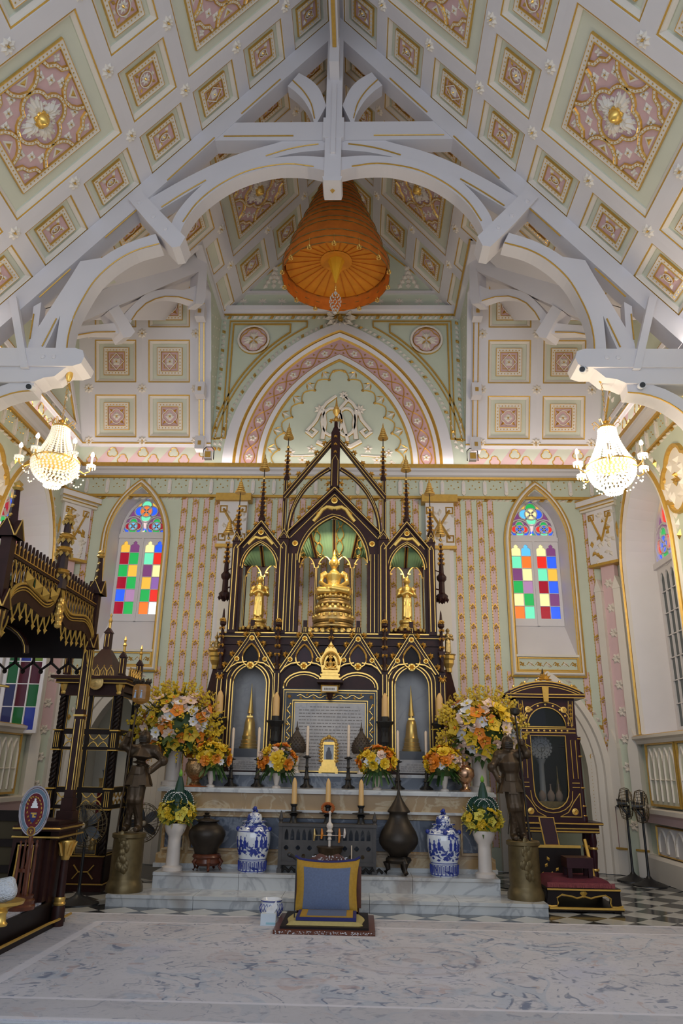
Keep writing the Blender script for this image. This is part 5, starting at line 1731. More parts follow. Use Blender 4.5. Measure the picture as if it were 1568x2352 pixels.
# screen and green vault behind the niches
SHG = mat('shrine_green', (.20, .32, .17), .4, var=.15)
YB = 11.78
def SPB(a, b_, h): return (XS + a, YB - h, b_)
for c, hw, zs, za, nb in ((0, .60, 4.66, 5.37, 4), (-1.18, .30, 4.50, 4.91, 2), (1.18, .30, 4.50, 4.91, 2)):
  b = MB()
  pw = 2 * hw / nb
  holes = []
  for k in range(nb):
    cx = c - hw + pw * (k + .5)
    hh = arch(cx, pw * .40, Zr, zs - .02, zs + pw * .62, 7)
    holes.append(hh)
  top = zs + pw * .8
  b.plate(rect(c - hw, Zr - .01, c + hw, top), holes, -.03, 0, SPB, 0)
  for hh in holes:
    b.tube([SPB(x, z, .006) for x, z in hh[1:-1]], .012, 4, 1)
    cx = (hh[0][0] + hh[-1][0]) / 2
    b.tube([SPB(cx + .55 * pw * .4 * q, zs + pw * .1 + abs(q) * 0 + .02, .006) for q in (-1.6, -1.0)] , .012, 4, 1)
    b.tube([SPB(cx + .55 * pw * .4 * q, zs + pw * .1 + .02, .006) for q in (1.0, 1.6)], .012, 4, 1)
  for k in range(nb + 1):
    x = c - hw + pw * k
    for dx in (-.012, .012): b.tube([SPB(x + dx, Zr, .006), SPB(x + dx, zs, .006)], .006, 4, 1)
  b.build('back_screen', SM, sh)
  # vault panels rising from the screen to the front arch
  v = MB()
  front = arch(c, hw * .92, None, zs + .1, za, nb * 4)
  back = [(c - hw + 2 * hw * i / (len(front) - 1), zs + pw * .55) for i in range(len(front))]
  n = len(front)
  v.add([SP(x, z, -.10) for x, z in front] + [SPB(x, z, .0) for x, z in back], [(i, i + 1, i + 1 + n, i + n) for i in range(n - 1)], 0)
  v.build('vault_panel', SHG, sh)
  for k in range(nb + 1):
    g = MB()
    i = min(n - 1, k * (n - 1) // nb)
    p0, p1 = Vector(SP(*front[i], -.09)), Vector(SPB(*back[i], .02))
    g.tube([p0 + Vector((0, -.005, -.01)), p1], .022, 5, 0)
    for d in (-.022, .022): g.tube([p0 + Vector((d, -.012, -.02)), p1 + Vector((d, -.012, -.01))], .008, 4, 1)
    g.build('vault_rib', SM, sh)
  if nb == 4:
    for k in range(4):
      g = MB()
      i0 = k * (n - 1) // 4
      def pan(u, v):
        f0, f1 = Vector(SP(*front[i0], -.10)), Vector(SP(*front[min(n - 1, i0 + 4)], -.10))
        k0, k1 = Vector(SPB(*back[i0], 0)), Vector(SPB(*back[min(n - 1, i0 + 4)], 0))
        return (k0.lerp(k1, u)).lerp(f0.lerp(f1, u), v) + Vector((0, -.02, -.012))
      for (cu, cv, ru, rv) in ((.5, .66, .30, .20), (.5, .30, .34, .20)):
        g.tube([pan(cu + (x) * ru, cv + (z) * rv) for x, z in quatrefoil(0, 0, 1.0, 6)], .010, 4, 1, closed=True)
      g.tube([pan(.06, .0), pan(.2, .10), pan(.5, .02), pan(.8, .10), pan(.94, 0)], .010, 4, 1)
      g.tube([pan(.3, .98), pan(.42, .88), pan(.5, .86), pan(.58, .88), pan(.7, .98)], .010, 4, 1)
      g.build('vault_tracery', SM, sh)

# --- lower tier
b = MB()
b.box((XS - 1.74, YS_ - .03, 3.40), (XS + 1.74, YS_ + .45, 3.475), 0)
b.box((XS - 1.70, YS_ - .0, 3.28), (XS + 1.70, YS_ + .42, 3.40), 0)
gl(b, [(-1.74, 3.465), (1.74, 3.465)], .012, .035); gl(b, [(-1.70, 3.405), (1.70, 3.405)], .006, .035)
b.build('cornice_rail', SM, sh)
GX = [-1.225, -.41, .41, 1.225]
hn = [arch(sx_ * 1.225, .255, 1.50, 2.68, 2.98, 10) for sx_ in (-1, 1)]
b = MB()
b.plate(rect(-1.70, 1.435, 1.70, 3.29), [hn[0], hn[1], rect(-.70, 1.45, .70, 2.62)], -.06, 0, SP, 0)
for hh in hn:
  c = (hh[0][0] + hh[-1][0]) / 2
  gl(b, hh, .010, .004)
  gl(b, [(c + (x - c) * 1.16, z + (.035 if z > 2.6 else 0)) for x, z in hh], .012, .006)
  gl(b, [(c + (x - c) * 1.38, z + (.07 if z > 2.6 else 0)) for x, z in hh], .008, .004)
  gl(b, [(c - .26, 1.505), (c + .26, 1.505)], .009, .005)
b.build('front_board', SM, sh)
# marble lining of the two side niches
for c in (-1.225, 1.225):
  n_ = MB()
  n_.box((XS + c - .30, YS_ + .42, 1.44), (XS + c + .30, YS_ + .45, 3.1))
  n_.box((XS + c - .31, YS_ + .06, 1.44), (XS + c - .28, YS_ + .44, 3.1)); n_.box((XS + c + .28, YS_ + .06, 1.44), (XS + c + .31, YS_ + .44, 3.1)); n_.box((XS + c - .30, YS_ + .06, 1.44), (XS + c + .30, YS_ + .44, 1.64))
  n_.build('niche_lining', MGREY, sh)
  p_ = MB(); p_.box((XS + c - .215, YS_ + .09, 1.64), (XS + c + .215, YS_ + .40, 1.76)); p_.build('niche_plinth', MT['slate'] if 'slate' in MT else mat('slate', (.10, .105, .12), .5), sh)
  q_ = MB(); q_.box((XS + c - .24, YS_ - .012, 1.455), (XS + c + .24, YS_ + .02, 1.60), 0)
  for r0 in range(4):
    x = -.18
    while x < .18:
      L = random.uniform(.02, .07)
      if r0 > 0 or abs(x) < .1:
        q_.box((XS + c + x, YS_ - .014, 1.565 - r0 * .028), (XS + c + min(x + L, .2), YS_ - .012, 1.574 - r0 * .028), 1)
      x += L + .012
  q_.build('inscription_plate', [MGREY, MT.get('faded_ink') or mat('faded_ink', (.22, .20, .19), .7, var=0)], sh)
  gz = MB(); gz.add([SP(x, z, -.02) for x, z in arch(c, .25, 1.63, 2.68, 2.97, 8)], [tuple(range(19))]); gz.build('niche_glass', GLASS, sh)
# four steep gables over the lower tier
for i, c in enumerate(GX):
  b = MB()
  oval = [(c + .115 * math.sin(t) * (1 - .28 * math.cos(t)), 3.14 + .20 * -math.cos(t) * -1 * -1) for t in [2 * PI * k / 18 for k in range(18)]]
  oval = [(c + .125 * math.sin(t) * (1 + .25 * math.cos(t)) * (1 - .55 * max(0, -math.cos(t)) ** 3), 3.12 - .17 * math.cos(t)) for t in [2 * PI * k / 18 for k in range(18)]]
  b.plate([(c - .40, 2.86), (c - .34, 2.86), (c - .22, 2.97), (c, 3.02), (c + .22, 2.97), (c + .34, 2.86), (c + .40, 2.86), (c, 3.50)], [oval], .0, .04, SP, 0)
  for d, hh in ((0, .05), (.05, .05)):
    gl(b, [(c - .41 + d, 2.86), (c, 3.50 - d * 1.55), (c + .41 - d, 2.86)], .010 if d == 0 else .007, .045)
  b.tube([SP(x, z, .05) for x, z in oval], .014, 5, 1, closed=True)
  for s_ in (-1, 1):
    gl(b, [(c + s_ * .36, 2.86), (c + s_ * .30, 2.94), (c + s_ * .20, 3.00), (c + s_ * .06, 3.02)], .012, .048)
  b.add([SP(x, z, .012) for x, z in oval], [tuple(range(18))], 2)
  b.prism([(XS + c - .05, 3.47), (XS + c + .05, 3.47), (XS + c + .035, 3.56), (XS + c - .035, 3.56)], YS_ - .08, YS_ + .02, 0)
  b.box((XS + c - .03, YS_ - .07, 3.56), (XS + c + .03, YS_ - .01, 3.66), 0)
  gl(b, [(c - .015, 3.48), (c - .015, 3.55), (c + .015, 3.55), (c + .015, 3.48)], .006, .085)
  b.build('steep_gable', [WOOD, GOLD, PLUM if i in (1, 2) else WOODD], sh)
  rosette(c, 3.38, .85, .045); rosette(c - .215, 3.06, .8, .045); rosette(c + .215, 3.06, .8, .045); rosette(c, 2.965, 1.15, .05)
  for s_ in (-1, 1):
    for t in (.12, .38, .64, .86): crocket(c + s_ * .41 * (1 - t) + s_ * .03, 2.89 + .63 * t, s_ * .9, Y=YS_ - .05, s=.95)
# slim crocketed columns between the gables
for x in (-1.68, -.815, 0.0, .815, 1.68):
  b = MB()
  z0 = 2.9 if x else 3.05
  b.lathe([(.04, z0), (.028, z0 + .06), (.024, 3.55), (.05, 3.58), (.05, 3.62), (.024, 3.66), (.012, 3.80), (0, 3.84)], (XS + x, YS_ - .08, 0), 8, 0)
  b.prism([(XS + x - .055, 3.20), (XS + x + .055, 3.20), (XS + x, 3.02)], YS_ - .13, YS_ - .03, 0)
  b.build('slim_column', SM, sh)
  for k in range(5):
    for s_ in (-1, 1): crocket(x + s_ * .02, 3.12 + k * .13, s_ * .8, Y=YS_ - .12, s=.55)
  gx = MB(); gx.lathe([(.045, 3.60), (.05, 3.63), (.03, 3.68)], (XS + x, YS_ - .08, 0), 8); gx.build('gilt_collar', GOLD, sh)
  if x:
    d = MB()
    d.box((XS + x - .05, YS_ - .06, 1.435), (XS + x + .05, YS_ + .02, 2.9), 0)
    for dx in (-.03, .03): gl(d, [(x + dx, 1.5), (x + dx, 2.85)], .007, .065)
    d.build('lower_post', SM, sh)
    crocket(x, 2.80, PI, Y=YS_ - .06, s=1.2) if abs(x) > 1 else None
# tablet with its vine frame
INK = MT['faded_ink']
b = MB()
b.box((XS - .71, YS_ - .02, 1.45), (XS + .71, YS_ + .06, 2.63), 0)
for pth, r_ in ((rect(-.70, 1.46, .70, 2.61), .011), (rect(-.665, 1.495, .665, 2.575), .006), (rect(-.56, 1.46, .56, 2.46), .011), (rect(-.53, 1.46, .53, 2.43), .007)):
  gl(b, pth, r_, .025, closed=True)
for sgn in (-1, 1):
  path = [(sgn * .615 + .024 * math.sin(k * .8), 1.58 + k * .02) for k in range(43)]
  gl(b, path, .006, .025)
  for k in range(9):
    b.leaf((sgn * .615, 1.62 + k * .095), PI / 2 + (1 if k % 2 else -1) * .9, .06, .04, .012, 1, SP, .022)
  for k in range(8):
    b.leaf((sgn * .615, 2.515), k * PI / 4, .045, .014, .01, 1, SP, .022)
path = [(-.5 + k * .025, 2.52 + .022 * math.sin(k * .8)) for k in range(41)]
gl(b, path, .006, .025)
for k in range(10):
  b.leaf((-.46 + k * .10, 2.52), (1 if k % 2 else -1) * .9, .06, .04, .012, 1, SP, .022)
b.build('tablet_frame', [MT.get('midnight') or mat('midnight', (.014, .018, .03), .4), GOLD], sh)
b = MB()
b.box((XS - .525, YS_ - .03, 1.45), (XS + .525, YS_ + .0, 2.425), 0)
for r0 in range(19):
  x = -.46 if r0 else -.3
  while x < (.46 if r0 else .3):
    L = random.uniform(.015, .07)
    z = 2.36 - r0 * .047
    b.box((XS + x, YS_ - .032, z), (XS + min(x + L, .48), YS_ - .03, z + .013), 1)
    x += L + random.uniform(.008, .02)
b.build('inscribed_tablet', [MGREY, INK], sh)
# arched boards above the tablet
b = MB()
for c in (-.40, .40):
  gl(b, [(c - .31, 2.63)] + [(c + .31 * math.cos(PI - t), 2.66 + .22 * math.sin(t)) for t in [PI * k / 12 for k in range(13)]] + [(c + .31, 2.63)], .014, .008)
  gl(b, [(c - .27, 2.66)] + [(c + .27 * math.cos(PI - t), 2.66 + .18 * math.sin(t)) for t in [PI * k / 12 for k in range(13)]], .008, .006)
b.build('arch_trim', [GOLD, GOLD], sh)
# canted wings at both ends with a shelf for a figure
for s_ in (-1, 1):
  b = MB()
  pl = [(s_ * 1.70, YS_ + .0), (s_ * 1.92, YS_ + .25), (s_ * 1.92, YS_ + .5), (s_ * 1.70, YS_ + .5)]
  vs = [(XS + x, y, 1.435) for x, y in pl] + [(XS + x, y, 2.62) for x, y in pl] + [(XS + s_ * 1.74, YS_ + .05, 2.95), (XS + s_ * 1.83, YS_ + .15, 2.95), (XS + s_ * 1.83, YS_ + .45, 2.95), (XS + s_ * 1.70, YS_ + .45, 2.95)]
  b.add(vs, [(0, 1, 5, 4), (1, 2, 6, 5), (4, 5, 9, 8), (5, 6, 10, 9), (8, 9, 10, 11), (2, 3, 7, 6)], 0)
  fp = lambda t, z: (XS + s_ * (1.70 + .22 * t), YS_ + .25 * t - .012, z)
  b.tube([fp(.2, 1.5), fp(.2, 2.3), fp(.34, 2.5), fp(.5, 2.58), fp(.66, 2.5), fp(.8, 2.3), fp(.8, 1.5)], .010, 4, 1)
  b.lathe([(.05, 2.92), (.05, 2.98), (.085, 3.05), (.085, 3.10), (.10, 3.12), (.10, 3.17), (.12, 3.19)], (XS + s_ * 1.80, YS_ + .12, 0), 8, 1)
  b.build('canted_wing', SM, sh)
# ================================================================== objects on and before the altar
def mpp(x, y, Y):
  """metres per pixel at that place"""
  return (at3(x + 1, y, Y) - at3(x, y, Y)).length
def plathe(b, cx, prof, Y, seg=16, mi=None, sx=1.0, cyr=None):
  ym = (prof[0][1] + prof[-1][1]) / 2
  k = mpp(cx, ym, Y)
  X = at(cx, ym, Y)[0]
  b.lathe([(hw * k, at(cx, y, Y)[1]) for hw, y in prof], (X, Y, 0), seg, mi, sx)
  return X
def fuse(o, voxel, it=3, fac=.5):
  m = o.modifiers.new('fuse', 'REMESH'); m.mode = 'VOXEL'; m.voxel_size = voxel; m.use_smooth_shade = True
  s = o.modifiers.new('soft', 'SMOOTH'); s.iterations = it; s.factor = fac
  return o
def seated_buddha(name, loc, s, label, m=GOLDB, group=None):
  t = thing(name, loc, label, 'statue', group)
  b = MB(Matrix.Translation(loc) @ Matrix.Scale(s, 4))
  for q in (-1, 1):
    b.tube([(q * .07, .04, .06), (q * .22, -.06, .055), (q * .20, -.13, .05), (-q * .02, -.17 - .01 * q, .06 + .02 * q), (-q * .11, -.13, .075 + .02 * q)], [.075, .062, .056, .042, .03], 8)
    b.tube([(q * .10, .03, .335), (q * .165, .03, .30), (q * .185, .0, .19), (q * .11, -.10, .125), (q * .02, -.14, .12)], [.05, .05, .038, .03, .026], 8)
    b.ball((q * .07, .0, .49), .018, 6, 4, sc=(.6, 1, 1.9))
  b.tube([(0, .04, .03), (0, .03, .14), (0, .02, .22), (0, .015, .30), (0, .03, .355)], [.125, .095, .10, .125, .07], 10)
  b.tube([(0, .03, .34), (0, .02, .42)], [.045, .04], 8)
  b.ball((0, .01, .475), .066, 10, 8, sc=(.95, 1.05, 1.25))
  b.ball((0, .02, .555), .036, 8, 6)
  b.ball((0, -.066, .47), .012, 6, 4, sc=(1, 1, 2))
  b.ball((0, -.13, .125), .04, 8, 5, sc=(1.5, 1, .6))
  o = fuse(b.build('body', m, t), .0085 * s, 4)
  f = MB(Matrix.Translation(loc) @ Matrix.Scale(s, 4))
  f.lathe([(.012, .58), (.022, .60), (.014, .635), (.003, .68), (0, .69)], (0, .02, 0), 8)
  f.build('flame', m, t, smooth=50)
  return t
def standing_monk(name, loc, s, label, m=GOLDB, group=None):
  t = thing(name, loc, label, 'statue', group)
  b = MB(Matrix.Translation(loc) @ Matrix.Scale(s, 4))
  b.tube([(0, 0, .03), (0, 0, .18), (0, .0, .34), (0, 0, .44), (0, .005, .52), (0, .01, .555)], [.088, .082, .078, .075, .088, .05], 10)
  for q in (-1, 1):
    b.tube([(q * .07, .01, .525), (q * .12, .015, .49), (q * .135, .0, .39), (q * .08, -.09, .405), (q * .01, -.115, .44)], [.04, .042, .036, .028, .022], 8)
    b.tube([(q * .04, .0, .04), (q * .04, -.02, .0), (q * .045, -.07, .0)], [.03, .028, .022], 6)
    b.ball((q * .05, .0, .635), .014, 6, 4, sc=(.6, 1, 1.9))
  b.ball((0, -.115, .45), .025, 8, 5, sc=(1, .8, 1.5))
  b.tube([(0, .005, .54), (0, .0, .6)], [.036, .034], 8)
  b.ball((0, -.005, .64), .052, 10, 8, sc=(.95, 1.05, 1.25))
  b.ball((0, -.06, .635), .01, 6, 4, sc=(1, 1, 2))
  for k in range(5):
    b.tube([(-.06 + .03 * k, -.075, .05), (-.05 + .025 * k, -.072, .36)], .008, 5)
  fuse(b.build('body', m, t), .008 * s, 3)
  return t
def tiers(b, X, Y, spec, seg=20, sy=.75):
  """stack of rounded pedestal tiers: (radius, z0, z1)"""
  for r_, z0, z1 in spec:
    h = z1 - z0
    b.lathe([(r_ * .93, z0), (r_, z0 + h * .25), (r_, z0 + h * .55), (r_ * .9, z1)], (X, Y, 0), seg)
# --- enthroned gold image in the centre niche
X, Z = at(766, 1353, 11.45)
seated_buddha('seated_buddha', (X, 11.47, 4.10), 1.14, 'large polished gold seated Buddha in the centre niche of the shrine')
pd = thing('lotus_pedestal', (X, 11.5, 3.475), 'stepped gilded lotus pedestal under the large seated Buddha', 'pedestal')
b = MB()
tiers(b, X, 11.5, [(.25, 4.037, 4.097), (.225, 4.005, 4.045), (.265, 3.934, 4.013), (.235, 3.894, 3.942), (.295, 3.814, 3.902), (.265, 3.775, 3.822), (.33, 3.655, 3.783), (.30, 3.608, 3.663), (.35, 3.560, 3.616)], 24)
b.build('tiers', GOLDD, pd, smooth=35)
for z, r_, n in ((4.072, .245, 18), (3.906, .275, 20), (3.751, .315, 22)):
  g = MB()
  for k in range(n):
    a = 2 * PI * k / n
    g.ball((X + r_ * math.cos(a), 11.5 + r_ * math.sin(a), z), .028, 6, 4, sc=(1, 1, 1.2))
  tag(g.build('lotus_petals', GOLDB, pd, smooth=50), kind='stuff')
b = MB()
b.box((X - .40, 11.28, 3.475), (X + .40, 11.62, 3.56), 0)
for k in range(8):
  b.ball((X - .35 + .1 * k, 11.27, 3.52), .05, 6, 4, 1, sc=(1, .3, .8))
b.build('plinth', [WOOD, GOLD], pd)
for q, lab in ((-1, 'gold standing monk statue with folded hands, beside the niche over the blue-white jar with figures'), (1, 'gold standing monk statue with folded hands, on the side of the clock cabinet')):
  X = XS + q * 1.18
  standing_monk('standing_monk', (X, 11.48, 3.72), .99, lab)
  p_ = thing('round_pedestal', (X, 11.48, 3.475), 'round gilt base under the standing monk ' + ('on the canopied throne side' if q < 0 else 'on the clock cabinet side'), 'pedestal')
  b = MB()
  tiers(b, X, 11.48, [(.13, 3.66, 3.72), (.115, 3.62, 3.66), (.15, 3.56, 3.62)], 18)
  b.build('drum', GOLDB, p_, smooth=35)
  b = MB(); b.lathe([(.27, 3.475), (.28, 3.50), (.26, 3.53), (.27, 3.55), (.2, 3.565)], (X, 11.48, 0), 20, 0)
  for k in range(16): b.ball((X + .275 * math.cos(k * PI / 8), 11.48 + .275 * math.sin(k * PI / 8), 3.54), .035, 6, 4, 1)
  b.build('scalloped_tray', [WOOD, GOLD], p_, smooth=35)
# --- small image with leaf-shaped aureole on a bracket before the tablet
br = thing('carved_bracket', (XS, 11.15, 2.55), 'dark bracket with a white name plate under the small Buddha on the shrine', 'bracket')
b = MB()
b.box((XS - .19, 10.98, 2.70), (XS + .19, 11.29, 2.74), 0)
b.lathe([(.0, 2.45), (.03, 2.47), (.05, 2.55), (.12, 2.66), (.15, 2.70)], (XS, 11.12, 0), 8, 0)
b.build('shelf', WOOD, br)
b = MB(); b.box((XS - .11, 10.99, 2.57), (XS + .11, 11.0, 2.64), 0); b.band(rect(XS - .12, 2.56, XS + .12, 2.65), [(-.01, 0), (0, .015), (.01, 0)], lambda a, b_, h: (a, 10.99 - h, b_), [1, 1], closed=True)
for k in range(7): b.box((XS - .08 + .023 * k, 10.985, 2.59), (XS - .065 + .023 * k, 10.99, 2.62), 2)
b.build('name_plate', [CREAM, GOLD, INK], br)
seated_buddha('small_buddha', (XS, 11.12, 2.88), .40, 'small gilded seated Buddha before the marble tablet', GOLD)
p_ = thing('small_throne', (XS, 11.12, 2.74), 'small gilded stepped throne with leaf-shaped openwork aureole', 'throne')
b = MB()
for hw, z0, z1 in ((.16, 2.74, 2.77), (.13, 2.77, 2.80), (.145, 2.80, 2.825), (.115, 2.825, 2.85), (.13, 2.85, 2.88)):
  b.box((XS - hw, 11.12 - hw * .7, z0), (XS + hw, 11.12 + hw * .7, z1))
b.build('steps', GOLD, p_)
b = MB()
lf = [(XS - .13, 2.86), (XS - .15, 2.98), (XS - .17, 3.06), (XS - .11, 3.14), (XS - .08, 3.21), (XS - .035, 3.26), (XS, 3.33), (XS + .035, 3.26), (XS + .08, 3.21), (XS + .11, 3.14), (XS + .17, 3.06), (XS + .15, 2.98), (XS + .13, 2.86)]
b.plate(lf, [arch(XS, .075, 2.87, 3.0, 3.12, 6)], -.012, .012, lambda a, b_, h: (a, 11.17 - h, b_))
for k in range(26):
  t = k / 25; a = PI * t
  b.ball((XS + .12 * math.cos(a), 11.15, 2.99 + .17 * math.sin(a)), .022, 5, 4)
b.build('aureole', GOLD, p_)
# --- little figures on the wing shelves
seated_buddha('small_buddha', (XS - 1.80, YS_ + .12, 3.19), .46, 'tiny aged gold seated Buddha on the wing shelf of the shrine', GOLDD)
standing_monk('small_standing_figure', (XS + 1.80, YS_ + .12, 3.20), .56, 'tiny aged gold standing figure on the wing shelf of the shrine', GOLDD)
# --- golden stupas behind glass
for q, lab in ((-1, 'gold bell-shaped stupa behind glass, niche nearer the canopied throne'), (1, 'gold bell-shaped stupa behind glass, niche nearer the clock cabinet')):
  X = XS + q * 1.225
  t = thing('golden_stupa', (X, YS_ + .24, 1.76), lab, 'stupa')
  b = MB()
  b.lathe([(.14, 1.76), (.145, 1.79), (.125, 1.80), (.13, 1.83), (.115, 1.84), (.12, 1.88), (.105, 1.89), (.11, 1.94), (.095, 1.96), (.085, 2.06), (.078, 2.14), (.062, 2.20), (.04, 2.22)], (X, YS_ + .24, 0), 24)
  b.build('bell', GOLDB, t, smooth=40)
  b = MB(); b.box((X - .045, YS_ + .195, 2.215), (X + .045, YS_ + .285, 2.24))
  b.lathe([(.03, 2.24), (.03, 2.27), (.05, 2.275), (.045, 2.30), (.038, 2.33), (.03, 2.40), (.018, 2.52), (.008, 2.64), (.003, 2.72), (0, 2.73)], (X, YS_ + .24, 0), 14)
  b.build('spire', GOLDB, t, smooth=40)

# --- candlesticks
def candlestick(cx, yt, yc, yb, Y, lab, wax=CANDLEW, cw=3.2, grp=None):
  X, zb = at(cx, yb, Y)
  k = mpp(cx, yb, Y)
  zb = HA
  zc, zt = at(cx, yc, Y)[1], at(cx, yt, Y)[1]
  t = thing('candlestick', (X, Y, zb), lab, 'candlestick', grp)
  b = MB()
  h = zc - zb
  b.lathe([(.0, 0), (.075, .0), (.07, .02), (.04, .05), (.035, h * .25), (.05, h * .28), (.028, h * .34), (.02, h * .6), (.032, h * .64), (.018, h * .68), (.018, h * .9), (.055, h * .93), (.06, h * .96), (.028, h * .97), (.028, h)], (X, Y, zb), 10)
  for q in range(3):
    a = q * 2.09 + .5
    b.tube([(X + .05 * math.cos(a), Y + .05 * math.sin(a), zb + .03), (X + .10 * math.cos(a), Y + .10 * math.sin(a), zb + .006)], [.018, .012], 5)
  b.build('stick', IRON, t, smooth=40)
  c = thing('candle', (X, Y, zc), 'slim pale candle on the ' + lab, 'candle', None)
  b = MB(); b.lathe([(cw * k, zc), (cw * k, zt - .02), (cw * k * .5, zt), (0, zt + .004)], (X, Y, 0), 10); b.build('wax', wax, c, smooth=40)
CL = ['between bronze bowl bouquet and glass niche', 'under the glass niche behind the censer', 'between picture frame and second bouquet', 'between picture frame and spired urn', 'directly behind the spired urn', 'between glass niche and copper bowl']
for (cx, yt, yc), lab in zip(((528, 1671, 1740), (589, 1670, 1741), (703, 1667, 1735), (799, 1665, 1738), (914, 1678, 1746), (980, 1679, 1748)), CL):
  candlestick(cx, yt, yc, 1808, 10.80, 'iron candlestick ' + lab)
# --- tall iron stands with thick ochre candles on the ledge
for cx, yt, yc, q in ((503, 1585, 1639, 'by the wing behind the bronze bowl'), (633, 1590, 1644, 'between tablet and niche, censer side'), (884, 1592, 1646, 'between tablet and niche, urn side'), (1010, 1592, 1650, 'by the wing behind the copper bowl')):
  Y = 11.08
  X, zc = at(cx, yc, Y); zt = at(cx, yt, Y)[1]
  t = thing('candle_stand', (X, Y, 1.435), 'tall dark iron candle stand ' + q, 'candle stand')
  b = MB()
  h = zc - 1.435
  b.lathe([(.10, 0), (.10, .04), (.06, .08), (.05, h * .5), (.07, h * .55), (.06, h * .72), (.075, h * .80), (.13, h * .90), (.13, h * .915), (.06, h * .92), (.055, h)], (X, Y, 1.435), 8)
  for k in range(8):
    a = k * PI / 4
    b.tube([(X + .05 * math.cos(a), Y + .05 * math.sin(a), 1.5), (X + .055 * math.cos(a), Y + .055 * math.sin(a), 1.435 + h * .75)], .012, 5)
  b.build('column', IRON, t)
  c = thing('thick_candle', (X, Y, zc), 'thick ochre candle on the iron stand ' + q, 'candle')
  b = MB(); b.lathe([(.052, zc), (.048, zt - .08), (.03, zt - .03), (.008, zt), (0, zt + .005)], (X, Y, 0), 12); b.build('wax', CANDLE, c, smooth=40)
# --- gilt picture frame
X, Z = at(753.5, 1777, 10.93)
t = thing('picture_frame', (X, 10.96, 1.435), 'ornate gilt frame with a small black and white portrait', 'picture frame')
k = mpp(753, 1740, 10.93)
fp = lambda a, b_, h: (X + a, 10.96 - h, b_)
b = MB()
zt = 1.435 + 74 * k
b.box((X - .135, 10.92, 1.435 + .012), (X + .135, 11.02, 1.50)); b.box((X - .12, 10.93, 1.50), (X + .12, 11.0, 1.53)); b.box((X - .10, 10.94, 1.53), (X + .10, 11.0, 1.585))
for q in (-.115, .115): b.box((X + q - .02, 10.92, 1.435), (X + q + .02, 10.98, 1.45))
b.build('base', GOLD, t)
b = MB()
b.plate(rect(-.12, 1.585, .12, 1.86), [rect(-.07, 1.62, .07, 1.82)], -.02, .01, fp)
for q in (-1, 1):
  for j in range(6):
    b.ball((X + q * .105, 10.945, 1.60 + j * .045), .024, 6, 4); b.leaf((q * .11, 1.60 + j * .045), q * 0 + (0 if q > 0 else PI), .04, .03, .02, None, fp, .01)
for j in range(9):
  a = PI * j / 8
  b.ball((X + .10 * math.cos(a), 10.95, 1.86 + .055 * math.sin(a)), .024, 6, 4)
b.ball((X, 10.94, 1.93), .03, 6, 4)
b.build('carved_frame', GOLD, t)
b = MB(); b.box((X - .07, 10.965, 1.62), (X + .07, 10.97, 1.82), 0)
b.add([fp(x, z, .0) for x, z in [(-.035, 1.62), (.04, 1.62), (.045, 1.68), (.03, 1.73), (.018, 1.75), (.02, 1.775), (0, 1.79), (-.02, 1.775), (-.018, 1.75), (-.035, 1.72), (-.04, 1.67)]], [tuple(range(11))], 1)
b.build('portrait_print', [mat('photo_grey', (.45, .47, .48), .4), mat('photo_dark', (.09, .09, .10), .5)], t)
# --- woven lotus-bud covers on white stands
for cx, lab in ((680, 'dark woven bud-shaped cover on a white stand, jar-with-figures side of the tablet'), (829, 'dark woven bud-shaped cover on a white stand, tall urn side of the tablet')):
  Y = 11.02
  X = at(cx, 1740, Y)[0]
  t = thing('bud_cover', (X, Y, 1.435), lab, 'offering cover')
  b = MB(); b.lathe([(.06, 1.435), (.055, 1.45), (.03, 1.49), (.035, 1.55), (.05, 1.62), (.035, 1.66), (.085, 1.69), (.10, 1.71)], (X, Y, 0), 14); b.build('stand', ALAB, t, smooth=40)
  b = MB()
  pr = [(.11, 1.705), (.135, 1.75), (.13, 1.82), (.10, 1.89), (.06, 1.95), (.03, 2.0), (.02, 2.02), (.026, 2.04), (.01, 2.07), (.006, 2.13), (0, 2.15)]
  b.lathe(pr, (X, Y, 0), 18)
  for z in range(7):
    for q in range(14):
      a = q * 2 * PI / 14 + (z % 2) * .22
      r_ = np.interp(1.73 + z * .03, [p[1] for p in pr], [p[0] for p in pr])
      b.ball((X + r_ * math.cos(a), Y + r_ * math.sin(a), 1.73 + z * .03), .013, 4, 3)
  b.build('woven_bud', mat('woven_dark', (.06, .042, .03), .6, var=.4, scale=60), t, smooth=40)

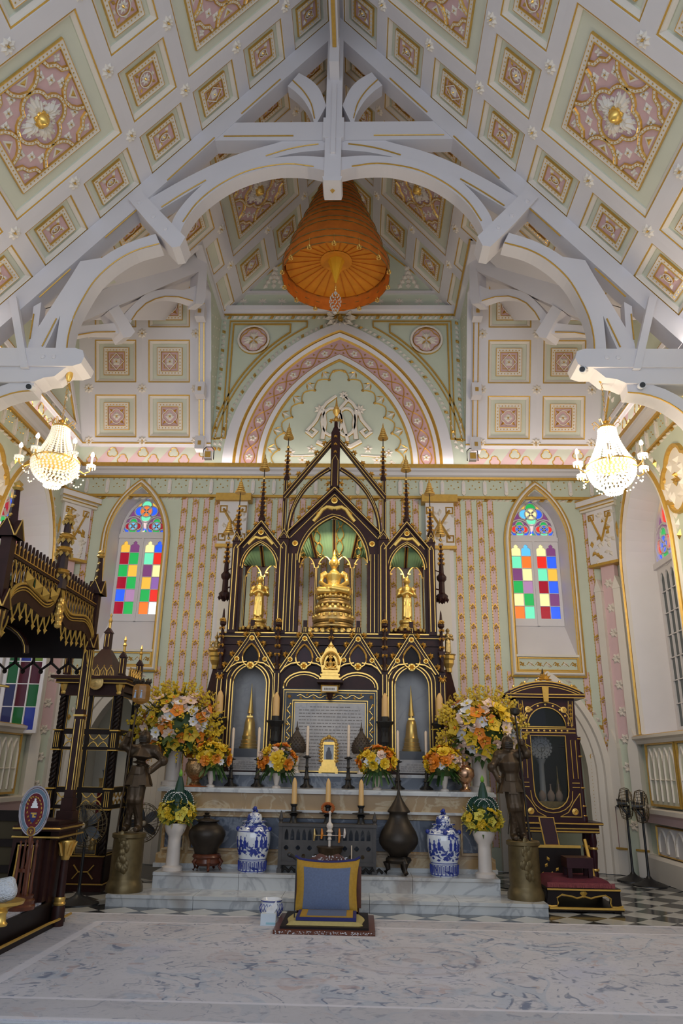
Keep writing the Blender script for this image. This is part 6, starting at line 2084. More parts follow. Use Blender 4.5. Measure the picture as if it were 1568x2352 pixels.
# --- flowers
def rose():
  b = MB()
  for ring, (n, r_, h, tilt) in enumerate(((6, 1.0, .15, .35), (5, .72, .35, .7), (4, .45, .5, 1.0))):
    for k in range(n):
      a = k * 2 * PI / n + ring * .4
      ca, sa = math.cos(a), math.sin(a)
      w_ = .62 * r_
      ct, s_ = math.cos(tilt), math.sin(tilt)
      pts = [(0.05, 0, 0), (r_ * .55 * ct, w_ * .7, r_ * .5 * s_), (r_ * ct, w_ * .45, r_ * s_ * .9), (r_ * ct * 1.02, -w_ * .45, r_ * s_ * .9), (r_ * .55 * ct, -w_ * .7, r_ * .5 * s_)]
      b.add([(x * ca - y * sa, x * sa + y * ca, z) for x, y, z in pts], [(0, 1, 2, 3, 4)])
  b.ball((0, 0, .5), .28, 6, 4)
  return b
def daisy(n=8, wd=.36, cup=.25):
  b = MB()
  for k in range(n):
    a = k * 2 * PI / n
    ca, sa = math.cos(a), math.sin(a)
    pts = [(.1, 0, 0), (.6, wd, cup * .5), (1.0, 0, cup), (.6, -wd, cup * .5), (.55, 0, cup * .2)]
    b.add([(x * ca - y * sa, x * sa + y * ca, z) for x, y, z in pts], [(0, 1, 4), (1, 2, 4), (2, 3, 4), (3, 0, 4)], 0)
  b.ball((0, 0, .08), .2, 6, 4, 1)
  return b
def sprig():
  b = MB()
  for k in range(11):
    t = k / 10
    a = k * 2.4
    p = (.25 * (1 - t) * math.cos(a), .25 * (1 - t) * math.sin(a), t * 1.8)
    b.ball(p, .14 * (1 - .4 * t), 5, 3)
  return b
FLM = {}
def flower_mesh(kind, m):
  k = (kind, m.name)
  if k not in FLM:
    b = {'rose': rose, 'daisy': daisy, 'orchid': lambda: daisy(5, .45, .35), 'sprig': sprig}[kind]()
    FLM[k] = b.mesh('flower', [m, YELLOWP if m is not YELLOWP else ORANGE])
  return FLM[k]
def bouquet(root, c, rx, rz, n, palette, size, leafy=60, hang=0.0, low=-.35, rnd=None):
  """flowers over an ellipsoid facing outwards, with leaves between"""
  rnd = rnd or random.Random(n)
  c = Vector(c)
  i = 0
  for k in range(n):
    z = 1 - (k + .5) / n * (1 - low)
    a = k * 2.39996
    rr = math.sqrt(max(0, 1 - z * z))
    d = Vector((rr * math.cos(a), rr * math.sin(a), z))
    kind, m, sz = palette[rnd.randrange(len(palette))]
    j = rnd.uniform(.88, 1.1)
    p = c + Vector((d.x * rx * j, d.y * rx * .8 * j, d.z * rz * j))
    nrm = Vector((d.x / rx, d.y / rx, d.z / rz)).normalized()
    q = nrm.to_track_quat('Z', 'Y').to_matrix().to_4x4()
    s = size * sz * rnd.uniform(.8, 1.2)
    ob('flower', flower_mesh(kind, m), root, M=Matrix.Translation(p) @ q @ Matrix.Rotation(rnd.random() * 6, 4, 'Z') @ Matrix.Scale(s, 4))
  b = MB()
  for k in range(leafy):
    d = Vector((rnd.gauss(0, 1), rnd.gauss(0, 1), rnd.uniform(low - .35, .9))).normalized()
    p = c + Vector((d.x * rx * .82, d.y * rx * .7, d.z * rz * .82))
    t = (d + Vector((rnd.uniform(-.4, .4), rnd.uniform(-.4, .4), rnd.uniform(-.5, .2)))).normalized()
    sd = t.cross(Vector((0, 0, 1)) if abs(t.z) < .9 else Vector((1, 0, 0))).normalized()
    L, W = size * rnd.uniform(1.6, 2.8), size * rnd.uniform(.25, .5)
    b.add([p, p + t * L * .5 + sd * W, p + t * L, p + t * L * .5 - sd * W], [(0, 1, 2, 3)])
  b.ball(c + Vector((0, 0, -rz * .05)), 1.0, 8, 6, sc=(rx * .78, rx * .62, rz * .78))
  tag(b.build('foliage', LEAF, root), kind='stuff')
ROSEP = [('rose', ORANGE, 1.1), ('rose', YELLOW, 1.1), ('rose', YELLOW, 1.0), ('daisy', PWHITE, .9), ('rose', PPINK, .9), ('sprig', YELLOWP, .55), ('rose', ORANGE, 1.0), ('rose', YELLOW, .9)]
RB = ['orange and yellow rose bouquet in a white vase next to the bronze bowl', 'orange and yellow rose bouquet in a white vase, jar-with-figures side of the tablet', 'orange and yellow rose bouquet in a white vase, beside the spired urn lid', 'orange and yellow rose bouquet in a white vase next to the copper bowl']
for (cx, cy_, yb), lab in zip(((483, 1743, 1805), (634, 1748, 1808), (866, 1754, 1810), (1021, 1755, 1812)), RB):
  Y = 10.34
  X = at(cx, yb, Y)[0]; zc = at(cx, cy_, Y)[1]
  t = thing('rose_vase', (X, Y, HA), lab, 'flower vase')
  b = MB(); b.lathe([(.06, HA), (.055, HA + .02), (.025, HA + .035), (.045, HA + .12), (.05, HA + .17), (.03, HA + .24), (.055, HA + .30), (.06, HA + .31)], (X, Y, 0), 14); b.build('vase', ALAB, t, smooth=40)
  bouquet(t, (X, Y, zc + .0), .235, .20, 60, ROSEP, .068, 40, rnd=random.Random(cx))
  f = MB()
  rd = random.Random(cx + 5)
  for k in range(26):
    a = rd.random() * 6.28
    p = Vector((X + .15 * math.cos(a), Y + .12 * math.sin(a), zc - .10))
    e = p + Vector((.10 * math.cos(a), .08 * math.sin(a), -rd.uniform(.06, .2)))
    sd = Vector((-math.sin(a), math.cos(a), 0)) * .02
    f.add([p - sd, p + sd, e + sd * .5, e - sd * .5], [(0, 1, 2, 3)])
  tag(f.build('fern', mat('fern_green', (.03, .09, .015), .6) if 'fern_green' not in MT else MT['fern_green'], t), kind='stuff')
BIGP = [('sprig', YELLOWP, 1.3), ('sprig', YELLOWP, 1.2), ('sprig', YELLOW, 1.2), ('orchid', ORANGE, 1.15), ('orchid', YELLOW, 1.2), ('daisy', PWHITE, 1.15), ('daisy', PPINK, 1.2), ('orchid', YELLOWP, 1.2), ('rose', PPINK, .9), ('daisy', PWHITE, 1.0), ('orchid', PPINK, 1.0)]
for cx, yt, yb, px_, lab in ((408, 1578, 1742, 398, 'huge yellow and white silk flower arrangement beside the lantern-bearing figure'), (1104, 1590, 1758, 1100, 'huge yellow and white silk flower arrangement beside the clock cabinet')):
  Y = 10.62
  X = at(px_, 1760, Y)[0]
  t = thing('flower_arrangement', (X, Y, HA), lab, 'flower vase')
  k = mpp(cx, 1650, Y)
  xc, zc = at(cx, (yt + yb) / 2 + 8, Y)
  b = MB(); b.lathe([(.15, HA), (.15, HA + .05), (.10, HA + .07), (.095, HA + .40), (.11, HA + .43), (.13, HA + .46), (.14, HA + .54), (.10, HA + .55)], (X, Y, 0), 16); b.build('marble_stand', ALAB, t, smooth=40)
  bouquet(t, (xc, Y, zc), 80 * k, 72 * k, 170, BIGP, .092, 110, low=-.75, rnd=random.Random(cx))
  f = MB()
  rd = random.Random(cx)
  for q in range(60):
    a = rd.uniform(-.5, PI + .5)
    d = Vector((math.cos(a), rd.uniform(-.5, .3), math.sin(a)))
    p0 = Vector((xc, Y, zc)) + Vector((d.x * 60 * k, d.y * .3, d.z * 55 * k))
    for j in range(11):
      p = p0 + d * (.026 * j) + Vector((rd.uniform(-.02, .02), 0, rd.uniform(-.02, .02)))
      f.ball(p, .021, 5, 3)
  tag(f.build('yellow_spray', YELLOWP, t), kind='stuff')
# --- bowls on the altar
X = at(449, 1785, 10.3)[0]
t = thing('bronze_bowl', (X, 10.3, HA), 'hammered bronze offering bowl on an orange cloth', 'bowl')
b = MB(); b.lathe([(.075, HA + .015), (.08, HA + .03), (.05, HA + .06), (.055, HA + .09), (.11, HA + .13), (.145, HA + .20), (.14, HA + .28), (.115, HA + .32), (.125, HA + .345), (.11, HA + .345), (.10, HA + .31)], (X, 10.3, 0), 20); b.build('bowl', mat('hammered_bronze', (.34, .21, .10), .35, metal=.85, var=.4, scale=40, bump=.5, bscale=45), t, smooth=50)
b = MB()
n = 18
b.add([(X + (.17 + .03 * math.sin(k * 3.1)) * math.cos(2 * PI * k / n), 10.3 + .15 * math.sin(2 * PI * k / n), HA + .004) for k in range(n)] + [(X, 10.3, HA + .02)], [(k, (k + 1) % n, n) for k in range(n)])
tag(b.build('cloth', mat('orange_cloth', (.62, .14, .02), .8), loc=(X, 10.3, HA)), 'crumpled orange cloth under the bronze bowl', 'cloth')
X = at(1068, 1795, 10.3)[0]
t = thing('copper_bowl', (X, 10.3, HA), 'shiny copper lidded bowl on a foot beside the large bouquet', 'bowl')
b = MB(); b.lathe([(.075, HA), (.08, HA + .02), (.045, HA + .05), (.04, HA + .09), (.09, HA + .13), (.125, HA + .20), (.12, HA + .27), (.07, HA + .32), (.05, HA + .33), (.055, HA + .37), (0, HA + .38)], (X, 10.3, 0), 18); b.build('bowl', mat('copper', (.52, .30, .18), .22, metal=.9, var=.25, scale=30), t, smooth=50)

# --- blue and white jars, bronze vessels, flower pillars on the upper step
PORC, nt, bs = node_mat('blue_white_porcelain', .12)
tc = N(nt, 'ShaderNodeTexCoord'); mpn = N(nt, 'ShaderNodeMapping'); mpn.inputs['Scale'].default_value = (17, 17, 15)
nt.links.new(tc.outputs['Object'], mpn.inputs['Vector'])
nz = N(nt, 'ShaderNodeTexNoise'); nz.inputs['Scale'].default_value = 1.0; nz.inputs['Detail'].default_value = 7; nz.inputs['Distortion'].default_value = 1.0; nt.links.new(mpn.outputs[0], nz.inputs['Vector'])
spx = N(nt, 'ShaderNodeSeparateXYZ'); nt.links.new(tc.outputs['Object'], spx.inputs[0])
zone = ramp(nt, mth(nt, 'DIVIDE', spx.outputs[2], .83), [(.0, (.60, .60, .60)), (.20, (.60, .60, .60)), (.22, (.55, .55, .55)), (.27, (.53, .53, .53)), (.29, (.47, .47, .47)), (.38, (.50, .50, .50)), (.44, (.64, .64, .64)), (.56, (.64, .64, .64)), (.58, (.47, .47, .47))])
fac = mth(nt, 'MULTIPLY', mth(nt, 'SUBTRACT', nz.outputs['Fac'], zone), 22)
cl = N(nt, 'ShaderNodeClamp'); nt.links.new(fac, cl.inputs[0])
col = mixc(nt, cl.outputs[0], (.70, .72, .76), (.035, .06, .26))
nt.links.new(col, bs.inputs['Base Color']); bs.inputs['Coat Weight'].default_value = .5
BLUE = mat('cobalt', (.03, .05, .30), .2, var=.2, scale=30)
PORCW = mat('white_porcelain', (.72, .73, .76), .12, var=.03)
def jar(cx, yt, yb, Y, lab):
  X, zb = at(cx, yb, Y)
  zb = H2
  t = thing('porcelain_jar', (X, Y, zb), lab, 'jar')
  k = mpp(cx, 1940, Y)
  hw = 39 * k
  H = at(cx, yt, Y)[1] - zb
  b = MB()
  pr = [(.77, 0), (.79, .02), (.77, .10), (.80, .20), (.90, .30), (.98, .42), (1.0, .52), (.97, .60), (.85, .67), (.68, .71), (.60, .725), (.58, .755)]
  b.lathe([(r_ * hw, zb + z * H) for r_, z in pr], (X, Y, 0), 32, 0)
  b.build('body', PORC, t, smooth=50)
  b = MB()
  for q in range(22):      # upright petal border round the foot
    a = q * 2 * PI / 22
    r_ = hw * .785
    tn = Vector((-math.sin(a), math.cos(a), 0)); o = Vector((X + r_ * math.cos(a), Y + r_ * math.sin(a), 0)); nn = Vector((math.cos(a), math.sin(a), 0)) * .003
    path = [o + nn - tn * hw * .09 + Vector((0, 0, zb + H * .025)), o + nn - tn * hw * .09 + Vector((0, 0, zb + H * .17)), o + nn * 3 + tn * hw * .09 + Vector((0, 0, zb + H * .17)), o + nn + tn * hw * .09 + Vector((0, 0, zb + H * .025))]
    b.tube(path, .0045, 4)
    b.tube([o + nn * 2 + Vector((0, 0, zb + H * .05)), o + nn * 3 + Vector((0, 0, zb + H * .15))], .006, 4)
  for z in (.02, .195, .62, .70): b.tube([(X + hw * np.interp(z, [p[1] for p in pr], [p[0] for p in pr]) * 1.004 * math.cos(2 * PI * q / 28), Y + hw * np.interp(z, [p[1] for p in pr], [p[0] for p in pr]) * 1.004 * math.sin(2 * PI * q / 28), zb + z * H) for q in range(28)], .005, 4, closed=True)
  tag(b.build('painted_border', BLUE, t), kind='stuff')
  for q in range(4):
    a = q * PI / 2 - PI / 2
    l = MB(); l.ball((X + hw * .93 * math.cos(a), Y + hw * .93 * math.sin(a), zb + H * .65), .028, 8, 6); l.build('lion_mask', BLUE, t, smooth=60)
  # painted figures and trees wrapped on the belly
  f = MB()
  rd = random.Random(cx)
  def on(a, z, d=.003):
    r_ = hw * np.interp((z - zb) / H, [p[1] for p in pr], [p[0] for p in pr]) + d
    return (X + r_ * math.cos(a), Y + r_ * math.sin(a), z)
  for a in (-2.25, -1.95, -1.25, -.95, -.6, -2.6):
    z0 = zb + H * (.36 + rd.uniform(0, .03)); s = H * .17
    for (w0, za), (w1, z1) in zip(((.10, 0), (.085, .35), (.10, .6), (.045, .74)), ((.085, .35), (.10, .6), (.045, .74), (.03, .8))):
      f.add([on(a - w0, z0 + za * s), on(a + w0, z0 + za * s), on(a + w1, z0 + z1 * s), on(a - w1, z0 + z1 * s)], [(0, 1, 2, 3)])
    f.add([on(a + .045 * math.cos(g), z0 + s * .9 + .018 * math.sin(g), .004) for g in [q * PI / 4 for q in range(8)]], [tuple(range(8))])
  f.tube([on(-.75, zb + H * .36), on(-.72, zb + H * .48), on(-.85, zb + H * .58), on(-1.1, zb + H * .62)], .008, 4)
  for q in range(14):
    a, z = -1.0 + rd.uniform(-.45, .4), zb + H * rd.uniform(.56, .64)
    f.add([on(a - .09, z), on(a, z - .012), on(a + .09, z), on(a, z + .014)], [(0, 1, 2, 3)])
  for q in range(16):
    a, z = -1.57 + rd.uniform(-1.1, 1.1), zb + H * rd.uniform(.24, .34)
    f.add([on(a - .14, z), on(a, z - .015), on(a + .14, z), on(a, z + .018)], [(0, 1, 2, 3)])
  tag(f.build('painted_scene', BLUE, t), kind='stuff')
  l = MB()
  l.lathe([(.68 * hw, zb + H * .755), (.72 * hw, zb + H * .76), (.70 * hw, zb + H * .775), (.44 * hw, zb + H * .785), (.45 * hw, zb + H * .83), (.38 * hw, zb + H * .88), (.15 * hw, zb + H * .91), (0, zb + H * .91)], (X, Y, 0), 24)
  lo = l.build('lid', PORC, t, smooth=45)
  kn = MB()
  kn.tube([(X - .015, Y, zb + H * .90), (X - .01, Y, zb + H * .95), (X + .005, Y, zb + H * .985)], [.03, .028, .018], 8); kn.ball((X + .005, Y - .02, zb + H * .975), .024, 8, 6); kn.ball((X + .02, Y + .02, zb + H * .93), .02, 6, 4)
  kn.build('lion_knob', BLUE, lo, smooth=60)
jar(578, 1852, 2004, 9.86, 'blue and white porcelain jar painted with standing figures, lion knob lid, beside the iron stand')
jar(1020.5, 1858, 2011, 9.86, 'blue and white porcelain jar painted with a palm tree, beside the spired urn')
def vessel(name, lab, cx, Y, parts):
  t = thing(name, (at(cx, 1995, Y)[0], Y, H2), lab, 'vessel')
  for nm, m, prof, seg in parts:
    b = MB(); plathe(b, cx, prof, Y, seg); b.build(nm, m, t, smooth=45)
  return t
t = vessel('bronze_censer', 'dark round bronze censer with a knobbed lid on a carved wooden stand', 475, 9.86, [
  ('bowl', BRONZED, [(25, 1961), (27, 1953), (30, 1944), (38, 1932), (42, 1918), (41, 1908), (34, 1898), (24, 1893), (21, 1888), (26, 1886), (26, 1884)], 24),
  ('lid', BRONZED, [(22, 1885), (20, 1882), (8, 1879), (6, 1875), (10, 1873), (4, 1870), (7, 1867), (2, 1864), (0, 1863)], 16),
  ('stand_top', WOODR, [(30, 1971), (33, 1967), (31, 1962), (28, 1960)], 20)])
X, k = at(475, 1985, 9.86)[0], mpp(475, 1985, 9.86)
for q in range(5):
  a = q * 2 * PI / 5 - PI / 2 + .3
  b = MB(); b.tube([(X + 24 * k * math.cos(a), 9.86 + 24 * k * math.sin(a), H2 + .15), (X + 33 * k * math.cos(a), 9.86 + 33 * k * math.sin(a), H2 + .10), (X + 28 * k * math.cos(a), 9.86 + 28 * k * math.sin(a), H2 + .045), (X + 33 * k * math.cos(a), 9.86 + 33 * k * math.sin(a), H2 + .012)], [.026, .026, .018, .016], 7); b.build('leg', WOODR, t, smooth=50)
b = MB(); b.lathe([(.0, H2 + .06), (.13, H2 + .06), (.16, H2 + .09), (.15, H2 + .14), (.13, H2 + .15)], (X, 9.86, 0), 20); b.build('stand_ring', WOODR, t, smooth=40)
t = vessel('spired_urn', 'big dark bronze pear-shaped urn with a tall pointed spired lid', 915, 9.86, [
  ('body', BRONZED, [(20, 1966), (24, 1960), (36, 1950), (44, 1937), (45, 1926), (40, 1910), (30, 1893), (22, 1878), (21, 1868), (24, 1864)], 28),
  ('lid', BRONZED, [(25, 1866), (26, 1863), (24, 1860), (17, 1850), (10, 1838), (5, 1828), (2.4, 1815), (1.6, 1790), (1.2, 1765), (0, 1750)], 18),
  ('foot', BRONZED, [(26, 1982), (30, 1975), (28, 1970), (19, 1966)], 18)])
X, k = at(915, 1985, 9.86)[0], mpp(915, 1985, 9.86)
for q in range(3):
  a = q * 2 * PI / 3 - PI / 2 + .55
  b = MB(); b.tube([(X + 20 * k * math.cos(a), 9.86 + 20 * k * math.sin(a), H2 + .19), (X + 28 * k * math.cos(a), 9.86 + 28 * k * math.sin(a), H2 + .13), (X + 24 * k * math.cos(a), 9.86 + 24 * k * math.sin(a), H2 + .06), (X + 31 * k * math.cos(a), 9.86 + 31 * k * math.sin(a), H2 + .02)], [.035, .045, .03, .03], 8); b.build('lion_leg', BRONZED, t, smooth=50)
LEMP = [('orchid', LYELLOW, 1.1), ('orchid', LYELLOW, 1.2), ('sprig', LYELLOW, .7), ('sprig', YELLOWP, .7), ('orchid', YELLOW, 1.0), ('rose', LYELLOW, .8)]
for cx, yb, yh, yf, yl, lab in ((399, 1998, 1890, 1866, 1775, 'next to the bronze censer'), (1112, 2012, 1908, 1882, 1789, 'next to the palm-tree jar')):
  Y = 9.80
  X = at(cx, 1950, Y)[0]; k = mpp(cx, 1940, Y)
  t = thing('flower_pillar', (X, Y, H2), 'white alabaster pillar with lemon-yellow flowers and a green folded-leaf cone ' + lab, 'flower stand')
  b = MB()
  zh = at(cx, yh, Y)[1]
  b.lathe([(.125, H2), (.125, H2 + .04), (.10, H2 + .055), (.085, H2 + .06), (.078, zh - .20), (.08, zh - .15), (.115, zh - .10), (.135, zh - .04), (.13, zh), (.10, zh)], (X, Y, 0), 20); b.build('pillar', ALAB, t, smooth=40)
  zf = at(cx, yf, Y)[1]
  bouquet(t, (X, Y, zf), 42 * k, 26 * k, 76, LEMP, .058, 40, low=-.9, rnd=random.Random(cx))
  zl = at(cx, yl, Y)[1]
  DG = MT.get('folded_leaf') or mat('folded_leaf', (.012, .055, .035), .45, var=.3, scale=30)
  b = MB(); b.lathe([(.09, zf + .06), (.075, zf + .2), (.05, zf + .33), (.025, zf + .42), (.01, zl - .04)], (X + .01, Y, 0), 10); b.build('leaf_cone', DG, t)
  for q, (dx, dy, rr, tl) in enumerate(((-.115, .02, .135, .45), (.115, .02, .135, -.45), (-.05, -.07, .11, .2), (.06, -.07, .11, -.2))):
    f = MB()
    c0 = Vector((X + dx * .55, Y + dy, zf + .07))
    path = [c0 + Vector((math.sin(g - tl) * rr, -.012 * (j % 2), math.cos(g - tl) * rr * 1.25 + .03)) for j, g in enumerate([(-1.35 + 2.7 * j / 16) for j in range(17)])]
    f.add([c0] + path, [(0, j, j + 1) for j in range(1, 17)], 0)
    f.build('leaf_fan', DG, t)
    g_ = MB()
    for p in path: g_.ball(p + Vector((0, -.006, 0)), .0075, 5, 3)
    tag(g_.build('bead_edge', PWHITE, t), kind='stuff')
  b = MB(); b.lathe([(.0, zl - .05), (.022, zl - .03), (.024, zl), (.0, zl + .05)], (X + .01, Y, 0), 8); b.build('bud', mat('lime_bud', (.20, .42, .04), .5) if 'lime_bud' not in MT else MT['lime_bud'], t, smooth=60)

# --- pierced iron stand with candles
Y0, Y1_ = 9.80, 10.02
t = thing('iron_stand', (at(752, 2000, Y0)[0], 9.9, H2), 'pierced dark iron stand with corner posts before the altar', 'stand')
xL, xR = at(641, 1990, Y0)[0], at(860, 1990, Y0)[0]
ztop = at(752, 1895, Y0)[1]; zbot = H2 + .07; zpl = at(752, 1984, Y0)[1]
IRG = mat('grey_iron', (.070, .062, .058), .5, metal=.3, var=.3, scale=10)
for x in (xL, xR):
  b = MB(); b.box((x - .02, Y0 - .02, H2), (x + .02, Y0 + .02, ztop)); b.lathe([(.035, 0), (.02, .03), (.03, .06), (.02, .10), (.006, .15), (0, .16)], (x, Y0, ztop), 8); b.box((x - .03, Y0 - .03, H2), (x + .03, Y0 + .03, H2 + .05)); b.build('corner_post', IRG, t)
  b = MB(); b.box((x - .02, Y1_ - .02, H2), (x + .02, Y1_ + .02, ztop)); b.build('corner_post', IRG, t)
b = MB()
hl = []
n = 15
pw = (xR - xL - .08) / n
for k in range(n):
  c = xL + .04 + pw * (k + .5)
  hl.append(arch(c, pw * .33, zpl + .26, ztop - .12, ztop - .05, 4))
  if k % 2 == 0: hl.append(quatrefoil(c, zpl + .17, pw * .42, 3))
  else: hl.append(circ(c, zpl + .08, pw * .35, 8))
b.plate(rect(xL, zpl, xR, ztop), hl, 0, .012, lambda a, b_, h: (a, Y0 - h, b_))
b.build('pierced_front', IRG, t)
b = MB(); b.box((xL - .03, Y0 - .04, ztop - .02), (xR + .03, Y1_ + .03, ztop + .012)); b.build('table_plate', IRG, t)
b = MB(); b.box((xL, Y0 - .03, zpl - .02), (xR, Y1_, zpl + .02)); b.build('lower_rail', IRG, t)
for q in (0, 1):
  c = at(677 if q == 0 else 832, 1993, Y0)[0]
  b = MB()
  for j in range(5): b.tube([(c - .16 + .08 * j, Y0, H2 + .015), (c - .12 + .08 * j, Y0 - .03, H2 + .06), (c - .08 + .08 * j, Y0, H2 + .02)], .02, 6)
  b.build('scroll_foot', IRON, t)
zt0 = ztop + .012
for cx, yt, yc, lab in ((675, 1786, 1847, 'next to the blue-white jar with figures'), (753, 1788, 1850, 'with the orange garland ring'), (829, 1790, 1851, 'next to the spired urn')):
  Y = 9.91
  X, zc = at(cx, yc, Y); zt = at(cx, yt, Y)[1]
  s_ = thing('pricket_stand', (X, Y, zt0), 'black iron pricket on the pierced stand ' + lab, 'candle holder')
  h = zc - zt0
  b = MB(); b.lathe([(.06, zt0), (.045, zt0 + .02), (.035, zt0 + h * .35), (.055, zt0 + h * .45), (.03, zt0 + h * .5), (.11, zt0 + h * .56), (.11, zt0 + h * .59), (.035, zt0 + h * .62), (.03, zc - .03), (.045, zc - .01), (.045, zc + .005)], (X, Y, 0), 12); b.build('pricket', IRON, s_, smooth=40)
  c = thing('thick_candle', (X, Y, zc), 'thick ochre candle on the iron pricket ' + lab, 'candle')
  b = MB(); b.lathe([(.034, zc + .005), (.030, zt - .06), (.018, zt - .02), (.005, zt), (0, zt + .003)], (X, Y, 0), 12); b.build('wax', CANDLE, c, smooth=40)
  if cx == 753:
    b = MB()
    for j in range(18):
      a = j * 2 * PI / 18
      b.ball((X + .07 * math.cos(a), Y - .05, zc - .01 + .055 * math.sin(a) - .02), .02, 5, 4)
    tag(b.build('garland', mat('marigold', (.42, .10, .015), .7, var=.4, scale=50), loc=(X, Y - .05, zc)), 'small orange flower garland hanging round the middle candle', 'garland')
# incense pot and small hanging ornaments in front of the iron stand
X, Y = at(757, 1960, 9.55)[0], 9.55
t = thing('incense_pot', (X, 9.62 + .14, H2), 'bronze incense pot on a foot behind the blue cushion', 'pot')
X, Y = at(757, 1960, 9.70)[0], 9.70
b = MB(); plathe(b, 757, [(16, 2005), (14, 1995), (8, 1988), (12, 1975), (22, 1965), (28, 1955), (29, 1948), (31, 1946), (31, 1944), (26, 1944)], Y, 18); b.build('pot', BRONZE, t, smooth=45)
b = MB(); plathe(b, 757, [(3, 1946), (3, 1930), (5, 1928), (3, 1922), (7, 1919), (4, 1914), (8, 1910), (5, 1905), (8, 1898), (7, 1893), (3, 1888), (2, 1870), (4, 1866), (0, 1862)], Y, 10); b.build('joss_column', ALAB, t, smooth=40)
k = mpp(757, 1920, Y)
for dx, m, L in ((-35, GOLDD, 26), (-18, ORANGE, 22), (22, ORANGE, 30), (34, ALAB, 20)):
  g_ = MB(); x, z = at(757 + dx, 1903, Y)
  g_.tube([(x, Y, z), (x + .004, Y, z - L * k * .5), (x - .004, Y, z - L * k)], [.008, .016, .01], 6); g_.tube([(X, Y, at(757, 1919, Y)[1]), (x, Y, at(757, 1919, Y)[1]), (x, Y, z)], .004, 4); g_.build('hanging_tassel', m, t)
X, Y = at(807, 1965, 9.7)[0], 9.7
t = thing('small_taper', (X, Y, H2), 'single thin beige taper standing behind the cushion', 'candle')
b = MB(); b.lathe([(.02, H2), (.02, H2 + .02), (.006, H2 + .03), (.007, at(807, 1942, Y)[1])], (X, Y, 0), 8); b.build('taper', CANDLEW, t)
# ================================================================== hanging parasol
SILK = mat('orange_silk', (.60, .15, .006), .75, var=.22, scale=7)
SILKY = mat('yellow_silk', (.66, .24, .008), .7, var=.15, scale=8)
TRIM = mat('dull_braid', (.20, .14, .04), .6, var=.3, scale=30)
PX, PY, PZ = 0.0, 10.60, 9.62
um = thing('hanging_parasol', (PX, PY, PZ), 'great orange silk nine-tiered parasol hanging from the roof ridge', 'parasol')
tz = [(0.92, 9.48, 9.98), (.80, 9.95, 10.28), (.70, 10.26, 10.55), (.60, 10.53, 10.80), (.51, 10.78, 11.03), (.43, 11.01, 11.24), (.36, 11.22, 11.44), (.29, 11.42, 11.62), (.22, 11.60, 11.85)]
for i, (r_, z0, z1) in enumerate(tz):
  nr = tz[i + 1][0] if i < 8 else .05
  b = MB()
  seg = 48
  # gathered skirt with soft folds, then the sloping top
  vs, fs = [], []
  for j, (rr, zz) in enumerate(((r_ * 1.0, z0), (r_ * 1.0, z0 + (z1 - z0) * .55), (r_ * .97, z0 + (z1 - z0) * .62), (nr * 1.02, z1 + .03))):
    for k in range(seg):
      a = 2 * PI * k / seg
      f = 1 + (.012 if k % 2 else -.006) * (1 if j < 2 else .3)
      vs.append((PX + rr * f * math.cos(a), PY + rr * f * math.sin(a), zz + (.012 * math.sin(k * .9) if j == 0 else 0)))
  for j in range(3):
    for k in range(seg):
      k2 = (k + 1) % seg
      fs.append((j * seg + k, j * seg + k2, (j + 1) * seg + k2, (j + 1) * seg + k))
  b.add(vs, fs)
  o = b.build('silk_tier', SILK, um, smooth=60)
  g = MB()
  for zz in (z0 + .02, z0 + (z1 - z0) * .30, z0 + (z1 - z0) * .56):
    g.tube([(PX + r_ * 1.012 * math.cos(2 * PI * k / 36), PY + r_ * 1.012 * math.sin(2 * PI * k / 36), zz) for k in range(36)], .008, 4, closed=True)
  g.build('braid', TRIM, o)
b = MB(); n = 27
ri, ro, zi, zo = .28, .88, 9.86, 9.74
vs = [(PX + r_ * math.cos(2 * PI * k / n), PY + r_ * math.sin(2 * PI * k / n), z) for r_, z in ((ri, zi), (ro, zo)) for k in range(n)]
b.add(vs, [(k, (k + 1) % n, n + (k + 1) % n, n + k) for k in range(n)])
b.lathe([(ri, zi - .01), (ri * .9, zi - .02), (.0, zi + .05)], (PX, PY, 0), 24)
o = b.build('underside', SILKY, um)
for k in range(n):
  a = 2 * PI * k / n
  g = MB(); g.tube([(PX + ri * math.cos(a), PY + ri * math.sin(a), zi - .012), (PX + ro * math.cos(a), PY + ro * math.sin(a), zo - .012)], .006, 4); g.build('rib', SILK, o)
b = MB(); b.lathe([(.15, zi), (.12, zi - .08), (.06, zi - .28), (.02, zi - .44), (.015, zi - .46)], (PX, PY, 0), 8); b.build('inner_cone', mat('cone_yellow', (.80, .46, .03), .45, metal=.2), um)
b = MB(); b.lathe([(.0, zi - .62), (.018, zi - .6), (.02, zi - .57), (.012, zi - .56), (.024, zi - .53), (.02, zi - .5), (.01, zi - .45), (.0, zi - .44)], (PX, PY, 0), 10); b.build('gilt_knob', GOLDB, um, smooth=40)
b = MB(); rd = random.Random(2)
b.tube([(PX, PY, zi - .6), (PX, PY, zi - .66)], .005, 4)
for j in range(9):
  zz = zi - .66 - j * .05; rr = (.02, .06, .085, .095, .095, .085, .065, .045, .02)[j]
  for k in range(9):
    a = k * 2 * PI / 9 + j
    b.ball((PX + rr * math.cos(a), PY + rr * math.sin(a), zz), .013, 5, 3, sc=(1, 1, 1.5))
tag(b.build('crystal_pendant', mat('plain_crystal', (.62, .58, .52), .08, var=0, spec=1), um), kind='stuff')
tm = MB()
tm.tube([(0, 0, .16), (0, 0, .0)], .004, 4)
for k in range(9):
  a = k * 2 * PI / 9
  tm.tube([(0, 0, .02), (.035 * math.cos(a), .035 * math.sin(a), -.02), (.03 * math.cos(a), .03 * math.sin(a), -.05)], [.006, .007, .010], 5)
tm.ball((0, 0, .02), .014, 6, 4)
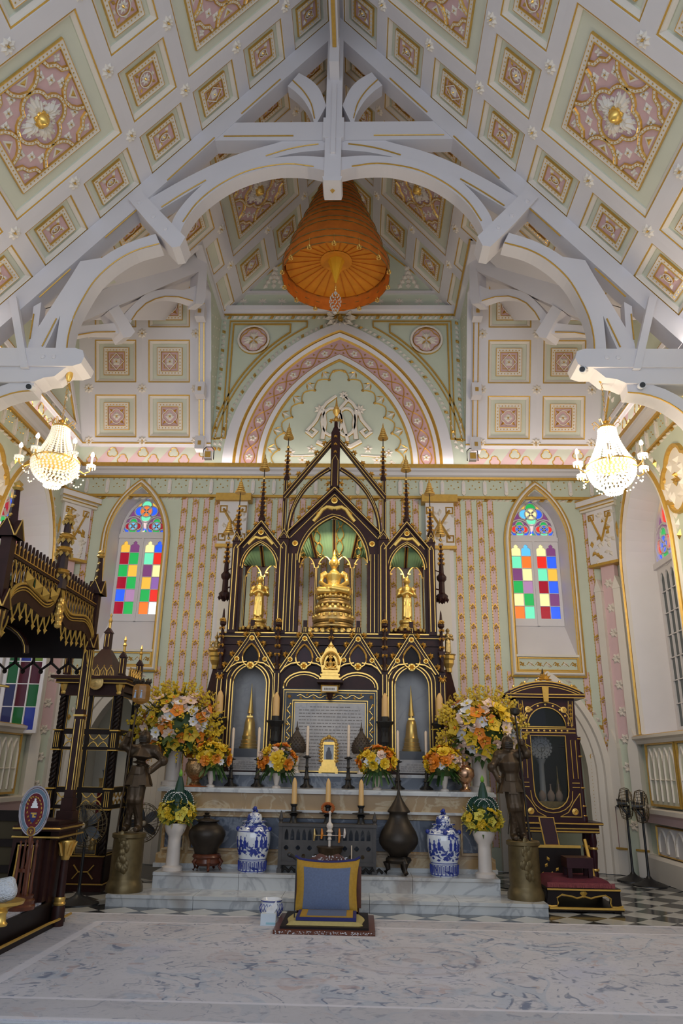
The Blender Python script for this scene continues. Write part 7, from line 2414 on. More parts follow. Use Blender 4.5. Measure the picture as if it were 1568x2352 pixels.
TASS = tm.mesh('gilt_tassel', GOLDB)
for k in range(14):
  a = 2 * PI * (k + .5) / 14
  ob('gilt_tassel', TASS, um, M=Matrix.Translation((PX + .93 * math.cos(a), PY + .93 * math.sin(a), 9.50)))
b = MB(); b.tube([(PX, PY, 11.8), (PX, PY, 12.7)], .012, 6); b.build('hanging_rod', GOLD, um)

# ================================================================== chandeliers
def chandelier(cx, ytop, ybot, yhook, lab, power, CRYSTAL=CRYSTAL):
  Y = 8.86
  X, zt = at(cx, ytop, Y)
  zb = at(cx + (0 if cx < 700 else 8), ybot, Y)[1]
  zh = 6.61
  H = zt - zb
  R0 = .30
  t = thing('chandelier', (X, Y, zb), lab, 'chandelier')
  b = MB()
  zc = zh
  k = 0
  while zc > zt + .12:
    b.tube([(X + (.012 if k % 2 else 0) * math.cos(g), Y + (0 if k % 2 else .012) * math.sin(g) + (.0), zc - .022 + .022 * math.sin(g) * 1.0) if k % 2 == 0 else (X + .012 * math.cos(g), Y, zc - .022 + .022 * math.sin(g)) for g in [q * PI / 4 for q in range(8)]], .0045, 4, closed=True)
    zc -= .038; k += 1
  tag(b.build('chain', GOLD, t), kind='stuff')
  b = MB(); b.lathe([(.05, 6.62), (.05, 6.58), (.035, 6.52), (.02, 6.49)], (X, Y, 0), 10); b.build('hook_cup', GOLDB, t, smooth=40)
  b = MB(); b.lathe([(.05, zt + .10), (.02, zt + .12), (.025, zt + .06), (.10, zt + .03), (.115, zt + .0), (.10, zt - .02), (.0, zt - .02)], (X, Y, 0), 14)
  for q in range(8):
    a = q * PI / 4
    b.tube([(X + .08 * math.cos(a), Y + .08 * math.sin(a), zt + .02), (X + .15 * math.cos(a), Y + .15 * math.sin(a), zt + .10), (X + .19 * math.cos(a), Y + .19 * math.sin(a), zt + .07), (X + .17 * math.cos(a), Y + .17 * math.sin(a), zt + .04)], .006, 4)
  b.build('crown', GOLD, t)
  b = MB()   # tent of bead strands
  zr = zb + H * .42
  ns = 26
  for q in range(ns):
    a = 2 * PI * q / ns
    for j in range(17):
      u = j / 16
      rr = .11 + (R0 - .11) * u ** 1.7
      b.ball((X + rr * math.cos(a), Y + rr * math.sin(a), zt - .02 - (zt - .02 - zr) * u), .0155, 5, 3)
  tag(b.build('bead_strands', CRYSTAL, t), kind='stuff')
  b = MB()   # basket of bead rings
  for j in range(11):
    u = j / 10
    rr = R0 * math.sqrt(max(.02, 1 - u ** 2.2)) * (1.0 if j else .97)
    zz = zr - (zr - zb) * .86 * u - .01
    m_ = max(6, int(rr / .0165 * 2))
    for q in range(m_):
      a = 2 * PI * (q + .5 * (j % 2)) / m_
      b.ball((X + rr * math.cos(a), Y + rr * math.sin(a), zz), .018, 5, 3)
  for q in range(20):
    a = 2 * PI * q / 20
    b.ball((X + .10 * math.cos(a), Y + .10 * math.sin(a), zb + .02), .016, 4, 3, sc=(1, 1, 1.8))
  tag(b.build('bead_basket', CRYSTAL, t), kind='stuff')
  b = MB(); b.lathe([(R0 + .012, zr + .012), (R0 + .016, zr), (R0 + .012, zr - .012), (R0, zr)], (X, Y, 0), 32); b.build('rim', GOLD, t)
  for q in range(6):
    a = 2 * PI * q / 6 + (.35 if cx < 700 else .15)
    ca, sa = math.cos(a), math.sin(a)
    b = MB(); b.tube([(X + R0 * ca, Y + R0 * sa, zr - .08), (X + (R0 + .07) * ca, Y + (R0 + .07) * sa, zr - .12), (X + (R0 + .14) * ca, Y + (R0 + .14) * sa, zr - .08), (X + (R0 + .15) * ca, Y + (R0 + .15) * sa, zr - .01)], .009, 5)
    o = b.build('arm', GOLD, t)
    px_, py_ = X + (R0 + .15) * ca, Y + (R0 + .15) * sa
    d = MB(); d.lathe([(.015, zr - .02), (.06, zr), (.065, zr + .012), (.02, zr + .008)], (px_, py_, 0), 10)
    for j in range(8): d.ball((px_ + .055 * math.cos(j * PI / 4), py_ + .055 * math.sin(j * PI / 4), zr - .025), .012, 4, 3, sc=(1, 1, 1.8))
    d.build('drip_pan', CRYSTAL, o)
    d = MB(); d.lathe([(.014, zr), (.014, zr + .13)], (px_, py_, 0), 8); d.build('candle_tube', CANDLEW, o)
    d = MB(); d.lathe([(.012, zr + .13), (.026, zr + .155), (.024, zr + .175), (.008, zr + .205), (0, zr + .21)], (px_, py_, 0), 10); d.build('bulb', BULB, o, smooth=60)
    sw = MB()
    for j in range(10):
      u = j / 9; a2 = a + (PI / 3) * u
      rr = R0 + .13 * (1 - u) * .8
      sw.ball((X + rr * math.cos(a2), Y + rr * math.sin(a2), zr - .04 - .22 * math.sin(PI * u)), .012, 4, 3)
    tag(sw.build('bead_swag', CRYSTAL, t), kind='stuff')
  l = bpy.data.lights.new('chandelier_lamp', 'POINT'); l.energy = power; l.color = (1.0, .82, .58); l.shadow_soft_size = .28
  lo = bpy.data.objects.new('chandelier_lamp', l); COL.objects.link(lo); lo.location = (X, Y, zr - .05 - .5)
  l2 = bpy.data.lights.new('chandelier_lamp', 'POINT'); l2.energy = power * .7; l2.color = (1.0, .82, .58); l2.shadow_soft_size = .2
  lo = bpy.data.objects.new('chandelier_lamp', l2); COL.objects.link(lo); lo.location = (X + (.5 if X < 0 else -.5), Y, zr + .18)
  return t
chandelier(140, 983, 1118, 880, 'crystal basket chandelier hanging over the canopied throne', 60)
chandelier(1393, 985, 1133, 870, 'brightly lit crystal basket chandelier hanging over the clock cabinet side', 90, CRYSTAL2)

# ================================================================== armoured figures on drums
def knight(pts, Y, lab, ped, sgn):
  """pts: pixel joints; sgn -1 when the raised arm is on the picture's left"""
  cx, ytop, ybot, hw, hwb = ped
  X = at(cx, ybot, Y)[0]
  pt = thing('bronze_drum', (X, Y, H1), 'round brass drum pedestal under the ' + lab, 'pedestal')
  k = mpp(cx, ybot, Y)
  zt = at(cx, ytop, Y)[1]
  b = MB()
  b.lathe([(hwb * k, H1), (hwb * k, H1 + .05), (hwb * k * .94, H1 + .09), (hw * k * 1.02, H1 + .12), (hw * k, H1 + .14), (hw * k * .97, zt - .06), (hw * k * 1.08, zt - .045), (hw * k * 1.08, zt - .01), (hw * k, zt)], (X, Y, 0), 32)
  b.build('drum', BRASS, pt, smooth=35)
  b = MB()
  for j in range(26):
    a = -PI / 2 + random.uniform(-.35, .35); zz = H1 + .2 + random.uniform(0, .42)
    r_ = hw * k * .99
    b.ball((X + r_ * math.cos(a), Y + r_ * math.sin(a), zz), .03, 5, 4, sc=(1, .5, 1.6))
  b.build('embossed_crest', BRASS, pt, smooth=60)
  t = thing('armoured_figure', (X, Y, zt), lab, 'statue')
  def J(name, dy=0.0):
    x, y = pts[name]
    p = at3(x, y, Y)
    return Vector((p.x, Y + dy, p.z))
  b = MB()
  hip, chest, neck, head = J('hip'), J('chest'), J('neck'), J('head')
  b.tube([hip + Vector((0, 0, -.04)), hip + Vector((0, 0, .06)), hip.lerp(chest, .5), chest, neck + Vector((0, 0, -.03))], [.12, .105, .125, .145, .085], 12)
  sl, sr = J('shl'), J('shr')
  b.tube([sl, chest.lerp(neck, .55), sr], [.075, .09, .075], 10)
  b.tube([neck, head], [.042, .045], 8)
  b.ball(head, .08, 12, 8, sc=(.92, 1.05, 1.2))
  b.ball(head + Vector((0, .0, .06)), .03, 8, 5, sc=(.5, 1.6, 1))
  for k_ in ('l', 'r'):
    b.ball(J('sh' + k_), .082, 10, 7)
    b.tube([J('sh' + k_), J('el' + k_, -.05), J('ha' + k_, -.10)], [.064, .056, .042], 10)
    b.ball(J('el' + k_, -.05), .062, 8, 6)
    h0 = J('ha' + k_, -.10)
    b.ball(h0, .036, 8, 6, sc=(1, 1, 1.15))
    for f in range(4):
      b.tube([h0 + Vector((-.012, -.02, .024 - .016 * f)), h0 + Vector((.0, -.042, .022 - .016 * f)), h0 + Vector((.022, -.035, .020 - .016 * f))], .0095, 6)
    b.tube([h0 + Vector((0, 0, .03)), h0 + Vector((.025, -.02, .045))], .010, 6)
    fo = J('fo' + k_)
    kn = hip.lerp(fo, .48) + Vector((0, -.04, 0))
    b.tube([hip + Vector(((fo.x - hip.x) * .35, 0, -.02)), kn, fo + Vector((0, .01, .06))], [.10, .072, .052], 10)
    b.ball(kn + Vector((0, -.01, 0)), .074, 8, 6)
    b.tube([fo + Vector((0, .01, .05)), fo + Vector((0, -.02, .025)), fo + Vector((0, -.11, .02))], [.052, .044, .028], 8)
  fuse(b.build('body', BRONZE, t), .009, 2, .4)
  s = MB()   # plated skirt
  for j in range(12):
    a = 2 * PI * j / 12
    p = hip + Vector((0, 0, .02))
    r0, r1 = .115, .175
    s.add([p + Vector((r0 * math.cos(a - .3), r0 * .85 * math.sin(a - .3), 0)), p + Vector((r0 * math.cos(a + .3), r0 * .85 * math.sin(a + .3), 0)), p + Vector((r1 * math.cos(a + .32), r1 * .85 * math.sin(a + .32), -.17 - .02 * (j % 2))), p + Vector((r1 * math.cos(a - .32), r1 * .85 * math.sin(a - .32), -.17 - .02 * (j % 2)))], [(0, 1, 2, 3)])
  s.build('plated_skirt', BRONZE, t)
  v = MB()
  for j in range(4): v.box((head.x - .045, head.y - .092, head.z - .045 + j * .018), (head.x + .045, head.y - .074, head.z - .036 + j * .018))
  v.build('visor', BRONZED, t)
  w_ = MB()
  w_.tube([J('hal' if sgn < 0 else 'har', -.06).lerp(J('fol'), 0) * 0 + hip + Vector((.02, -.1, -.02)), J('fol') + Vector((-.08, -.05, .06))], [.012, .006], 6)
  w_.build('sword', BRONZED, t)
  return t, zt, J
P_L = dict(head=(333, 1696), neck=(331, 1712), chest=(328, 1738), hip=(320, 1772), shl=(306, 1725), ell=(289, 1712), hal=(303, 1688), shr=(354, 1726), elr=(377, 1748), har=(349, 1771), fol=(290, 1906), **{'for': (316, 1908)})
t, zt, J = knight(P_L, 9.36, 'bronze armoured figure raising a lantern pole', (284, 1912, 2047, 36, 42), -1)
ptop, pbot = at3(316, 1618, 9.28), at3(269, 1908, 9.28)
b = MB(); b.tube([Vector((ptop.x, 9.27, ptop.z)), Vector((pbot.x, 9.27, zt))], .011, 6); b.build('lantern_pole', BRONZE, t)
b = MB(); b.lathe([(.012, ptop.z - .05), (.04, ptop.z - .02), (.03, ptop.z + .0)], (ptop.x, 9.27, 0), 8); b.build('socket', BRONZED, t)
lx = ptop.x + .035
lt = thing('pole_lantern', (lx, 9.27, ptop.z), 'amber glass lantern with a crown of leaves on the figure\'s pole', 'lantern')
b = MB(); b.lathe([(.02, ptop.z), (.09, ptop.z + .03), (.108, ptop.z + .06), (.112, ptop.z + .16), (.105, ptop.z + .22), (.08, ptop.z + .24)], (lx, 9.27, 0), 8); b.build('glass_body', mat('amber_lantern', (.20, .10, .025), .25, var=.6, scale=14, emit=(.5, .22, .04), estr=.10), lt)
b = MB()
for j in range(10):
  a = 2 * PI * j / 10
  b.leaf((lx + .085 * math.cos(a), ptop.z + .235), PI / 2 + .3 * math.cos(a) * -1, .085, .05, .02, None, lambda p, q, h: (p, 9.27 + .085 * math.sin(a) - h, q))
b.build('leaf_crown', BRONZED, lt)
b = MB()
for dx in (-.045, .03):
  b.tube([(lx + dx, 9.27 - .11, ptop.z + .07), (lx + dx + .005, 9.27 - .115, ptop.z + .14)], [.016, .008], 6); b.ball((lx + dx + .005, 9.27 - .115, ptop.z + .155), .010, 5, 4)
b.build('painted_figures', mat('pale_blue_enamel', (.35, .45, .62), .4), lt)
P_R = dict(head=(1165, 1709), neck=(1167, 1724), chest=(1169, 1752), hip=(1172, 1788), shl=(1146, 1738), ell=(1128, 1762), hal=(1143, 1792), shr=(1189, 1736), elr=(1207, 1732), har=(1192, 1706), fol=(1181, 1928), **{'for': (1202, 1928)})
t, zt, J = knight(P_R, 9.46, 'bronze armoured figure resting a hand on his hip', (1208, 1930, 2064, 36, 42), 1)
ptop, pbot = at3(1182, 1640, 9.38), at3(1216, 1925, 9.38)
b = MB(); b.tube([Vector((ptop.x, 9.37, ptop.z)), Vector((pbot.x, 9.37, zt))], [.011, .016], 6); b.build('pole', BRONZED, t)
b = MB(); b.lathe([(.012, ptop.z - .02), (.055, ptop.z), (.062, ptop.z + .05), (.05, ptop.z + .07), (.0, ptop.z + .075)], (ptop.x, 9.37, 0), 12); b.build('pole_cap', BRONZED, t, smooth=40)

# ================================================================== canopied throne
TX = -2.50
th = thing('canopied_throne', (-3.5, 7.0, 0), 'dark wooden throne platform under a gold-edged ogee canopy with pinnacles', 'canopy')
XP = lambda a, b_, h: (TX + h, a, b_)       # plane facing the nave: a = depth, b = height
YN, YFR = 5.86, 8.10
b = MB()
b.box((-4.9, 3.2, 0), (-2.44, 8.16, .07)); b.box((-4.9, 3.2, .07), (-2.50, 8.10, .24))
b.build('platform', WOODD, th)
b = MB(); b.tube([(-2.435, 3.2, .075), (-2.435, 7.72, .075), (-2.40, 7.82, .085), (-2.40, 8.2, .085)], .012, 5); b.build('gold_edge', GOLDP, th)
b = MB(); b.box((-4.9, 3.2, .24), (-2.52, 8.05, .255)); b.build('platform_carpet', CARP, th)
# pedestal at the far corner with a colonnette
b = MB()
b.box((-2.80, 7.80, .24), (-2.50, 8.10, .90), 0); b.box((-2.72, 7.70, .24), (-2.52, 7.80, .9), 0)
b.box((-2.86, 7.62, .88), (-2.40, 8.22, .93), 0); b.box((-2.84, 7.66, .93), (-2.44, 8.18, .97), 0); b.box((-2.80, 7.70, .80), (-2.44, 8.16, .88), 0)
for z in (.905, .83): b.tube([(-2.86, 7.61, z), (-2.40, 7.61, z), (-2.39, 8.22, z)], .010, 5, 1)
b.build('pedestal', SM, th)
b = MB()
b.add([(-2.86, 7.60, .28), (-2.66, 7.60, .28), (-2.62, 7.60, .78), (-2.80, 7.60, .78)], [(0, 1, 2, 3)], 0)
b.tube([(-2.79, 7.595, .27), (-2.63, 7.595, .27), (-2.63, 7.595, .76), (-2.77, 7.595, .76)], .012, 4, 1, closed=True)
b.box((-2.84, 7.60, .24), (-2.56, 7.72, .82), 0)
b.build('panel', SM, th)
b = MB()
b.lathe([(.065, .0), (.065, .16), (.05, .2)], (-2.44, 7.95, .0), 10, 0)
b.lathe([(.05, .20), (.042, .24), (.038, .62)], (-2.44, 7.95, 0), 10, 0)
b.lathe([(.055, .20), (.06, .215), (.05, .23), (.055, .255), (.05, .27)], (-2.44, 7.95, 0), 12, 1)
b.lathe([(.038, .60), (.045, .62), (.06, .70), (.085, .76), (.08, .78)], (-2.44, 7.95, 0), 12, 1)
for k in range(9):
  a = 2 * PI * k / 9
  b.tube([(-2.44 + .045 * math.cos(a), 7.95 + .045 * math.sin(a), .64), (-2.44 + .075 * math.cos(a), 7.95 + .075 * math.sin(a), .73), (-2.44 + .10 * math.cos(a), 7.95 + .10 * math.sin(a), .765)], [.014, .016, .008], 5, 1)
b.build('colonnette', SM, th, smooth=40)
# back parapet with cloth panels
b = MB()
for z0, z1 in ((.24, .30), (.46, .53), (.70, .77), (.94, 1.04)): b.box((-4.9, 8.02, z0), (-2.8, 8.08, z1), 0)
b.box((-4.9, 8.05, .24), (-2.8, 8.07, .95), 1)
b.build('back_parapet', [WOODD, mat('olive_cloth', (.055, .038, .014), .8, var=.2)], th)
# posts
for y, zb in ((8.02, .97), (YN, .97)):
  b = MB()
  b.box((TX - .06, y - .06, zb), (TX + .06, y + .06, zb + .20), 0); b.box((TX - .085, y - .085, zb), (TX + .085, y + .085, zb + .08), 0)
  b.box((TX - .045, y - .045, zb + .2), (TX + .045, y + .045, 3.3), 0)
  for (dx, dy) in ((-.03, -.047), (.03, -.047), (.047, -.03), (.047, .03)):
    b.tube([(TX + dx, y + dy, zb + .28), (TX + dx, y + dy, 1.95)], .006, 4, 1); b.tube([(TX + dx, y + dy, 2.05), (TX + dx, y + dy, 2.68)], .006, 4, 1)
  b.box((TX - .055, y - .055, 1.98), (TX + .055, y + .055, 2.0), 1)
  b.build('canopy_post', SM, th)
  for (zc, w_) in ((2.70, .075), (3.30, .085)):
    b = MB()
    b.prism([(TX - w_, zc), (TX + w_, zc), (TX, zc + .16)], y - w_ - .0, y + w_, 0); b.prism([(y - w_, zc), (y + w_, zc), (y, zc + .16)], TX - w_, TX + w_, 0, 'x')
    for yy in (y - w_ - .004,):
      b.tube([(TX - w_, yy, zc), (TX, yy, zc + .16), (TX + w_, yy, zc)], .007, 4, 1)
    b.tube([(TX + w_ + .004, y - w_, zc), (TX + w_ + .004, y, zc + .16), (TX + w_ + .004, y + w_, zc)], .007, 4, 1)
    b.build('gablet', SM, th)
  b = MB(); b.lathe([(.055, 3.36), (.045, 3.5), (.03, 3.68), (.026, 3.74)], (TX, y, 0), 4); b.build('pinnacle', WOOD, th)
  for j in range(4):
    for q in (-1, 1):
      ob('crocket', CROCK, th, M=Matrix.Translation((TX, y + q * (.05 - .008 * j), 3.40 + j * .085)) @ Matrix.Rotation(PI / 2, 4, 'Z') @ Matrix.Rotation(PI / 2, 4, 'X') @ Matrix.Scale(.5, 4))
  b = MB(); b.lathe([(.03, 3.73), (.05, 3.75), (.03, 3.77), (.042, 3.79), (.0, 3.83)], (TX, y, 0), 8); b.build('gilt_finial', GOLD, th)
# ogee arch board facing the nave
ym = (YN + YFR) / 2
hl_ = (YFR - YN) / 2 - .05
def ogee(off=0.0):
  L = [(1.0, 2.62), (.97, 2.78), (.88, 2.92), (.70, 2.995), (.50, 2.97), (.30, 2.94), (.16, 2.98), (.07, 3.07), (.0, 3.22)]
  return [(ym - u * hl_, z + off) for u, z in L] + [(ym + u * hl_, z + off) for u, z in L[::-1][1:]]
og = sm(ogee()[:9], 4)[:-1] + sm(ogee()[8:], 4)
inner = [(ym + (y - ym) * .985, z - .15 - .02 * abs((y - ym) / hl_)) for y, z in og]
b = MB()
b.plate(og + inner[::-1], [], -.05, .03, XP, 0)
for off, r_ in ((0.0, .014), (-.035, .008), (-.06, .006)):
  b.tube([XP(y, z + off, .035) for y, z in og], r_, 5, 1)
b.build('ogee_board', [WOOD, GOLDP], th)
for k in range(16):      # fringe of little hanging lancets
  u = -0.94 + 1.88 * k / 15
  y = ym + u * hl_
  zt_ = np.interp(y, [p[0] for p in inner], [p[1] for p in inner])
  f = MB()
  f.tube([XP(y - .06, zt_ + .02, .02), XP(y - .045, zt_ - .05, .02), XP(y, zt_ - .12, .02), XP(y + .045, zt_ - .05, .02), XP(y + .06, zt_ + .02, .02)], .007, 4)
  f.leaf((y, zt_ - .10), -PI / 2, .07, .06, .02, None, XP, .02); f.leaf((y, zt_ - .13), 0, .03, .03, .02, None, XP, .02); f.leaf((y, zt_ - .13), PI, .03, .03, .02, None, XP, .02)
  f.build('hanging_lancet', GOLDP, th)
for y in (6.25, 6.45, 6.62, 6.80):
  z = np.interp(y, [p[0] for p in og], [p[1] for p in og])
  f = MB(); f.add([XP(y - .07, z + .01, .05), XP(y + .06, z - .02, .05), XP(y + .05, z + .04, .06), XP(y - .03, z + .12, .03), XP(y, z + .05, .09)], [(0, 1, 4), (1, 2, 4), (2, 3, 4), (3, 0, 4)]); f.build('gilt_leaf', GOLDP, th)
# balustrade of interlacing gold arches above
for y0, y1 in ((YN + .06, ym - .06), (ym + .06, YFR - .12)):
  b = MB(); b.box((TX - .025, y0, 3.155), (TX + .03, y1, 3.185), 0); b.tube([(TX + .032, y0, 3.185), (TX + .032, y1, 3.185)], .006, 4, 1); b.build('handrail', SM, th)
  n = int((y1 - y0) / .075)
  for k in range(n):
    y = y0 + (y1 - y0) * (k + .5) / n
    zb_ = max(np.interp(y, [p[0] for p in og], [p[1] for p in og]) + .0, 2.9)
    f = MB()
    f.box((TX - .008, y - .012, zb_), (TX + .012, y + .012, 3.16), 0)
    f.tube([XP(y - .05, zb_, .016), XP(y - .02, zb_ + .10, .016), XP(y + .03, 3.15, .016)], .006, 4, 1); f.tube([XP(y + .05, zb_, .02), XP(y + .02, zb_ + .10, .02), XP(y - .03, 3.15, .02)], .006, 4, 1)
    f.build('baluster', SM, th)
    f = MB()
    f.tube([XP(y - .05, 3.19, .0), XP(y - .045, 3.25, .0), XP(y, 3.31, .0), XP(y + .045, 3.25, .0), XP(y + .05, 3.19, .0)], .007, 4, 1); f.prism([(y - .018, 3.19), (y + .018, 3.19), (y + .012, 3.33), (y, 3.36), (y - .012, 3.33)], TX - .01, TX + .01, 0, 'x')
    f.build('cresting', SM, th)
# central octagonal finial over the ogee point
b = MB(); b.lathe([(.075, 3.12), (.06, 3.28), (.055, 3.42), (.05, 3.5), (.045, 3.62), (.038, 3.70), (.034, 3.84), (.03, 3.86)], (TX + .01, ym, 0), 8); b.build('ogee_finial', WOOD, th)
for z, r_ in ((3.29, .088), (3.52, .085), (3.66, .075), (3.86, .05)):
  b = MB(); b.lathe([(r_ * .6, z - .03), (r_, z - .01), (r_ * .8, z + .01), (r_ * .95, z + .02), (r_ * .6, z + .035)], (TX + .01, ym, 0), 10)
  for k in range(8): b.leaf((TX + .01 + r_ * .9 * math.cos(k * PI / 4), z - .02), -PI / 2, .06, .05, .02, None, lambda p, q, h: (p, ym + r_ * .9 * math.sin(k * PI / 4) - h, q))
  b.build('gilt_collar', GOLD, th)
b = MB(); b.lathe([(.02, 3.88), (.03, 3.9), (.006, 3.95), (0, 3.96)], (TX + .01, ym, 0), 8); b.build('gilt_finial', GOLD, th)
b = MB()
for k in range(16): b.ball((TX + .05, ym + random.uniform(-.045, .045), 2.80 + k * .014), .035, 6, 4)
b.ball((TX + .05, ym, 2.77), .04, 6, 4)
fuse(b.build('gilt_crest', GOLD, th), .01, 1)
# roof boards, far side tracery and inner braces
b = MB(); b.box((-4.7, YN, 2.93), (TX - .02, YFR, 2.98)); b.box((-4.7, YFR - .05, 2.60), (TX, YFR, 2.93)); b.build('canopy_ceiling', WOODD, th)
b = MB()
for k in range(9):
  x = TX - .12 - k * .2
  b.tube([(x - .1, YFR - .03, 2.60), (x - .09, YFR - .03, 2.54), (x, YFR - .03, 2.47), (x + .09, YFR - .03, 2.54), (x + .1, YFR - .03, 2.60)], .016, 5)
  b.ball((x, YFR - .03, 2.45), .028, 6, 4)
b.build('far_tracery', WOODD, th)
b = MB()
zc_ = 2.93
for sgn in (-1, 1):
  arcp = [(-3.55 + sgn * (.0 + .62 * math.sin(g)), 7.45, 2.92 - .36 * (1 - math.cos(g)) * 1.0 - .0) for g in [q * PI / 16 for q in range(9)]]
  b.tube(arcp, .03, 6, 0); b.tube([(x, y - .032, z) for x, y, z in arcp], .006, 4, 1)
  arc2_ = [(-3.55 + sgn * (.62 - .60 * math.sin(g)), 7.2, 2.20 + .62 * (1 - math.cos(g))) for g in [q * PI / 16 for q in range(9)]]
  b.tube(arc2_, .012, 6, 1)
b.prism([(-4.1, 2.93), (-3.0, 2.93), (-3.2, 2.72), (-3.45, 2.60), (-3.53, 2.25), (-3.57, 2.25), (-3.65, 2.6), (-3.9, 2.72)], 7.25, 7.3, 0)
b.build('inner_brace', SM, th)

# ceremonial fan on its stand, gilt tray with a white bundle, on the throne platform
Zp = .255
Yf = 7.35
fx, fz = at(80, 1862, Yf)
fs = thing('ceremonial_fan', (fx, Yf, Zp), 'oval embroidered ceremonial fan in crimson and blue on a turned wooden handle', 'fan')
VELV, SILV = mat('crimson_velvet', (.13, .006, .012), .75, var=.3, scale=30), mat('grey_blue_border', (.13, .19, .25), .6, var=.25, scale=50)
kf = mpp(80, 1862, Yf)
ov = lambda rx, rz, n=28: [(fx + rx * kf * math.cos(2 * PI * i / n) * (1 + .05 * math.sin(2 * PI * i / n)), fz + rz * kf * math.sin(2 * PI * i / n)) for i in range(n)]
FP = lambda a, b_, h: (a, Yf - h, b_)
b = MB(); b.plate(ov(34, 52), [], -.012, .012, FP); b.build('oval_face', mat('maroon_rim', (.06, .012, .02), .6), fs)
b = MB(); b.plate(ov(30.5, 47.5), [], .012, .015, FP, 0); b.build('blue_border', SILV, fs)
b = MB(); b.plate(ov(22.5, 38), [], .015, .018, FP, 0); b.build('crimson_field', VELV, fs)
b = MB(); b.tube([FP(x, z, .013) for x, z in ov(33.5, 51.5)], .008, 5, closed=True); b.tube([FP(x, z, .016) for x, z in ov(22.5, 38)], .005, 4, closed=True); b.tube([FP(x, z, .016) for x, z in ov(30.5, 47.5)], .004, 4, closed=True); b.build('silver_cord', mat('silver_cord', (.42, .38, .42), .5, var=.2), fs)
b = MB()
for w_, z0, z1 in ((8, 6, 10), (6, 10, 16), (4, 16, 20), (2, 20, 26)): b.box((fx - w_ * kf, Yf - .022, fz + z0 * kf), (fx + w_ * kf, Yf - .018, fz + z1 * kf))
b.build('white_emblem', PWHITE, fs)
b = MB(); b.plate([(fx + x * kf, fz + z * kf) for x, z in ((-8, -3), (8, -3), (8, -12), (5, -20), (0, -26), (-5, -20), (-8, -12))], [], .018, .021, FP, 0)
b.plate([(fx + x * kf, fz + z * kf) for x, z in ((-6, -4), (7, -4), (7, -8), (2, -8), (2, -11), (6, -11), (6, -14), (-2, -14), (-2, -7), (-6, -7))], [], .021, .023, FP, 1)
for sgn in (-1, 1):
  for j in range(9):
    a = -1.2 + j * .32
    b.leaf((fx + sgn * 16.5 * kf * math.cos(a), fz + 29 * kf * math.sin(a)), a + PI / 2, .03, .016, .008, 1, FP, .018)
b.build('embroidered_shield', [mat('navy_thread', (.02, .02, .12), .6), GOLDP], fs)
zlow = fz - 50 * kf
b = MB(); b.lathe([(.012, Zp + .30), (.014, Zp + .36), (.022, Zp + .38), (.012, Zp + .40), (.010, zlow - .24), (.018, zlow - .20), (.012, zlow - .16), (.022, zlow - .10), (.014, zlow - .05), (.012, zlow)], (fx, Yf, 0), 10)
b.lathe([(.034, 0), (.034, .006)], (0, 0, 0), 4)
b = MB(); b.lathe([(.012, Zp + .12), (.012, zlow - .30), (.020, zlow - .27), (.012, zlow - .22), (.022, zlow - .14), (.012, zlow - .10), (.024, zlow - .05), (.012, zlow + .02)], (fx, Yf, 0), 10); b.build('turned_handle', WOODR, fs, smooth=40)
b = MB(); b.plate(circ(fx, zlow + .03, .036, 14), [], .012, .022, FP, 0); b.band(circ(fx, zlow + .03, .036, 14), [(-.006, .02), (0, .028), (.006, .02)], FP, [1, 1], closed=True); b.box((fx - .004, Yf - .026, zlow + .012), (fx + .004, Yf - .02, zlow + .048), 1); b.box((fx - .014, Yf - .026, zlow + .034), (fx + .014, Yf - .02, zlow + .041), 1); b.build('medallion', [WOODR, GOLDP], fs)
st_ = thing('fan_stand', (fx, Yf, Zp), 'turned red wooden stand with posts holding the ceremonial fan', 'stand')
b = MB(); b.lathe([(.125, Zp), (.13, Zp + .03), (.115, Zp + .045), (.12, Zp + .075), (.10, Zp + .09), (.105, Zp + .115), (.0, Zp + .12)], (fx - .01, Yf, 0), 24); b.build('base', WOODR, st_, smooth=40)
for q in range(4):
  a = q * PI / 2 + PI / 4
  b = MB(); x, y = fx - .01 + .075 * math.cos(a), Yf + .075 * math.sin(a)
  b.lathe([(.012, Zp + .11), (.018, Zp + .15), (.012, Zp + .2), (.016, Zp + .34), (.010, Zp + .50), (.016, Zp + .52), (.008, Zp + .54), (.012, Zp + .56), (0, Zp + .575)], (x, y, 0), 8); b.build('post', WOODR, st_, smooth=40)
b = MB(); b.box((fx - .07, Yf - .008, Zp + .30), (fx + .05, Yf + .008, Zp + .33)); b.build('cross_bar', WOODR, st_)
Yt = 6.62
tx_ = at(4, 2090, Yt)[0]
tr_ = thing('gilt_tray', (tx_, Yt, Zp), 'gilded footed tray on the throne platform', 'tray')
b = MB(); b.lathe([(.055, Zp), (.06, Zp + .015), (.045, Zp + .03), (.04, Zp + .08), (.05, Zp + .10), (.045, Zp + .11), (.06, Zp + .13), (.16, Zp + .16), (.17, Zp + .185), (.16, Zp + .185), (.06, Zp + .155)], (tx_, Yt, 0), 24); b.build('tray', GOLDB, tr_, smooth=40)
b = MB()
rd = random.Random(4)
b.ball((tx_ - .01, Yt, Zp + .26), .10, 12, 8, sc=(1.1, 1, .95)); b.ball((tx_ + .045, Yt - .02, Zp + .25), .07, 10, 7); b.ball((tx_ + .03, Yt, Zp + .31), .055, 10, 7)
wb = b.build('white_bundle', mat('white_floss', (.62, .64, .68), .8, bump=1.0, bscale=60), loc=(tx_, Yt, Zp + .16)); fuse(wb, .012, 2)
tag(wb, 'fluffy white bundle lying on the gilded tray', 'bundle')

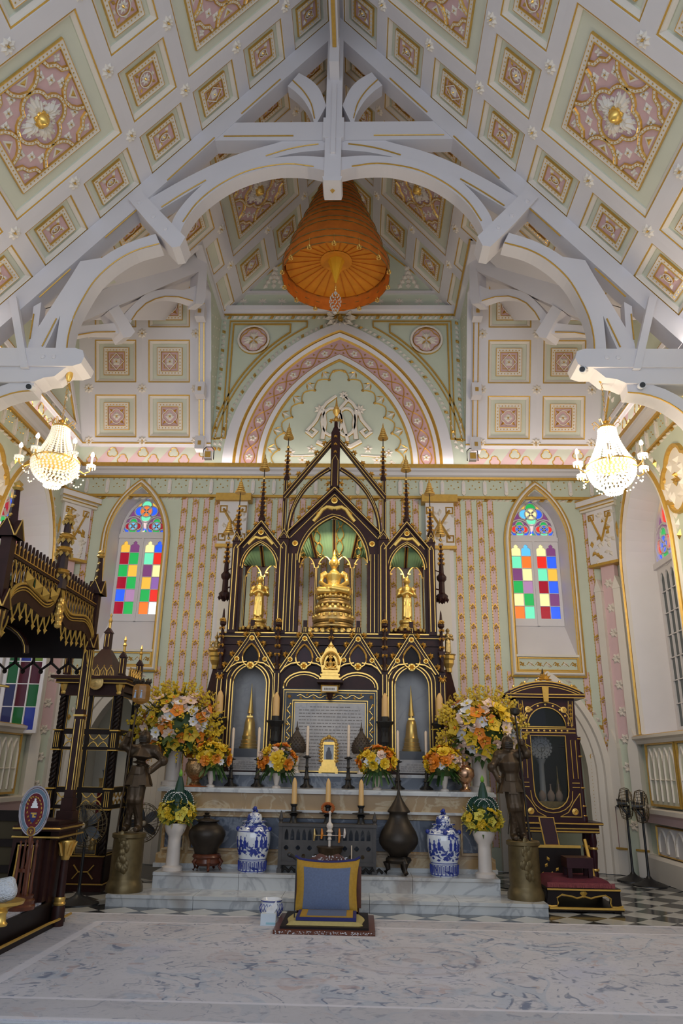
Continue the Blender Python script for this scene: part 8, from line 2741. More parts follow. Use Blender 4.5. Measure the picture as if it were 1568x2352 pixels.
# unseen fill lights added at the niche heads to brighten the gold images
for x, p_, z in ((0, 9, 5.02), (-1.18, 3.0, 4.70), (1.18, 3.0, 4.70)):
  area('niche_fill', (XS + x, YS_ - .12, z), (R(28), 0, 0), .30 if x == 0 else .16, .10, p_, (1.0, .86, .62))
# ================================================================== wall clock cabinet on its table
YK = 11.55
DK = .42
def KX(x, y): return at(x, y, YK)
def KP(a, b_, h): return (a, YK - h, b_)
zt0 = KX(1280, 1887)[1]
tb = thing('side_table', (KX(1280, 1900)[0], YK + .2, 0), 'plum lacquered side table with gold bands carrying the clock cabinet', 'table')
x0, x1 = KX(1192, 1888)[0], KX(1381, 1890)[0]
b = MB()
b.box((x0, YK - .08, zt0 - .04), (x1, YK + DK + .05, zt0), 0); b.box((x0 + .05, YK - .03, zt0 - .15), (x1 - .05, YK + DK, zt0 - .04), 0)
for z in (zt0 - .02, zt0 - .09, zt0 - .13): b.tube([(x0 + (.0 if z > zt0 - .05 else .05), YK - (.083 if z > zt0 - .05 else .034), z), (x1 - (0 if z > zt0 - .05 else .05), YK - (.083 if z > zt0 - .05 else .034), z)], .012, 5, 1)
b.build('table_top', [PLUM, GOLDP], tb)
for x in (x0 + .12, x1 - .14):
  for y in (YK + .03, YK + DK - .06):
    b = MB(); b.lathe([(.05, 0), (.06, .03), (.035, .06), (.05, .14), (.035, .2), (.045, .3), (.055, .42), (.045, .5), (.06, .56), (.05, zt0 - .15)], (x, y, 0), 10, 0); b.lathe([(.055, .19), (.06, .205), (.055, .22)], (x, y, 0), 10, 1); b.lathe([(.06, .47), (.065, .485), (.06, .5)], (x, y, 0), 10, 1)
    b.build('leg', [PLUM, GOLD], tb, smooth=40)
b = MB(); b.box((x0 + .1, YK + .05, .16), (x1 - .1, YK + DK - .05, .20), 0); b.build('lower_shelf', PLUM, tb)
ck = thing('clock_cabinet', (KX(1265, 1887)[0], YK + .2, zt0), 'tall plum lacquer cabinet with gold lines, arched glass and a white clock', 'cabinet')
c0, c1 = KX(1200, 1880)[0], KX(1340, 1885)[0]
xm = (c0 + c1) / 2
zc = KX(1260, 1604)[1]
hw = (c1 - c0) / 2
ga, gz0 = .235, KX(1262, 1670)[1]
rx0, rx1, rz1 = xm - .26, xm + .26, KX(1262, 1690)[1]
rz0 = KX(1262, 1858)[1]
rnd_ = [(rx0, rz1), (rx0 + .01, rz0 + .25)] + [(xm - .25 * math.cos(PI * k / 10), rz0 + .25 - .25 * math.sin(PI * k / 10)) for k in range(1, 10)] + [(rx1 - .01, rz0 + .25), (rx1, rz1)]
ah = [(xm + .285 * math.cos(PI * k / 14), gz0 + .285 * math.sin(PI * k / 14)) for k in range(15)]
b = MB()
b.plate(rect(c0, zt0, c1, zc), [rnd_, ah], 0, .03, KP, 0)
b.build('front_board', [PLUM, GOLD], ck)
b = MB()
b.box((c0, YK, zt0), (c0 + .03, YK + DK, zc)); b.box((c1 - .03, YK, zt0), (c1, YK + DK, zc)); b.box((c0, YK + DK - .02, zt0), (c1, YK + DK, zc)); b.box((c0, YK, zc - .03), (c1, YK + DK, zc)); b.box((c0, YK, zt0), (c1, YK + DK, zt0 + .03))
b.build('case', PLUM, ck)
def kg(b, path, r=.008, h=.034, closed=False, mi=0): b.tube([KP(x, z, h) for x, z in path], r, 4, mi, closed=closed)
b = MB()
kg(b, rnd_, .010, closed=True); kg(b, [(xm + (x - xm) * 1.22, z + (-.05 if z < rz0 + .2 else 0)) for x, z in rnd_[1:-1]], .008)
kg(b, ah, .010, closed=True); kg(b, [(xm + (x - xm) * 1.30, gz0 + (z - gz0) * 1.26) for x, z in ah], .008)
for z in (rz1 + .045, rz1 + .10): kg(b, [(c0 + .02, z), (c1 - .02, z)], .009)
for s_ in (-1, 1):
  X = xm + s_ * (hw - .07)
  kg(b, rect(X - .035, rz0 + .42, X + .035, rz1 - .06), .007, closed=True)
  kg(b, [(X - .06, rz0 + .36), (X + .05, rz0 + .36)], .007); kg(b, [(X - .06, rz0 + .3), (X + .05, rz0 + .3)], .007)
  kg(b, [(xm + s_ * (hw - .03), rz0 + .22), (xm + s_ * (hw - .03), rz0 - .10), (xm + s_ * .10, rz0 - .10), (xm + s_ * .22, rz0 - .04), (xm + s_ * .31, rz0 + .10), (xm + s_ * (hw - .03), rz0 + .22)], .008)
  kg(b, [(xm + s_ * (hw - .03), zc - .04), (xm + s_ * (hw - .05), gz0 + .02), (xm + s_ * (hw - .12), gz0 + .02), (xm + s_ * (hw - .09), zc - .04)], .007, closed=True)
  for k in range(4): b.leaf((xm + s_ * (hw - .065), zc - .08 - k * .06), -PI / 2, .07, .05, .03, 0, KP, .032)
b.build('gold_lines', GOLDP, ck)
DISC = MB(); DISC.lathe([(.048, 0), (.046, .012), (.03, .014), (.026, .006), (.012, .008), (0, .02)], seg=14); DM = DISC.mesh('gilt_disc', GOLD)
for x, z in ((xm - hw + .17, zc - .17), (xm + hw - .17, zc - .17), (xm - hw + .12, rz0 - .03), (xm + hw - .12, rz0 - .03)):
  ob('gilt_disc', DM, ck, M=basis(KP(x, z, .03), (1, 0, 0), (0, 0, 1), (0, -1, 0)))
for k in range(9):
  a = PI * (k + .5) / 9
  ob('gilt_stud', DM, ck, M=basis(KP(xm + .33 * math.cos(a), gz0 + .325 * math.sin(a), .03), (1, 0, 0), (0, 0, 1), (0, -1, 0)) @ Matrix.Scale(.32, 4))
for k in range(8):
  ob('gilt_stud', DM, ck, M=basis(KP(xm - .30 + .086 * k, rz1 + .072, .03), (1, 0, 0), (0, 0, 1), (0, -1, 0)) @ Matrix.Scale(.3, 4))
for s_ in (-1, 1):
  b = MB(); X = xm + s_ * (hw + .015)
  b.lathe([(.05, zt0), (.055, zt0 + .06), (.04, zt0 + .09), (.045, zt0 + .18), (.05, zt0 + .2), (.035, zt0 + .24), (.03, rz1 - .1), (.045, rz1 - .06), (.05, rz1 - .01)], (X, YK + .02, 0), 10, 0)
  for z in (zt0 + .2, zt0 + .07, zt0 + .45, rz1 - .3, rz1 - .05): b.lathe([(.046, z), (.055, z + .012), (.046, z + .024)], (X, YK + .02, 0), 10, 1)
  b.build('column', [PLUM, GOLD], ck, smooth=40)
cw = (KX(1348, 1600)[0] - KX(1170, 1600)[0]) / 2
pa = KX(1256, 1562)[1]
b = MB()
arcp = [(xm - cw + 2 * cw * k / 20, zc + .07 + (pa - zc - .10) * math.sin(PI * k / 20) ** .8) for k in range(21)]
b.prism([(xm - cw, zc + .02)] + arcp + [(xm + cw, zc + .02)], YK - .07, YK + DK, 0)
b.box((xm - cw, YK - .09, zc - .0), (xm + cw, YK + DK, zc + .05), 0)
b.build('arched_cornice', PLUM, ck)
b = MB()
for d, r_ in ((0.0, .013), (-.04, .008), (-.075, .008)): b.tube([(x, YK - .075, z + d) for x, z in arcp[1:-1]], r_, 4)
for z in (zc + .05, zc + .005): b.tube([(xm - cw, YK - .093, z), (xm + cw, YK - .093, z)], .010, 4)
b.prism([(xm - .05, zc + .16), (xm + .05, zc + .16), (xm + .035, zc - .06), (xm - .035, zc - .06)], YK - .11, YK - .06)
b.build('cornice_gilding', GOLDP, ck)
for k in range(2, 19, 3):
  x, z = arcp[k]
  g = MB(); g.ball((x, YK - .05, z + .025), .022, 6, 4); g.build('gilt_knob', GOLD, ck)
g = MB(); g.lathe([(.04, pa), (.02, pa + .03), (.045, pa + .06), (.02, pa + .10), (.006, pa + .17), (0, pa + .18)], (xm, YK, 0), 8); g.build('finial', BRONZED, ck, smooth=40)
b = MB()
for k in range(7): b.leaf((xm, pa - .0), PI * k / 6, .12, .05, .03, 0, KP, .08)
b.build('gilt_cresting', GOLD, ck)
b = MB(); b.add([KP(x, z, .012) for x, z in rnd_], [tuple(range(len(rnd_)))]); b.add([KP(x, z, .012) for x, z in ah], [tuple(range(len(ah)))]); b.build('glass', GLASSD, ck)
# what stands in the cabinet
cx_, cz_ = xm - .08, KX(1250, 1717)[1]
wc = thing('white_clock', (cx_, YK + .12, zt0 + .03), 'white porcelain clock with a round dial inside the cabinet', 'clock')
CP = lambda a, b_, h: (a, YK + .10 - h, b_)
b = MB(); b.plate(circ(cx_, cz_, .145, 24), [], -.05, .0, CP, 0)
for k in range(18): b.ball((cx_ + .15 * math.cos(k * PI / 9), YK + .11, cz_ + .15 * math.sin(k * PI / 9)), .026, 6, 4, 0)
b.build('case', PORCW, wc)
b = MB(); b.band(circ(cx_, cz_, .06, 20), [(-.004, .0), (0, .008), (.004, .0)], CP, [0, 0], closed=True); b.band(circ(cx_, cz_, .135, 24), [(-.004, .0), (0, .008), (.004, .0)], CP, [0, 0], closed=True)
for k in range(12):
  a = k * PI / 6
  b.tube([CP(cx_ + .085 * math.cos(a), cz_ + .085 * math.sin(a), .004), CP(cx_ + .115 * math.cos(a), cz_ + .115 * math.sin(a), .004)], .004, 4)
b.tube([CP(cx_, cz_, .008), CP(cx_ + .045, cz_ + .0, .008)], .005, 4); b.tube([CP(cx_, cz_, .008), CP(cx_ + .012, cz_ - .085, .008)], .004, 4)
b.build('dial_marks', INK, wc)
b = MB(); b.lathe([(.12, zt0 + .03), (.11, zt0 + .08), (.05, zt0 + .15), (.04, cz_ - .24), (.08, cz_ - .16)], (cx_, YK + .16, 0), 14); b.build('stem', PORCW, wc, smooth=40)
for k, (dx, m) in enumerate(((-.10, PPINK), (.03, PPINK), (.15, PPINK))):
  X = xm + dx
  f = thing('pink_flask', (X, YK + .14, rz0 + .10), ('tall-necked pink glass flask below the clock dial', 'round pink glass flask in the middle of the cabinet shelf', 'pink glass flask beside the gilt miniature stupa')[k], 'flask')
  z = rz0 + .10
  b = MB(); b.lathe([(.03, z), (.05, z + .03), (.055, z + .09), (.035, z + .13), (.012, z + .16), (.010, z + .22), (.016, z + .24)], (X, YK + .14, 0), 14); b.build('flask', m, f, smooth=50)
X = xm + .175
f = thing('miniature_stupa', (X, YK + .26, rz0 + .10), 'slender gilt miniature stupa inside the clock cabinet', 'stupa')
b = MB(); b.lathe([(.06, rz0 + .10), (.05, rz0 + .2), (.05, rz0 + .24), (.03, rz0 + .32), (.015, rz0 + .42), (.004, rz0 + .58), (0, rz0 + .6)], (X, YK + .26, 0), 10); b.build('spire', GOLDD, f, smooth=40)
f = thing('gilt_shelf_box', (xm, YK + .2, zt0 + .03), 'low gilt fretwork box on the floor of the clock cabinet', 'box')
b = MB(); b.box((xm - .22, YK + .08, zt0 + .03), (xm + .22, YK + .34, rz0 + .10)); b.build('box', GOLDD, f)

# ================================================================== armchair and little stool
YH = 9.45
HX = lambda x, y: at(x, y, YH)
k = mpp(1340, 2060, YH)
ch = thing('throne_chair', (HX(1340, 2100)[0], YH + .4, 0), 'low black and gold armchair with a crimson seat cushion', 'chair')
x0, x1 = HX(1259, 2090)[0], HX(1424, 2095)[0]
zs = HX(1340, 2046)[1]
DEP = .80
b = MB(); b.box((x0 - .0, YH - .06, 0.02), (x1 + .03, YH + DEP, .05), 0); b.tube([(x0, YH - .065, .048), (x1 + .03, YH - .065, .048)], .014, 5, 1)
for x in (x0 + .05, x1 - .03): b.box((x - .04, YH - .02, 0), (x + .04, YH + .06, .02), 0)
b.build('base_plinth', [WOODD, GOLDP], ch)
ap = [(x0, zs), (x1, zs), (x1 + .02, .05), (x1 - .09, .05), (x1 - .11, .10), (x1 - .10, .15), (x1 - .16, .185), (x1 - .28, .165), ((x0 + x1) / 2 + .08, .15), ((x0 + x1) / 2, .17), ((x0 + x1) / 2 - .08, .15), (x0 + .28, .165), (x0 + .16, .185), (x0 + .10, .15), (x0 + .11, .10), (x0 + .09, .05), (x0 - .02, .05)]
b = MB(); b.prism(ap, YH - .03, YH + .02, 0); b.tube([(x, YH - .035, z) for x, z in ap[3:-1]], .009, 5, 1)
b.leaf(((x0 + x1) / 2, .15), PI / 2, .11, .085, .03, 1, lambda a, b_, h: (a, YH - .03 - h, b_))
for s_ in (0, 1): b.tube([((x1 - .09) if s_ else (x0 + .09), YH - .035, .065), ((x1 - .03) if s_ else (x0 + .03), YH - .04, .058), ((x1 + .03) if s_ else (x0 - .03), YH - .035, .075)], [.012, .016, .01], 5, 1)
b.build('front_apron', [WOODD, GOLDP], ch)
for x in (x0, x1):
  b = MB(); b.prism([(YH, zs), (YH + DEP, zs), (YH + DEP, .05), (YH + DEP - .1, .05), (YH + DEP - .14, .16), (YH + .14, .16), (YH + .1, .05), (YH, .05)], x - .02, x + .02, 0, 'x'); b.build('side_apron', WOODD, ch)
b = MB(); b.box((x0 - .01, YH - .05, zs), (x1 + .01, YH + DEP, zs + .03), 0); b.tube([(x0 - .01, YH - .055, zs + .015), (x1 + .01, YH - .055, zs + .015)], .010, 5, 1); b.build('seat_rail', [WOODD, GOLDP], ch)
CRIM = mat('crimson_plush', (.10, .006, .018), .85, var=.35, scale=25)
FRNG = mat('fringe_pink', (.20, .035, .04), .8, var=.4, scale=60)
b = MB()
n = 14
x0c, x1c = x0 - .0, x1 - .04
vs = []
for j in range(n + 1):
  for i in range(n + 1):
    u, v = i / n, j / n
    e = min(u, 1 - u, v, 1 - v)
    vs.append((x0c + (x1c - x0c) * u, YH - .02 + (DEP - .1) * v, zs + .03 + .085 * (1 - (1 - min(1, e * 7)) ** 2) + .008 * math.sin(u * 9) * math.sin(v * 8)))
b.add(vs, [(j * (n + 1) + i, j * (n + 1) + i + 1, (j + 1) * (n + 1) + i + 1, (j + 1) * (n + 1) + i) for j in range(n) for i in range(n)])
b.build('cushion', CRIM, ch, smooth=60)
b = MB()
for q in range(70):
  x = x0c + (x1c - x0c) * q / 70
  b.add([(x, YH - .035, zs + .085), (x + .010, YH - .035, zs + .085), (x + .009 + random.uniform(-.004, .004), YH - .05, zs + .035), (x + .001, YH - .05, zs + .035)], [(0, 1, 2, 3)])
tag(b.build('cushion_fringe', FRNG, ch), kind='stuff')
b = MB()
for s_ in (0, 1):
  p0 = Vector(((x1 - .06) if s_ else (x0 + .02), YH + DEP - .12, zs + .03))
  p0 = Vector(((x1 - .13) if s_ else (x0 + .0), YH + .45, zs + .05))
  p1 = Vector((p0.x - (.03 if s_ else .02), YH + .62, HX(1378, 1952)[1] + .06))
  b = MB(); b.tube([p0, p0.lerp(p1, .3), p0.lerp(p1, .33), p0.lerp(p1, .36), p1], [.024, .022, .03, .022, .02], 8); b.build('arm_post', GOLDP, ch, smooth=50)
zr_ = HX(1314, 1966)[1] + .06
b = MB(); b.box((x0 + .03, YH + .60, zr_ - .03), (x1 - .22, YH + .63, zr_), 1); b.box((x0 + .05, YH + .61, zs + .03), (x1 - .22, YH + .63, zr_ - .03), 0)
for q in range(9): b.leaf((x0 + .08 + q * .055, zs + .10 + (q % 3) * .07), q, .06, .04, .01, 1, lambda a, b_, h: (a, YH + .605 - h, b_))
b.build('back_panel', [WOODD, GOLDP], ch)
bx0, bz1 = HX(1270, 1897)
b = MB()
M0 = [Vector((HX(1281, 1964)[0], YH + .62, zr_)), Vector((HX(1316, 1964)[0], YH + .62, zr_)), Vector((HX(1306, 1897)[0], YH + .72, bz1 + .05)), Vector((HX(1270, 1897)[0], YH + .72, bz1 + .05))]
b.add(M0 + [p + Vector((0, .02, 0)) for p in M0], [(0, 1, 2, 3), (4, 5, 6, 7), (0, 1, 5, 4), (1, 2, 6, 5), (2, 3, 7, 6), (3, 0, 4, 7)], 0)
b.tube(M0, .010, 5, 1, closed=True)
b.build('back_splat', [PLUM, GOLDP], ch)
so = thing('footstool', (HX(1340, 2020)[0], YH + .3, zs + .11), 'small maroon wooden footstool lying on the crimson cushion', 'stool')
sx0, sx1 = HX(1309, 2000)[0], HX(1371, 2000)[0]
b = MB(); b.box((sx0, YH + .12, zs + .22), (sx1, YH + .40, zs + .33)); b.build('seat_block', PLUM, so)
for x in (sx0 + .03, sx1 - .04):
  for y_ in (.14, .34):
    b = MB(); b.box((x - .02, YH + y_, zs + .105), (x + .03, YH + y_ + .04, zs + .22)); b.build('leg', PLUM, so)

# ================================================================== glazed display cabinet
YD, XD1, XD0 = 10.15, -2.79, -3.55
DD = .80
dc = thing('display_cabinet', ((XD0 + XD1) / 2, YD + .4, 0), 'tall black and gold glazed cabinet with twisted columns and a pyramid roof', 'cabinet')
ZC = 2.60
def DZ(y): return at(205, y, YD)[1]
def twist(X, Y, z0, z1, par):
  b = MB()
  for s_ in range(3):
    b.tube([(X + .022 * math.cos(2 * PI * s_ / 3 + j * .55), Y + .022 * math.sin(2 * PI * s_ / 3 + j * .55), z0 + (z1 - z0) * j / 30) for j in range(31)], .021, 6)
  return b.build('twisted_column', WOODD, par)
for (X, Y) in ((XD0, YD), (XD1, YD), (XD1, YD + DD), (XD0, YD + DD)):
  b = MB(); b.box((X - .045, Y + .02 if Y < 10.5 else Y - .05, .08), (X + .045, Y + .05 if Y < 10.5 else Y - .02, ZC), 0); b.build('corner_post', WOODD, dc)
  for z0, z1 in ((1.93, 2.40), (1.20, 1.68), (.42, .95)):
    twist(X, Y - .02, z0, z1, dc)
  for z0, z1 in ((1.68, 1.93), (.95, 1.20)):
    b = MB(); b.box((X - .045, Y - .06, z0), (X + .045, Y + .02, z1), 0)
    for dx in (-.025, 0, .025): b.tube([(X + dx, Y - .063, z0 + .03), (X + dx, Y - .063, z1 - .03)], .006, 4, 1)
    for z in (z0, z1): b.box((X - .06, Y - .07, z - .008), (X + .06, Y + .02, z + .008), 1)
    b.build('fluted_block', [WOODD, GOLDP], dc)
  b = MB(); b.lathe([(.04, 2.40), (.045, 2.42), (.04, 2.44), (.065, 2.52), (.06, 2.54)], (X, Y - .02, 0), 8); b.build('gilt_capital', GOLD, dc)
  b = MB(); b.box((X - .04, Y - .06, ZC + .06), (X + .04, Y + .02, ZC + .30), 0); b.prism([(X - .05, ZC + .30), (X + .05, ZC + .30), (X, ZC + .38)], Y - .07, Y + .03, 0); b.lathe([(.018, ZC + .37), (.02, ZC + .45), (.03, ZC + .47), (.012, ZC + .50), (.02, ZC + .54), (0, ZC + .60)], (X, Y - .02, 0), 6, 1)
  for dx in (-.022, .022): b.tube([(X + dx, Y - .063, ZC + .08), (X + dx, Y - .063, ZC + .28)], .006, 4, 1)
  b.build('pinnacle', SM, dc)
b = MB()
b.box((XD0 - .16, YD - .16, ZC), (XD1 + .16, YD + DD + .1, ZC + .035), 0); b.box((XD0 - .10, YD - .10, ZC - .06), (XD1 + .10, YD + DD + .06, ZC), 0); b.box((XD0 - .05, YD - .05, ZC - .22), (XD1 + .05, YD + .0, ZC - .05), 0); b.box((XD0 - .05, YD, ZC - .16), (XD1 + .05, YD + DD + .05, ZC - .05), 0)
for z, o in ((ZC - .005, .103), (ZC - .055, .103)): b.tube([(XD0 - o, YD - o, z), (XD1 + o, YD - o, z), (XD1 + o, YD + DD, z)], .010, 5, 1)
b.build('cornice', SM, dc)
b = MB()
xm_ = (XD0 + XD1) / 2
b.add([(XD0 + .1, YD + .05, ZC + .03), (XD1 - .1, YD + .05, ZC + .03), (XD1 - .1, YD + DD - .05, ZC + .03), (XD0 + .1, YD + DD - .05, ZC + .03), (xm_ - .06, YD + .32, ZC + .46), (xm_ + .06, YD + .32, ZC + .46), (xm_ + .06, YD + .44, ZC + .46), (xm_ - .06, YD + .44, ZC + .46)], [(0, 1, 5, 4), (1, 2, 6, 5), (2, 3, 7, 6), (3, 0, 4, 7), (4, 5, 6, 7)])
b.build('pyramid_roof', WOOD, dc)
b = MB(); b.box((xm_ - .045, YD + .33, ZC + .46), (xm_ + .045, YD + .43, ZC + .70), 0); b.prism([(xm_ - .06, ZC + .70), (xm_ + .06, ZC + .70), (xm_, ZC + .78)], YD + .32, YD + .44, 0); b.lathe([(.02, ZC + .77), (.02, ZC + .85), (.03, ZC + .88), (.012, ZC + .93), (.02, ZC + .96), (0, ZC + 1.0)], (xm_, YD + .38, 0), 8, 1)
for dx in (-.025, .025): b.tube([(xm_ + dx, YD + .325, ZC + .5), (xm_ + dx, YD + .325, ZC + .68)], .006, 4, 1)
b.build('roof_finial', SM, dc)
for side in range(2):
  n = 6
  for q in range(n):
    f = MB()
    if side == 0:
      c = XD0 + .10 + (XD1 - XD0 - .2) * (q + .5) / n; mp = lambda a, b_, h: (a, YD - .06 - h, b_)
    else:
      c = YD + .10 + (DD - .2) * (q + .5) / n; mp = lambda a, b_, h: (XD1 + .06 + h, a, b_)
    f.tube([mp(c - .045, ZC + .05, 0), mp(c - .04, ZC + .11, 0), mp(c, ZC + .17, 0), mp(c + .04, ZC + .11, 0), mp(c + .045, ZC + .05, 0)], .008, 4); f.tube([mp(c - .02, ZC + .05, 0), mp(c, ZC + .12, 0), mp(c + .02, ZC + .05, 0)], .006, 4); f.stud((c, ZC + .18), .015, .02, None, mp)
    f.build('cresting', GOLD, dc)
b = MB(); b.lathe([(.10, 0), (.10, .015), (.08, .02), (.075, .012), (.05, .02), (0, .03)], seg=18)
ob('gilt_roundel', b.mesh('gilt_roundel', GOLDD, smooth=40), dc, M=basis((xm_ + .08, YD - .115, ZC - .05), (1, 0, 0), (0, 0, 1), (0, -1, 0)))
# glazed fronts: rails, frames, panes and gold fretwork
TIER = [(1.95, 2.38), (1.22, 1.68), (.42, .95)]
for ax in range(2):
  L0, L1 = ((XD0 + .05, XD1 - .05) if ax == 0 else (YD + .05, YD + DD - .05))
  mp = (lambda a, b_, h: (a, YD - h, b_)) if ax == 0 else (lambda a, b_, h: (XD1 + h, a, b_))
  b = MB()
  holes = []
  ncol = 2 if ax == 0 else 1
  for z0, z1 in TIER:
    for c in range(ncol):
      a0 = L0 + .03 + (L1 - L0) / ncol * c; a1 = L0 - .03 + (L1 - L0) / ncol * (c + 1)
      holes.append(rect(a0, z0, a1, z1))
  for z0, z1 in ((1.72, 1.88), (1.0, 1.15)):
    for c in range(ncol):
      a0 = L0 + .03 + (L1 - L0) / ncol * c; a1 = L0 - .03 + (L1 - L0) / ncol * (c + 1)
      holes.append(rect(a0, z0, a1, z1))
  b.plate(rect(L0, .06, L1, ZC - .06), holes, -.02, .01, mp, 0)
  for h_ in holes[:3 * ncol]: b.tube([mp(x, z, .012) for x, z in h_], .006, 4, 1, closed=True)
  b.build('glazed_frame', [WOODD, GOLDP], dc)
  for h_ in holes[:3 * ncol]:
    g = MB(); g.add([mp(x, z, -.01) for x, z in h_], [(0, 1, 2, 3)]); g.build('glass_pane', GLASS, dc)
  for h_ in holes[3 * ncol:]:
    (a0, z0), (a1, z1) = h_[0], h_[2]
    g = MB(); m_ = 2 if ax == 0 else 4
    for q in range(m_):
      c0_, c1_ = a0 + (a1 - a0) * q / m_, a0 + (a1 - a0) * (q + 1) / m_
      cc = (c0_ + c1_) / 2; zm = (z0 + z1) / 2
      for s_ in (-1, 1):
        g.tube([mp(c0_, z0 if s_ < 0 else z1, 0), mp(c0_ + (cc - c0_) * .45, zm + s_ * .035, 0), mp(cc, zm + s_ * .012, 0), mp(c1_ - (c1_ - cc) * .45, zm + s_ * .035, 0), mp(c1_, z0 if s_ < 0 else z1, 0)], .010, 5)
    g.build('gilt_fretwork', GOLD, dc)
b = MB()
b.box((XD0 - .06, YD - .07, .0), (XD1 + .06, YD + DD + .05, .08), 0); b.box((XD0 - .03, YD - .03, .08), (XD1 + .03, YD + DD + .03, .40), 0); b.box((XD0 - .05, YD + DD - .02, .08), (XD1 + .05, YD + DD, .3), 0)
for z, o in ((.085, .075), (.40, .035)): b.tube([(XD0 - o, YD - o, z), (XD1 + o, YD - o, z), (XD1 + o, YD + DD, z)], .009, 5, 1)
for q in range(2):
  cc = XD0 + .2 + q * .36
  b.tube([(cc - .13, YD - .035, .30), (cc - .06, YD - .038, .22), (cc + .06, YD - .038, .22), (cc + .13, YD - .035, .30)], .010, 5, 1); b.tube([(cc - .13, YD - .035, .14), (cc - .06, YD - .038, .22), (cc + .06, YD - .038, .22), (cc + .13, YD - .035, .14)], .010, 5, 1)
b.build('base', SM, dc)
b = MB(); b.box((XD0 + .05, YD + .05, .42), (XD1 - .05, YD + DD - .05, .44)); b.box((XD0 + .05, YD + .05, 1.16), (XD1 - .05, YD + DD - .05, 1.18)); b.build('glass_shelf', GLASS, dc)
cu = thing('covered_cup', (xm_ + .18, YD + .4, 1.18), 'grey metal cup on a gilt stand inside the glazed cabinet', 'cup')
X = xm_ + .18
b = MB(); b.lathe([(.075, 1.18), (.065, 1.25), (.08, 1.31), (.085, 1.325), (.0, 1.325)], (X, YD + .4, 0), 12); b.build('gilt_stand', GOLDD, cu, smooth=40)
b = MB(); b.lathe([(.03, 1.325), (.035, 1.40), (.05, 1.43), (.045, 1.44), (.015, 1.455), (.01, 1.47), (0, 1.475)], (X, YD + .4, 0), 12); b.build('cup', mat('pewter', (.16, .18, .22), .35, metal=.7), cu, smooth=40)
rs = thing('red_cloth_banner', (xm_ + .1, YD + .45, .44), 'narrow crimson cloth hanging behind the cabinet glass', 'cloth')
b = MB(); b.box((xm_ + .08, YD + .45, .52), (xm_ + .20, YD + .46, 1.14)); b.build('cloth', mat('dark_crimson', (.16, .006, .012), .8, var=.2), rs)
gf = thing('gilt_fan_foot', (xm_ + .15, YD + .3, .44), 'small gilt object with a red tassel at the bottom of the cabinet', 'ornament')
b = MB(); b.lathe([(.05, .44), (.055, .48), (.04, .52), (.05, .56), (.02, .6)], (xm_ + .15, YD + .3, 0), 10); b.build('gilt_body', GOLDD, gf, smooth=40)

# ================================================================== pedestal fans
def fan(X, Y, zc, r_, rz, lab, face=0.0, blades=5):
  t = thing('pedestal_fan', (X, Y, 0), lab, 'fan')
  b = MB(); b.lathe([(.0, 0), (.24, .0), (.235, .015), (.12, .05), (.05, .09), (.022, .13), (.018, .2), (.016, zc - r_ * .6)], (X, Y, 0), 18); b.build('stand', BLACK, t, smooth=40)
  M = Matrix.Translation((X, Y, zc)) @ Matrix.Rotation(face, 4, 'Z')
  def TT(p): return M @ Vector(p)
  b = MB(); b.tube([TT((0, .12, -.03)), TT((0, .12, .0)), TT((0, -.02, 0))], [.03, .07, .05], 10); b.tube([TT((0, .10, 0)), (X, Y, zc - r_ * .6)], .02, 6); b.build('motor', BLACK, t, smooth=50)
  CAGE = MT.get('cage_wire') or mat('cage_wire', (.16, .115, .055), .45, metal=.6, var=.2)
  b = MB()
  for q in range(26):
    a = 2 * PI * q / 26
    ca, sa = math.cos(a), math.sin(a)
    b.tube([TT((.03 * ca, -.10, .03 * sa)), TT((r_ * .55 * math.cos(a + .15), -.095, r_ * .55 * math.sin(a + .15))), TT((r_ * .92 * math.cos(a + .3), -.06, r_ * .92 * math.sin(a + .3))), TT((r_ * math.cos(a + .33), 0, r_ * math.sin(a + .33))), TT((r_ * .9 * math.cos(a + .33), .07, r_ * .9 * math.sin(a + .33))), TT((.07 * ca, .10, .07 * sa))], .0028, 3, cap=False)
  for rr, yy in ((r_, 0), (r_ * .93, -.055), (r_ * .75, -.085), (r_ * .93, .055)):
    b.tube([TT((rr * math.cos(2 * PI * q / 30), yy, rr * math.sin(2 * PI * q / 30))) for q in range(30)], .0045, 4, closed=True)
  tag(b.build('wire_cage', CAGE, t), kind='stuff')
  for q in range(blades):
    a = 2 * PI * q / blades + .5
    b = MB()
    vs = []
    for j in range(6):
      u = .15 + .75 * j / 5
      wd = r_ * (.12 + .30 * math.sin(PI * min(1, u * 1.05)))
      for s_ in (-1, 1):
        x, z = r_ * u, s_ * wd * .5 + r_ * .12 * u
        vs.append(TT((x * math.cos(a) - z * math.sin(a), -.03 + s_ * .02, x * math.sin(a) + z * math.cos(a))))
    b.add(vs, [(2 * j, 2 * j + 1, 2 * j + 3, 2 * j + 2) for j in range(5)]); b.build('blade', MT.get('fan_blade') or mat('fan_blade', (.055, .06, .07), .45), t, smooth=60)
  b = MB(); b.ball(TT((0, -.105, 0)), .035, 10, 6); b.build('hub_cap', MT.get('hub_cream') or mat('hub_cream', (.40, .33, .24), .5), t, smooth=60)
p = at3(199.5, 1895, 9.25)
fan(p.x, 9.25, p.z, .245, .245, 'black pedestal fan with a wire cage beside the throne pedestal', -.15)
p = at3(326, 1890, 10.55)
fan(p.x, 10.55, p.z, .25, .25, 'pedestal fan standing behind the lantern-bearing figure', .5)
p = at3(1463, 1878, 12.0)
fan(4.55, 12.15, 1.07, .23, .23, 'first of two pedestal fans by the right-angled pilaster, nearer the door', 1.25)
fan(4.62, 11.70, 1.05, .23, .23, 'second of two pedestal fans by the side wall, farther from the door', 1.15)

